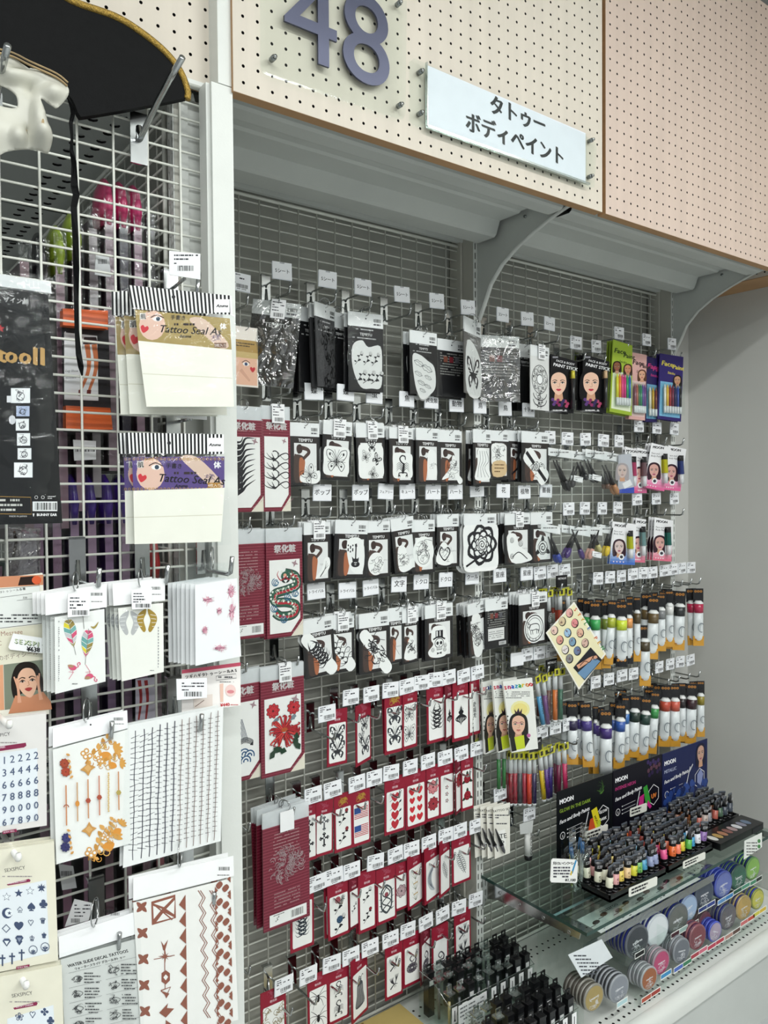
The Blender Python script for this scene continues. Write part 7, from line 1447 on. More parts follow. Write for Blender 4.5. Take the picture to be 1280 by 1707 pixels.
# ================================================================ costume packs hanging on the side gondola, seen through the screen
def costume(x, zt, h, col, spine, y0=-.365, d=.20, th=.012, top=None, label='', n=0):
    t = thing('costume_pack', label, 'costume pack', (x, y0, zt)); m = MB()
    m.box(-th/2, th/2, 0, .0016, -h, 0, spine, 'plastic'); m.box(-th/2+.001, th/2-.001, .0018, d, -h, 0, col, 'plastic'); case = m.build('case', t)
    if top:
        m = MB(); R = .5*th+.006; m.loft([[(R*s_*cos(2*pi*k/10), .03+.04*sin(2*pi*k/10)*s_, z) for k in range(10)] for z, s_ in ((.045, .3), (.03, .8), (0, 1.0), (-.03, .8))], [top]*3); m.build('hood', case)
    m = MB(); m.box(-th/2-.003, th/2+.003, -.004, -.0037, -h-.01, .03, 'ffffff', 'film'); m.build('bag', t)
rows = [  # row top z, height, [(x, col, spine, top)]
 ('top', [(.452, '2a1228', '1c1418', None, 1.985), (.432, '3c1c34', '9a7a8c', 'c0306a', 1.985), (.41, '1d1228', '241a30', 'b82a60', 1.985), (.388, '4a3a44', '8c7480', 'b83a66', 1.985), (.364, '5c545a', '8f868a', None, 1.945), (.340, '3a1c2c', 'a0808c', '9ab03a', 1.925), (.316, '2a1c24', '8c707c', '8aa030', 1.90), (.292, '1a1418', '3c2c34', '15151a', 1.885), (.268, '3a2430', '86686f', None, 1.88)], .40),
 ('second', [(.452, '2a1a24', '6a4452', 'c03a3a', 1.44), (.43, '20182c', '9a7a94', None, 1.46), (.405, '2a1248', '947a90', '4a2a8a', 1.535), (.380, '3a1a5c', '8c7090', '40247c', 1.535), (.355, '2c1450', '987c94', '3c2478', 1.535), (.33, '301858', '907490', '3c2478', 1.535), (.305, '24103c', '9a7c92', 'e02a80', 1.54), (.28, '3c1834', '8a6c84', 'e83a8c', 1.54), (.25, '1c5a48', '2a2a30', None, 1.45), (.225, '2a1c30', '8a6a7c', None, 1.45), (.2, '18181c', '7a6070', None, 1.44), (.17, '8a8490', '9a94a0', None, 1.45), (.14, '1c1c22', '3a343c', None, 1.44), (.11, '26222c', '45404a', None, 1.46)], .36),
 ('third', [(.452, '4a1020', '8a1c30', 'b02434', 1.06), (.43, '1a1014', '5c3444', None, 1.10), (.4, '2a161c', '8c6a78', None, 1.09), (.372, '24161c', '6a4a58', None, 1.09), (.34, '2c1c28', '946e84', None, 1.10), (.31, '2a2028', '8a6478', None, 1.09), (.28, '201820', '7c5c6c', None, 1.10), (.24, '24181f', '80606e', None, 1.09), (.2, '1a1418', '6a525c', None, 1.09)], .30),
 ('lowest', [(.452, '5c1c48', 'b43a84', 'c03a88', .80), (.425, '40202c', 'a07088', 'c8307c', .82), (.395, '3c1430', 'b03a7c', None, .82), (.36, '2a1c24', 'a88090', 'd8603a', .83), (.325, '1c1618', '5a4a50', None, .80), (.29, '201a1c', 'c8603c', 'd0603a', .82), (.25, '161416', '48403f', None, .80), (.21, '1c181a', '504848', None, .81)], .42)]
for nm, L, h in rows:
    for i, (x, c, sp, top, z) in enumerate(L): costume(x, z, h, c, sp, top=top, label='boxed costume pack seen edge-on through the screen, %s in its %s row' % (ordl(i, len(L)), nm))
# hooks of the side gondola
for i, (y, z) in enumerate(((-.25, 2.0), (-.05, 2.0), (.15, 1.98), (.35, 2.0), (-.25, 1.56), (-.05, 1.56), (-.25, 1.12), (-.05, 1.12), (-.25, .86))):
    t = thing('display_hook', 'dark steel hook of the side gondola behind the screen, %s counting down' % ORD[i+1], 'hook', (.476, y, z)); m = MB(); m.tube([(0, 0, 0), (-.22, 0, 0), (-.24, 0, .02)], .003, 7, m='steel'); m.build('arm', t); m = MB(); m.box(-.004, 0, -.012, .012, -.03, .02, 'ffffff', 'steel'); m.build('base_plate', t)
# orange stockings pack and others facing the aisle
def stock(c, label, y, n=0):
    def d(A):
        (x0, y0), (x1, y1) = c[0], c[1]
        A.poly([(x0, y0), (x1, y1), (x1, y1+32), (x0, y0+30)], 'd9622c'); A.poly([(x0, y0+31), (x1, y1+33), (x1, y1+42), (x0, y0+40)], '2c2a2e')
        A.poly([(x0+3, y0+40), (x1-18, y1+42), (x1-16, y1+150), (x0+3, y0+152)], 'e4e4e6'); A.poly([(x0+36, y0+48), (x0+56, y0+48), (x0+60, y0+60), (x0+34, y0+60)], '3a2a2c')
        for q, (a, b, e) in enumerate(((38, 44, 30), (50, 56, 44))): A.line(cr([(x0+a+3, y0+60), (x0+b, y0+100), (x0+e, y0+138)], 4), 9, 'c8744c', 4); A.poly([(x0+e-3, y0+136), (x0+e+4, y0+136), (x0+e+3, y0+146), (x0+e-4, y0+146)], '6a2c28')
        A.text('Leg Show', x0+5, y0+106, 4, '5a5a60', 0, shear=.3); A.greek(x0+5, y0+115, x0+24, 1, 3, 1.6, '8a8a90')
    t = lcard('stocking_pack', label, 'stocking pack', c, '2a282c', d, y=y, th=.006, bag=[(c[0][0]-3, c[0][1]-6), (c[1][0]+6, c[1][1]-6), (c[2][0]+6, c[2][1]+4), (c[3][0]-3, c[3][1]+4)])
    m, A = sheet([(c[3][0]+2, c[3][1]-44), (c[2][0]-2, c[2][1]-42), (c[2][0]+2, c[2][1]-6), (c[3][0]+2, c[3][1]-4)], -.012, 'd9622c', 'plastic', 'stocking_roll', t, .016); m.build('stocking_roll', t)
    m, A = sheet([(c[0][0]+1, c[0][1]+2), (c[1][0]-1, c[1][1]+2), (c[1][0]-1, c[1][1]+30), (c[0][0]+1, c[0][1]+28)], -.012, 'd9622c', 'plastic', 'stocking_roll', t, .016); m.build('stocking_roll', t)
stock([(104, 514), (180, 518), (186, 722), (108, 720)], 'orange stocking pack with a picture of legs, behind the ribbon', -.392)
stock([(232, 1130), (262, 1126), (262, 1206), (232, 1208)], 'small legs picture pack between the lip print and the scar sheets', -.36) if False else None
t = lcard('stocking_pack', 'small pack picturing red legs, between the lip print and the stitch sheets', 'stocking pack', [(226, 1132), (262, 1128), (262, 1206), (226, 1208)], 'c9c4d2', lambda A: [A.line(cr([(232+11*k, 1134), (235+11*k, 1165), (231+12*k, 1200)], 4), 6, '9a3a3c', 3) for k in range(2)], y=-.39)
for i, (c, col, lab) in enumerate((([(122, 733), (160, 735), (160, 766), (124, 768)], 'd9dadc', 'small white tag under the orange stocking pack'), ([(160, 420), (182, 428), (185, 462), (158, 458)], 'c9ccce', 'folded translucent tag above the ribbon hook'), ([(98, 1440), (122, 1444), (128, 1480), (104, 1484)], 'd9dadc', 'torn white tag in the gap under the gold ornament sheet'))):
    t, mb, A = flat('tag', lab, 'tag', c, -.398, col, 10, .0012); A.bars(c[0][0]+3, c[0][1]+12, c[1][0]-3, c[0][1]+20); mb.build('card', t)
# clear bag with dark hair at lower left
t = lcard('wig_pack', 'grey clear bag under the large black pack at the left edge', 'wig pack', [(14, 880), (66, 882), (66, 960), (8, 962)], '8a8488', lambda A: (A.line(cr([(24, 886), (26, 905), (22, 930)], 4), 5, '3a2c28'), A.line(cr([(34, 888), (33, 910), (38, 940)], 4), 4, 'c9c4c8'), A.poly([(38, 885), (60, 885), (64, 958), (30, 958)], 'a9a3ac')), y=-.37, bag=[(12, 878), (68, 880), (68, 962), (6, 964)], key='crumple', amp=.004)
# ================================================================ glass shelf and what stands on it
ZG = .519
t = thing('glass_shelf', 'thick clear glass shelf carrying the small paint tubes', 'shelf', (1.452, 0, ZG))
m = MB(); X1 = .885; m.box(0, X1, -.405, -.055, -.008, 0, 'ffffff', 'glass'); m.build('pane', t)
m = MB(); m.box(-.0004, X1, -.4056, -.405, -.008, 0, '2c4741', 'glass_edge'); m.box(-.0006, 0, -.405, -.055, -.008, 0, '2c4741', 'glass_edge'); m.build('edge', t)
def gb(x, lab):
    t = thing('glass_bracket', lab, 'bracket', (x, 0, ZG-.009)); m = MB(); c = [(-.055, -.085), (-.07, -.05), (-.11, -.036), (-.38, -.018), (-.385, 0), (-.055, 0)]; n = len(c)
    m.idx([(s_*.0012, y, z) for s_ in (-1, 1) for y, z in c], [tuple(range(n)), tuple(range(2*n-1, n-1, -1))]+[(k, (k+1) % n, n+(k+1) % n, n+k) for k in range(n)], 'ffffff', 'chrome', False); m.build('plate', t)
    m = MB()
    for y in (-.12, -.19, -.27, -.35): m.tube([(-.0016, y+.004*cos(k*pi/6), -.014+.004*sin(k*pi/6)) for k in range(12)], .001, 5, closed=True)
    m.build('rivet', t)['kind'] = 'stuff'
gb(1.456, 'chrome glass bracket at the left edge of the glass shelf'); gb(2.335, 'chrome glass bracket at the right edge of the glass shelf')
# trays
def tray(x0, x1, y0, y1, lab, h=.018):
    t = thing('black_tray', lab, 'tray', (x0, y0, ZG+.0005)); w = x1-x0; d = y1-y0; m = MB(); m.box(0, w, 0, d, 0, h*.35, '101012', 'plastic'); m.box(0, w, 0, .003, 0, h, '101012', 'plastic'); m.box(0, w, d-.003, d, 0, h, '101012', 'plastic'); m.box(0, .003, 0, d, 0, h, '101012', 'plastic'); m.box(w-.003, w, 0, d, 0, h, '101012', 'plastic'); m.build('base', t); return t
TR = [(1.605, 1.845, 'left'), (1.855, 2.075, 'middle'), (2.085, 2.33, 'right')]
for x0, x1, s_ in TR: tray(x0, x1, -.355 if s_ != 'right' else -.292, -.165, '%s black tray full of small paint tubes' % s_)
# banners behind the trays
def banner(x0, x1, z1, c1, title, sub, subcol, ink, lab, extra, y=-.152):
    t = thing('banner_board', lab, 'display board', (x0, y, ZG+.001)); w = x1-x0; h = z1-ZG; m = MB(); m.box(0, w, -.0015, .0015, 0, h, c1, 'satin'); A = Art(m, w, x0=0, z0=h, y=-.0016, mat='satin'); V = 100*h/w
    r = random.Random(int(x0*100))
    A.text(title, 4, 15, 5.5, 'f2f2f4', 0, bold=1.6); A.text(sub, 4, 25, 4.2, subcol, 0, bold=.6); A.text('Face and Body Paints', 4, 38, 4.5, 'f0f0f2', 0, shear=.25, bold=.8, rot=-4); A.ring(9, 52, 4, .9, 'd9d9dc', n=12); A.text('S', 9, 54, 3, 'f0f0f2', .5, bold=1)
    for k in range(3): A.line([(18, 47+4.5*k), (44, 46+4.5*k)], .5, 'd0d0d4'); A.disc(17.5, 47+4.5*k, .9, 'e8e8ea', n=6)
    A.line([(82+12*cos(k*pi/3+pi/6), 48+13*sin(k*pi/3+pi/6)) for k in range(7)], 1, 'e8e8ea'); extra(A, V)
    m.build('board', t)
    return t
def ex1(A, V):
    A.poly([(58, 46), (70, 44), (66, 62), (54, 60)], 'c8502c'); A.poly([(60, 36), (70, 34), (78, 56), (68, 60)], 'e0d02c'); A.text('MOON', 65, 45, 3.4, '1a1a1c', 0, bold=1, rot=60); A.text('GLOW', 82, 44, 3.6, 'f0f0f0', .5, bold=1); A.text('DARK', 82, 53, 3.6, 'f0f0f0', .5, bold=1); A.poly([(72, 52), (78, 50), (76, 60), (70, 60)], 'b8cc3a'); A.line([(48, 56), (55, 36)], 1.6, 'd9d9dc')
    for k in range(9): A.line(cr([(76, 20), (80+3*cos(k), 14+4*sin(k*2)), (78+8*cos(k*.7), 12+8*sin(k*.7))], 3), 1, ('3a5a30', '5a8a3a', '2a4028')[k % 3], .3)
def ex2(A, V):
    A.poly([(52, 44), (62, 42), (60, 60), (50, 58)], 'c02c7c'); A.poly([(60, 34), (68, 32), (76, 56), (66, 60)], '3a9a3a'); A.text('UV', 82, 52, 6, 'e0803a', .5, bold=1.6); A.poly([(70, 52), (78, 62), (74, 64), (68, 58)], 'd02c8c'); A.line([(46, 56), (53, 36)], 1.6, 'd9d9dc')
    for k in range(14): A.disc(70+(k*13) % 28, 4+(k*7) % 20, 3, ('3a2a5c', '5c3a4a', '2a1c44')[k % 3], n=7)
def ex3(A, V):
    r = random.Random(8)
    for k in range(60): A.disc(r.uniform(3, 97), r.uniform(50, V-3), r.uniform(2, 7), ('24366a', '2c4484', '1e2c5c', '304c94')[k % 4], n=7)
    face(A, 84, 17, 11, 'c9a08c', '1c1c34', 'a0506a'); A.poly([(76, 42), (84, 36), (90, 44), (84, 58), (76, 52)], '8a94c0'); A.line([(52, 48), (60, 28)], 1.6, 'd9d9dc'); A.line([(58, 34), (66, 26)], 2, 'c9c9cc')
banner(1.643, 1.884, .727, '0e1216', 'MOON', 'GLOW IN THE DARK', '8aa83a', '', 'black banner board for glow in the dark body paints', ex1)
banner(1.888, 2.130, .730, '100e1a', 'MOON', 'INTENSE NEON', 'c03a7c', '', 'black banner board for intense neon body paints', ex2)
banner(2.133, 2.385, .728, '1c2450', 'MOON', 'METALLIC', 'b0b8d0', '', 'dark blue banner board for metallic body paints', ex3)
def note(cx, cy, w, h, rot, lab, y, lines=2):
    P = at(cx, cy, y); t = thing('handwritten_note', lab, 'note', P, 0, rad(rot)); W_ = span(P, w, 0); H_ = rise(P, h); m = MB(); c = [(-.5, -.4), (-.46, -.5), (.46, -.5), (.5, -.4), (.5, .4), (.46, .5), (-.46, .5), (-.5, .4)]
    n = 8; m.idx([(x*W_, s_*.0006, z*H_) for s_ in (-1, 1) for x, z in c], [tuple(range(n)), tuple(range(2*n-1, n-1, -1))]+[(k, (k+1) % n, n+(k+1) % n, n+k) for k in range(n)], 'f0efe6', 'satin', False)
    A = Art(m, W_, z0=H_/2, y=-.0008, mat='satin'); V = 100*H_/W_
    for k in range(lines): A.greek(8, V*(.2+.7*k/lines), 92, 1, 3, V*.2, '2a2a2e', 5+k, .9)
    m.build('paper', t); return t
note(994, 1388, 38, 16, 2, 'white handwritten note on the glow in the dark banner', -.156); note(1064, 1350, 28, 14, 2, 'white handwritten note on the neon banner', -.156)
note(1072, 1478, 47, 15, 3, 'curled handwritten note clipped under the left tray', -.372); note(1157, 1434, 37, 12, 2, 'handwritten note clipped under the middle tray', -.372); note(1250, 1385, 14, 10, 0, 'small handwritten note on the palette tray', -.36)
for i, px in enumerate((992, 1012, 1027, 1038, 1048, 1058, 1068, 1078, 1088, 1098)):
    P = at(px, 1414-(px-992)*.52, -.158); t = thing('price_card', 'small barcode card at the foot of the banners, %s' % ordl(i, 10), 'price card', (P.x, -.158, P.z)); m = MB(); m.box(-.009, .009, -.0005, .0005, -.012, .012, 'e6e7e8', 'satin'); A = Art(m, .018, z0=.012, y=-.0006, mat='satin'); A.bars(15, 70, 85, 110); A.greek(15, 20, 85, 2, 16, 8, '55555a'); m.build('card', t)
# small tubes standing on their caps
def tube_mesh(col, sc=1.0):
    rg = lambda z, a, b: [(a*cos(2*pi*k/12), b*sin(2*pi*k/12), z) for k in range(12)]
    c = MB(); c.loft([rg(0, .0078, .0078), rg(.013, .0085, .0085)], ['141416']); c.loft([rg(.002, .0082, .0082), rg(.0035, .0082, .0082)], ['8a8a8e'])
    b = MB(); b.loft([rg(.013, .0098, .0098), rg(.020, .0098, .0098), rg(.046, .0102, .0086)], ['1a1a1c', col]); A = Art(b, .02, z0=.046, y=-.0100, mat='satin'); A.text('C', 50, 75, 26, '18181a' if sum(lin(col)) > .5 else 'e8e8e8', .5, bold=1.2); A.text('T', 50, 120, 22, '18181a' if sum(lin(col)) > .5 else 'e8e8e8', .5, bold=1.2)
    k = MB(); k.loft([rg(.046, .0102, .0086), rg(.062, .0112, .004), rg(.070, .0116, .0009)], ['18181a', '232326']); k.box(-.0118, .0118, -.0011, .0011, .066, .0735, '5a606a', 'plastic'); k.box(-.0119, .0119, -.0013, .0013, .0685, .0695, '141416', 'plastic'); A = Art(k, .02, z0=.062, y=-.0075, mat='satin'); A.greek(15, 2, 85, 3, 14, 7, 'c9c9cc', 4)
    return c.mesh('cap'), b.mesh('body'), k.mesh('crimp')
TM = {}
def stube(x, y, z, col, label, yaw=0, tx=0, ty=0):
    if col not in TM: TM[col] = tube_mesh(col)
    t = thing('small_paint_tube', label, 'paint tube', (x, y, z)); t.rotation_euler = (tx, ty, yaw)
    for nm, me in zip(('cap', 'body', 'crimp'), TM[col]): put(nm, me, t)
CN = {'e0dfc8': 'cream', 'd8a0a0': 'pale pink', 'e0c85c': 'pale yellow', 'e6c490': 'peach', 'd2cf3c': 'lemon', '6fb05c': 'green', '4a9ac0': 'blue', '8c96b8': 'lavender', 'e85a90': 'hot pink', 'e06a2c': 'orange', 'f0f0f0': 'white', 'f08060': 'coral', 'd8c83a': 'yellow', '5cb04c': 'bright green', '3c98c8': 'sky blue', 'e6e6ec': 'silver white', '8c6aa8': 'violet', '7a4a28': 'bronze', '9a5a34': 'copper', 'b09a5c': 'gold', 'b4a49c': 'rose silver', '8a8a90': 'silver', 'b05a4c': 'metallic red', '3c5a44': 'metallic green', '3c4450': 'dark blue-grey', 'a8443a': 'red'}
def block(x0, x1, y0, y1, nx, cols, where):
    n = len(cols)
    for j, row in enumerate(cols):
        for i in range(nx):
            c = row[i % len(row)]; x = x0+(x1-x0)*(i+.5)/nx+RND.uniform(-.002, .002); y = y0+(y1-y0)*(j+.5)/n+RND.uniform(-.002, .002)
            stube(x, y, ZG+.008, c, '%s small tube, %s tray, row %s, %s' % (CN[c], where, ('front', 'second', 'third', 'fourth', 'back')[j], ordl(i, nx)), RND.uniform(-.55, .3), RND.uniform(-.07, .07), RND.uniform(-.1, .1))
block(1.612, 1.842, -.350, -.19, 9, [['e0dfc8', 'd8a0a0', 'e0c85c', 'e6c490', 'd2cf3c', '6fb05c', '4a9ac0', '8c96b8', '8c96b8'], ['e0dfc8', 'e0dfc8', 'd8a0a0', 'e0c85c', 'e6c490', 'd2cf3c', '6fb05c', '4a9ac0', '8c96b8'], ['e0dfc8', 'd8a0a0', 'd8a0a0', 'e0c85c', 'e0c85c', 'd2cf3c', 'd2cf3c', '6fb05c', '4a9ac0'], ['e0dfc8', 'd8a0a0', 'd8a0a0', 'e0c85c', 'e0c85c', 'e6c490', 'd2cf3c', '6fb05c', '4a9ac0'], ['d8a0a0', 'd8a0a0', 'e0c85c', 'e0c85c', 'd2cf3c', 'd2cf3c', '6fb05c', '4a9ac0', '8c96b8']], 'left')
block(1.862, 2.07, -.350, -.19, 8, [['e85a90', 'e06a2c', 'f08060', 'd8c83a', '5cb04c', '3c98c8', 'e6e6ec', '8c6aa8'], ['e85a90', 'e06a2c', 'f08060', 'd8c83a', '5cb04c', '3c98c8', 'e6e6ec', '8c6aa8'], ['a8443a', 'e06a2c', 'f08060', 'd8c83a', '5cb04c', '3c98c8', 'e6e6ec', '8c6aa8'], ['e06a2c', 'a8443a', 'a8443a', 'd8c83a', 'd8c83a', '5cb04c', '3c98c8', '8c6aa8'], ['e06a2c', 'a8443a', 'a8443a', 'd8c83a', '5cb04c', '5cb04c', '3c98c8', '8a8a90']], 'middle')
block(2.092, 2.322, -.288, -.18, 8, [['b09a5c', 'b05a4c', 'b4a49c', '8a8a90', 'b05a4c', '3c5a44', '3c4450', '3c4450'], ['7a4a28', '9a5a34', 'b09a5c', 'b4a49c', '8a8a90', '7a4a28', '3c5a44', '3c4450'], ['9a5a34', '7a4a28', '7a4a28', '9a5a34', 'b09a5c', '8a8a90', 'b05a4c', '3c4450'], ['7a4a28', '9a5a34', '7a4a28', 'b4a49c', '8a8a90', '9a5a34', '3c5a44', '3c4450']], 'right')
# palette tray in front at the right
t = thing('palette_tray', 'flat black tray with round colour samples at the right front', 'tray', (2.085, -.372, ZG+.0005)); m = MB(); m.box(0, .24, 0, .07, 0, .020, '101012', 'plastic')
A = Art(m, .24, x0=0, z0=0, y=0)
for k, c in enumerate(('d9d9d4', 'b8985c', 'a8785c', '8a6058', 'a89090', 'd9d9dc', '8a8a9a', '6a7a90')):
    x, y = .018+.026*k, .034; m.face([(x+.011*cos(q*pi/7), y+.017*sin(q*pi/7), .0203) for q in range(14)], c, 'satin')
m.box(.175, .235, -.001, .0, .002, .016, '2a2a2e', 'satin'); m.build('tray', t)
# acrylic pen box at left with blue pens
t = thing('pen_box', 'small clear acrylic box holding blue-tipped pens', 'box', (1.575, -.275, ZG+.0005)); m = MB()
for b in ((0, .05, 0, .001, 0, .09), (0, .05, .05, .051, 0, .12), (0, .001, 0, .05, 0, .10), (.049, .05, 0, .05, 0, .10), (0, .05, 0, .05, 0, .001)): m.box(*b, 'ffffff', 'acrylic')
m.build('box', t)
for k, (dx, dy, tl) in enumerate(((.010, .012, -8), (.020, .03, -3), (.034, .014, 4), (.042, .034, 8))):
    p = thing('invisible_ink_pen', 'clear bagged pen with a blue cap in the acrylic box, %s' % ordl(k, 4), 'pen', (1.575+dx, -.275+dy, ZG+.004), 0, rad(tl)); m = MB(); m.tube([(0, 0, .085), (0, 0, .115)], [.0055, .0045], 9, '4a90d8', 'plastic'); m.build('cap', p); m = MB(); m.tube([(0, 0, 0), (0, 0, .085)], .0048, 9, 'dfe3e4' if k != 1 else 'd8e03a', 'plastic'); m.build('barrel', p); m = MB(); m.box(-.013, .013, -.007, -.0066, .0, .155, 'ffffff', 'crumple'); m.build('bag', p)
t, mb, A = flat('handwritten_sign', 'white handwritten sign with a drawn pen and a price of 1100', 'sign', [(922, 1431), (960, 1433), (963, 1437), (962, 1470), (959, 1472), (919, 1471), (917, 1468), (919, 1434)], -.295, 'f3f3f0', -4, .0012)
for k, ch in enumerate('見えないインクペン'): A.text(ch, 921+3.9*k, 1441, 4, '1c1c22', 0, bold=.8)
A.greek(922, 1445, 950, 4, 5, 2.6, '4a4a54', 6); A.text('¥1,100', 941, 1469, 4.6, '1c1c22', 0, bold=1, shear=.2); A.line([(960, 1434), (953, 1456)], 2.6, '3a90c0'); A.line([(953, 1452), (951, 1459)], 2.2, 'e0c03a'); mb.build('card', t)
# ================================================================ acrylic display stand with the powder compacts
SX0, SX1 = 1.488, 2.335
t = thing('acrylic_stand', 'large clear acrylic display stand under the glass shelf', 'display stand', (0, 0, 0)); m = MB()
ZT = .458
m.box(SX0, 2.06, -.366, -.20, ZT, ZT+.003, 'ffffff', 'acrylic'); m.build('top_plate', t)
m = MB(); m.box(SX0, 2.06, -.3675, -.366, ZT-.018, ZT+.003, 'ffffff', 'acrylic_edge'); m.build('front_edge', t)
m = MB()
for x in (SX0, ): m.box(x, x+.002, -.366, -.22, .242, ZT, 'ffffff', 'acrylic')
m.build('side_panel', t)
m = MB()
for x in (1.70, 1.80, 1.90, 2.0, 2.1, 2.2, 2.3): m.box(x, x+.0015, -.40, -.20, .33, .40, 'ffffff', 'acrylic'); m.box(x, x+.0015, -.385, -.22, .244, .32, 'ffffff', 'acrylic')
m.build('divider', t)['kind'] = 'stuff'
m = MB(); m.box(1.66, SX1, -.36, -.20, .338, .340, 'ffffff', 'acrylic'); m.build('middle_shelf', t)
m = MB(); m.box(1.66, SX1, -.362, -.360, .338, .372, 'ffffff', 'acrylic'); m.box(1.66, SX1, -.388, -.386, .246, .278, 'ffffff', 'acrylic'); m.build('front_rail', t)
P = t
# printed sheet on the stand
t = thing('brush_leaflet', 'white printed leaflet with drawn brushes lying on the acrylic stand', 'leaflet', (1.56, -.362, ZT+.0035)); m = MB(); m.box(0, .44, 0, .075, 0, .0006, 'e9ebea', 'satin')
r = random.Random(3)
for k in range(9):
    x, y = .03+.046*k, .038+.012*(k % 2); m.face([(x+.014*cos(q*pi/6+.4), y+.006*sin(q*pi/6)+.004*cos(q*pi/6), .0008) for q in range(12)], ('4a3f3a', '6a4438', '5a6058', '3f4a4a')[k % 4], 'satin'); m.box(x-.03, x-.01, y-.008, y-.006, .0006, .0009, '3a3434', 'satin')
for k in range(40):
    x, y = r.uniform(.01, .38), r.uniform(.004, .02); m.box(x, x+r.uniform(.003, .009), y, y+.0018, .0006, .0009, '5a5a5e', 'satin')
vs, fs, w_ = text_geo('snazaroo'); k_ = .014/.72; m.idx([(.075+a*k_, .055+b*k_, .0009) for a, b in vs], fs, '3a3a40', 'satin', False)
m.build('sheet', t)
t = thing('dark_leaflet', 'dark printed leaflet corner under the glass shelf', 'leaflet', (1.50, -.30, ZT+.0035)); m = MB(); m.box(0, .055, 0, .055, 0, .0006, '3c4442', 'satin'); m.box(0, .30, .058, .066, 0, .0008, 'a8c4cc', 'satin'); m.build('sheet', t)
# compacts
def compact(px, py, w, h, y, face_col, rim, label, n=3, tilt=0, step=.011, word_=True, back='2c3aa8'):
    P_ = at(px, py, y); R = rise(P_, h)/2; t = thing('powder_compact', label, 'compact', P_, rad(-6), rad(tilt)); N = 22
    c = [(R*cos(2*pi*k/N), R*sin(2*pi*k/N)) for k in range(N)]
    m = MB(); m.loft([[(x*s_, yy, z*s_) for x, z in c] for yy, s_ in ((-.0045, .93), (-.003, 1), (.0, 1))], [rim, rim], 'plastic'); m.build('lid', t)
    m = MB(); m.face([(x*.86, -.0048, z*.86) for x, z in c], face_col, 'satin'); A = Art(m, R*2, z0=R, y=-.0049, mat='satin'); V = 100
    if word_:
        A.text('snazaroo', 50, 52, 8, 'e6e6ea', .5, bold=1, rot=-6); m_mess(A.sub(50, 66, 24), 'dcdde2', int(px), 6, .06); A.greek(26, 74, 74, 3, 5, 1.6, 'd9d9de', 3)
    m.build('face', t)
    m = MB(); m.loft([[(x*s_, yy, z*s_) for x, z in c] for yy, s_ in ((.0002, .97), (.006, .97))], [back], 'plastic'); m.build('base', t)
    m = MB(); m.face([(x*.99, -.0062, z*.99) for x, z in c], 'ffffff', 'film'); m.build('cover', t)
    for k in range(n): dup(t, (P_.x+RND.uniform(-.001, .001), P_.y+step*(k+1), P_.z+RND.uniform(-.001, .002)), None, behind('compact', k, label))
CP = [(1060, 1569, 56, -.352, '3c4046', '5a5e66', 'dark grey compact at the left of the upper compact row', 5, 0, '2c3aa8'), (1094, 1550, 54, -.352, 'dfe3e6', 'c9cfd6', 'white compact in the upper row', 4, 0, '2c3aa8'), (1128, 1532, 52, -.352, '6a6c68', '5a6068', 'warm grey compact in the upper row', 4, 0, '2c3aa8'), (1146, 1513, 44, -.352, '9fb4d0', '8a9cc0', 'light blue tilted compact behind the clear box corner', 2, -12, '2c3aa8'),
 (1172, 1490, 48, -.352, '464e5c', '4a5468', 'navy grey compact in the upper row', 4, 0, '2c3aa8'), (1204, 1474, 46, -.352, '6c78b8', '4a58b0', 'lavender blue compact in the upper row', 4, 0, '2838b0'), (1229, 1462, 42, -.352, '3c6a58', '3a5a54', 'deep green compact in the upper row', 3, 0, '2838a0'), (1253, 1447, 38, -.352, '8cb85c', '6a9a58', 'lime green compact, rightmost in the upper row', 3, 0, '2a3a90'),
 (988, 1662, 46, -.385, 'a8935c', '8a8880', 'large gold compact at the left of the lower row', 5, 0, '5a544c'), (1030, 1647, 46, -.375, '8c9098', '9a9ea4', 'silver compact in the lower row', 5, 0, '3c3e42'), (1080, 1630, 40, -.38, 'a0603c', 'a8aaae', 'copper compact in the lower row', 3, 0, '8a8c90'), (1100, 1603, 42, -.378, 'b84a72', '9a8a92', 'pink compact in the lower row', 3, 0, '8a8c90'),
 (1134, 1584, 42, -.378, '6c7078', '8a8e94', 'tilted grey compact in the lower row', 3, 14, '8a8c90'), (1173, 1535, 32, -.34, '8a2c4c', '7a3048', 'small maroon compact with a white tag, in the back', 1, 0, '6a2440'), (1161, 1561, 42, -.378, '7c4048', '8a5058', 'wine red compact in the lower row', 2, 0, '5c2c50'), (1190, 1552, 34, -.37, 'b0a0b4', '4a58c0', 'pale mauve compact leaning in the lower row', 2, 30, '2c3aa8'),
 (1212, 1528, 42, -.372, '6a6468', '5a5c68', 'brownish grey compact in the lower row', 3, 0, '2c3488'), (1238, 1512, 40, -.37, 'c0a060', 'b09868', 'tan gold compact in the lower row', 3, 0, '2c3488'), (1261, 1498, 34, -.368, 'c9c45c', '8a9040', 'yellow compact with a blue back, rightmost in the lower row', 3, 0, '2838b0')]
for px, py, h, y, fc, rim, lab, n, tl, bk in CP: compact(px, py, h*.7, h, y, fc, rim, lab, n, tl, back=bk)
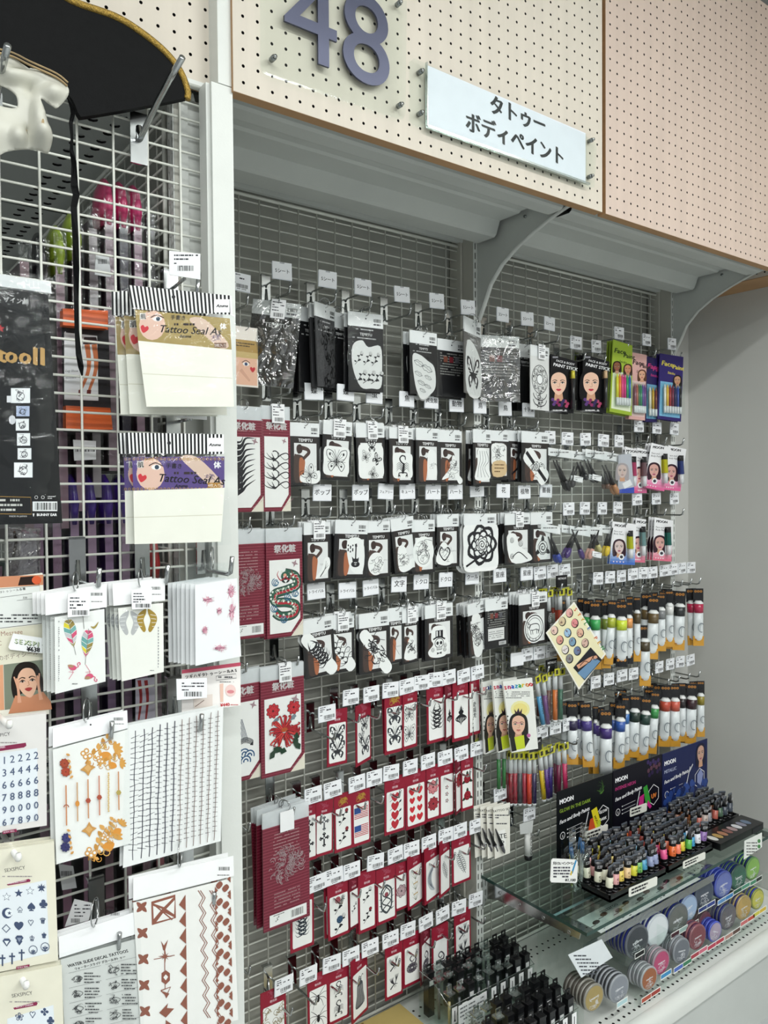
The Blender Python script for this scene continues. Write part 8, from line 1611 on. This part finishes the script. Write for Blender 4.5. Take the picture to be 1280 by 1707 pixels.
# colour strips on the rails
def strips(L, y):
    for i, (px, py, w, c, lab) in enumerate(L):
        P_ = at(px, py, y); t = thing('colour_label', 'shelf label with %s below the compacts' % lab, 'label', P_); W_ = span(P_, w, 0); m = MB(); m.box(-W_/2, W_/2, -.0006, 0, -.0075, .0075, 'eeeeea', 'satin')
        for k, cc in enumerate(c): x0 = -W_/2+.0015+(W_-.002)*k/len(c); m.box(x0, x0+(W_-.002)/len(c)-.002, -.0009, -.0006, -.0045, .0055, cc, 'satin')
        m.build('label', t)
strips([(1066, 1590, 16, ['1c1c1e'], 'one black patch'), (1132, 1553, 28, ['4a2c34', 'a8c0bc'], 'a plum and a pale teal patch'), (1157, 1540, 14, ['5a4a4c'], 'one brown patch'), (1178, 1511, 28, ['2c3c7c', '34448a'], 'two navy patches'), (1209, 1498, 26, ['6a9ad0', '3a80c0'], 'two blue patches'), (1236, 1481, 28, ['2c5a4c', '5a9a80'], 'two green patches'), (1260, 1468, 20, ['4a8a6c', '2a2c2c'], 'a green and a black patch')], -.3635)
strips([(1037, 1671, 18, ['b4d4d8'], 'one pale aqua patch'), (1085, 1659, 32, ['b0503c', 'a03c34'], 'two brick red patches'), (1110, 1624, 18, ['3c8cc0'], 'one azure patch'), (1138, 1609, 30, ['4a68b8', '3c7c5c'], 'a blue and a green patch'), (1165, 1588, 28, ['a83c48', 'cf6a80'], 'a red and a pink patch'), (1193, 1573, 28, ['b83c54', 'b83c4c'], 'two crimson patches'), (1221, 1556, 26, ['b0887c', '5a4038'], 'a taupe and a brown patch'), (1246, 1534, 24, ['c86a6c', 'c0503c'], 'a rose and an orange patch'), (1266, 1520, 22, ['cfc84a', 'd8b83c'], 'a yellow and an amber patch')], -.3895)
t, mb, A = flat('handwritten_sign', 'tilted laminated note hanging from the acrylic stand', 'sign', [(947, 1592), (1003, 1566), (1021, 1596), (969, 1630)], -.376, 'dfe5e8', 0, .0014)
for k in range(6): A.greek(956+3*k, 1592+6*k, 1000+2*k, 1, 3, 2.4, '4a4e56', 5+k)
mb.build('card', t)
t, mb, A = flat('information_card', 'white information card with green dots at the right front of the glass', 'sign', [(1241, 1402), (1270, 1388), (1270, 1412), (1240, 1433)], -.412, 'e8ebe6', 0, .0012); A.greek(1244, 1404, 1262, 5, 5, 2, '6a6c6a', 4); A.disc(1265, 1402, 2.6, '4a8a4c', 3.4); A.disc(1265, 1411, 2.6, '4a8a4c', 3.4); mb.build('card', t)
# ================================================================ acrylic bins with boxed cosmetics on the deck
def bin_(cfl, cfr, cbl, hb, hf, lab, nx, ny, seed):
    # corners on the deck: front-left, front-right, back-left (world xy)
    A0, B0, C0 = Vector((*cfl, 0)), Vector((*cfr, 0)), Vector((*cbl, 0)); ex = (B0-A0); ey = (C0-A0); W_, D_ = ex.length, ey.length; yaw = math.atan2(ex.y, ex.x)
    t = thing('acrylic_bin', lab, 'display bin', (A0.x, A0.y, .2405), yaw); m = MB(); e = .0016
    m.box(0, W_, 0, e, 0, hf, 'ffffff', 'acrylic'); m.build('front_wall', t)
    m = MB(); m.box(0, W_, D_-e, D_, 0, hb, 'ffffff', 'acrylic'); m.build('back_wall', t)
    for x in (0, W_-e):
        m = MB(); m.idx([(x+q, y, z) for q in (0, e) for y, z in ((0, 0), (D_, 0), (D_, hb), (D_*.55, hb), (0, hf))], [(0, 1, 2, 3, 4), (9, 8, 7, 6, 5), (0, 4, 9, 5), (4, 3, 8, 9), (3, 2, 7, 8), (2, 1, 6, 7), (1, 0, 5, 6)], 'ffffff', 'acrylic', False); m.build('side_wall', t)
        m = MB(); m.tube([(x+e/2, D_, hb), (x+e/2, D_*.55, hb), (x+e/2, 0, hf)], .0011, 4, 'ffffff', 'acrylic_edge'); m.build('side_edge', t)
    m = MB()
    for j in range(1, ny): m.box(0, W_, D_*j/ny, D_*j/ny+e, 0, hf+(hb-hf)*j/ny*.9, 'ffffff', 'acrylic')
    for i in range(1, nx): m.box(W_*i/nx, W_*i/nx+e, 0, D_, 0, hf*.9, 'ffffff', 'acrylic')
    m.build('divider', t)['kind'] = 'stuff'
    m = MB(); m.tube([(0, 0, hf), (W_, 0, hf)], .0011, 4, 'ffffff', 'acrylic_edge'); m.tube([(0, D_, hb), (W_, D_, hb)], .0011, 4, 'ffffff', 'acrylic_edge'); m.build('rim', t)
    m = MB()
    m.build('x', t) if False else None
    for i in range(nx):
        m = MB(); x = W_*(i+.5)/nx; m.box(x-.008, x+.008, -.0008, -.0002, hf-.045, hf-.006, 'f0f1f1', 'satin'); m.box(x-.0012, x+.0012, -.0010, -.0008, hf-.038, hf-.014, '2a2a2e', 'satin'); m.face([(x-.003, -.0011, hf-.040), (x+.003, -.0011, hf-.040), (x, -.0011, hf-.03)], '2a2a2e', 'satin'); m.build('front_label', t)
    return t, W_, D_, yaw, A0
BXM = {}
def mbox(x, y, z, kind, label, yaw):
    if kind not in BXM:
        a = MB(); h = .105
        if kind == 'black': a.box(-.0095, .0095, -.0095, .0095, 0, h, '17181a', 'plastic'); a.box(-.0097, .0097, -.0100, -.0095, h-.032, h-.012, '2e3032', 'satin'); a.box(-.006, .006, -.0103, -.0100, h-.028, h-.016, 'd9d9d9', 'satin')
        else: a.box(-.0085, .0085, -.0085, .0085, 0, h, 'ffffff', 'acrylic'); a.tube([(0, 0, .01), (0, 0, h-.02)], .0035, 7, '5a5c60' if kind == 'clear' else 'b8a878', 'plastic')
        b = MB(); c = '141416' if kind == 'black' else 'd9dcde'; mt = 'plastic' if kind == 'black' else 'acrylic_edge'
        b.box(-.0105, .0105, -.0105, .0105, h, h+.004, c, mt); b.box(-.0075, -.0045, -.0012, .0012, h+.004, h+.020, c, mt); b.box(.0045, .0075, -.0012, .0012, h+.004, h+.020, c, mt); b.box(-.0075, .0075, -.0012, .0012, h+.017, h+.021, c, mt); b.box(-.0045, .0045, -.0012, .0012, h+.004, h+.008, c, mt)
        BXM[kind] = (a.mesh('box'), b.mesh('hang_lid'))
    t = thing('cosmetic_box', label, 'cosmetic box', (x, y, z), yaw); put('box', BXM[kind][0], t); put('hang_lid', BXM[kind][1], t)
def fill(t, W_, D_, yaw, A0, nx, ny, spec, where):
    c, s_ = cos(yaw), sin(yaw)
    for j in range(ny):
        for i in range(nx):
            k = spec[j][i]
            if k == '.': continue
            lx, ly = W_*(i+.5)/nx, D_*(j+.5)/ny; lift = .0035+RND.uniform(0, .008)+(.012 if j else 0)
            mbox(A0.x+lx*c-ly*s_, A0.y+lx*s_+ly*c, .2405+lift, {'b': 'black', 'c': 'clear', 'g': 'gold'}[k], '%s cosmetic box with hanging loop in the %s bin, %s row, %s' % ({'b': 'black', 'c': 'clear', 'g': 'tan'}[k], where, ('front', 'second', 'third', 'back')[j], ordl(i, nx)), yaw+RND.uniform(-.1, .1))

a = bin_((1.206, -.200), (1.492, -.206), (1.211, -.085), .125, .095, 'clear acrylic bin of boxed cosmetics nearest the wire grid', 9, 3, 1)
fill(*a, 9, 3, ['gcbccccbb', 'ccbcccbbb', 'bcbbbbcbb'], 'rear')
a = bin_((1.19, -.386), (1.445, -.386), (1.193, -.272), .125, .095, 'clear acrylic bin of boxed cosmetics at the front edge of the deck', 8, 3, 2)
fill(*a, 8, 3, ['bbbbbbbb', 'bcbbbbbb', 'ccbbcbbb'], 'front')
for i, (x, y, w_, h_, lab) in enumerate(((1.215, -.222, .085, .085, 'white printed card with small figures in front of the rear bin'), (1.40, -.262, .05, .075, 'second printed card with a figure between the two bins'))):
    t = thing('information_card', lab, 'sign', (x, y, .2405)); m = MB(); m.box(0, w_, 0, .0008, 0, h_+.02, 'e4e6e6', 'satin'); A = Art(m, w_, x0=0, z0=h_+.02, y=-.0002, mat='satin'); V = 100*(h_+.02)/w_
    for k in range(3): A.greek(6+32*k, 8, 32+32*k, 9, V*.09, V*.035, '6a6e70', k+i*3)
    A.sub(50, V*.5, 12).poly([(-.3, -1), (.3, -1), (.5, 1), (-.5, 1)], '8a8e90'); m.build('card', t)
t = thing('patterned_box', 'tan cloth-like box with a brown map pattern at the bottom', 'box', (.95, -.30, .2405)); m = MB()
rg = [[(.235*sx_+dx, .135+.135*sy_*k_, z) for sx_, sy_ in ((0, -1), (1, -1), (1, 1), (0, 1))] for k_, dx, z in ((1, 0, 0), (1, 0, .022), (.96, 0, .027))]
m.loft(rg, ['b9a468', 'b9a468'], 'satin', smooth=False); A = None; r = random.Random(6)
for k in range(16):
    cx, cy = r.uniform(.02, .21), r.uniform(.02, .25); P_ = [(cx, cy)]
    for j in range(5): P_.append((min(.228, max(.006, P_[-1][0]+r.uniform(-.018, .018))), min(.262, max(.01, P_[-1][1]+r.uniform(-.018, .018)))))
    Q = cr(P_, 3); n_ = len(Q); w0 = .0022
    m.idx([(x-w0, y, .0273) for x, y in Q]+[(x+w0, y+w0, .0273) for x, y in Q], [(q, q+1, n_+q+1, n_+q) for q in range(n_-1)], '7c6238', 'satin', False)
m.build('box', t)
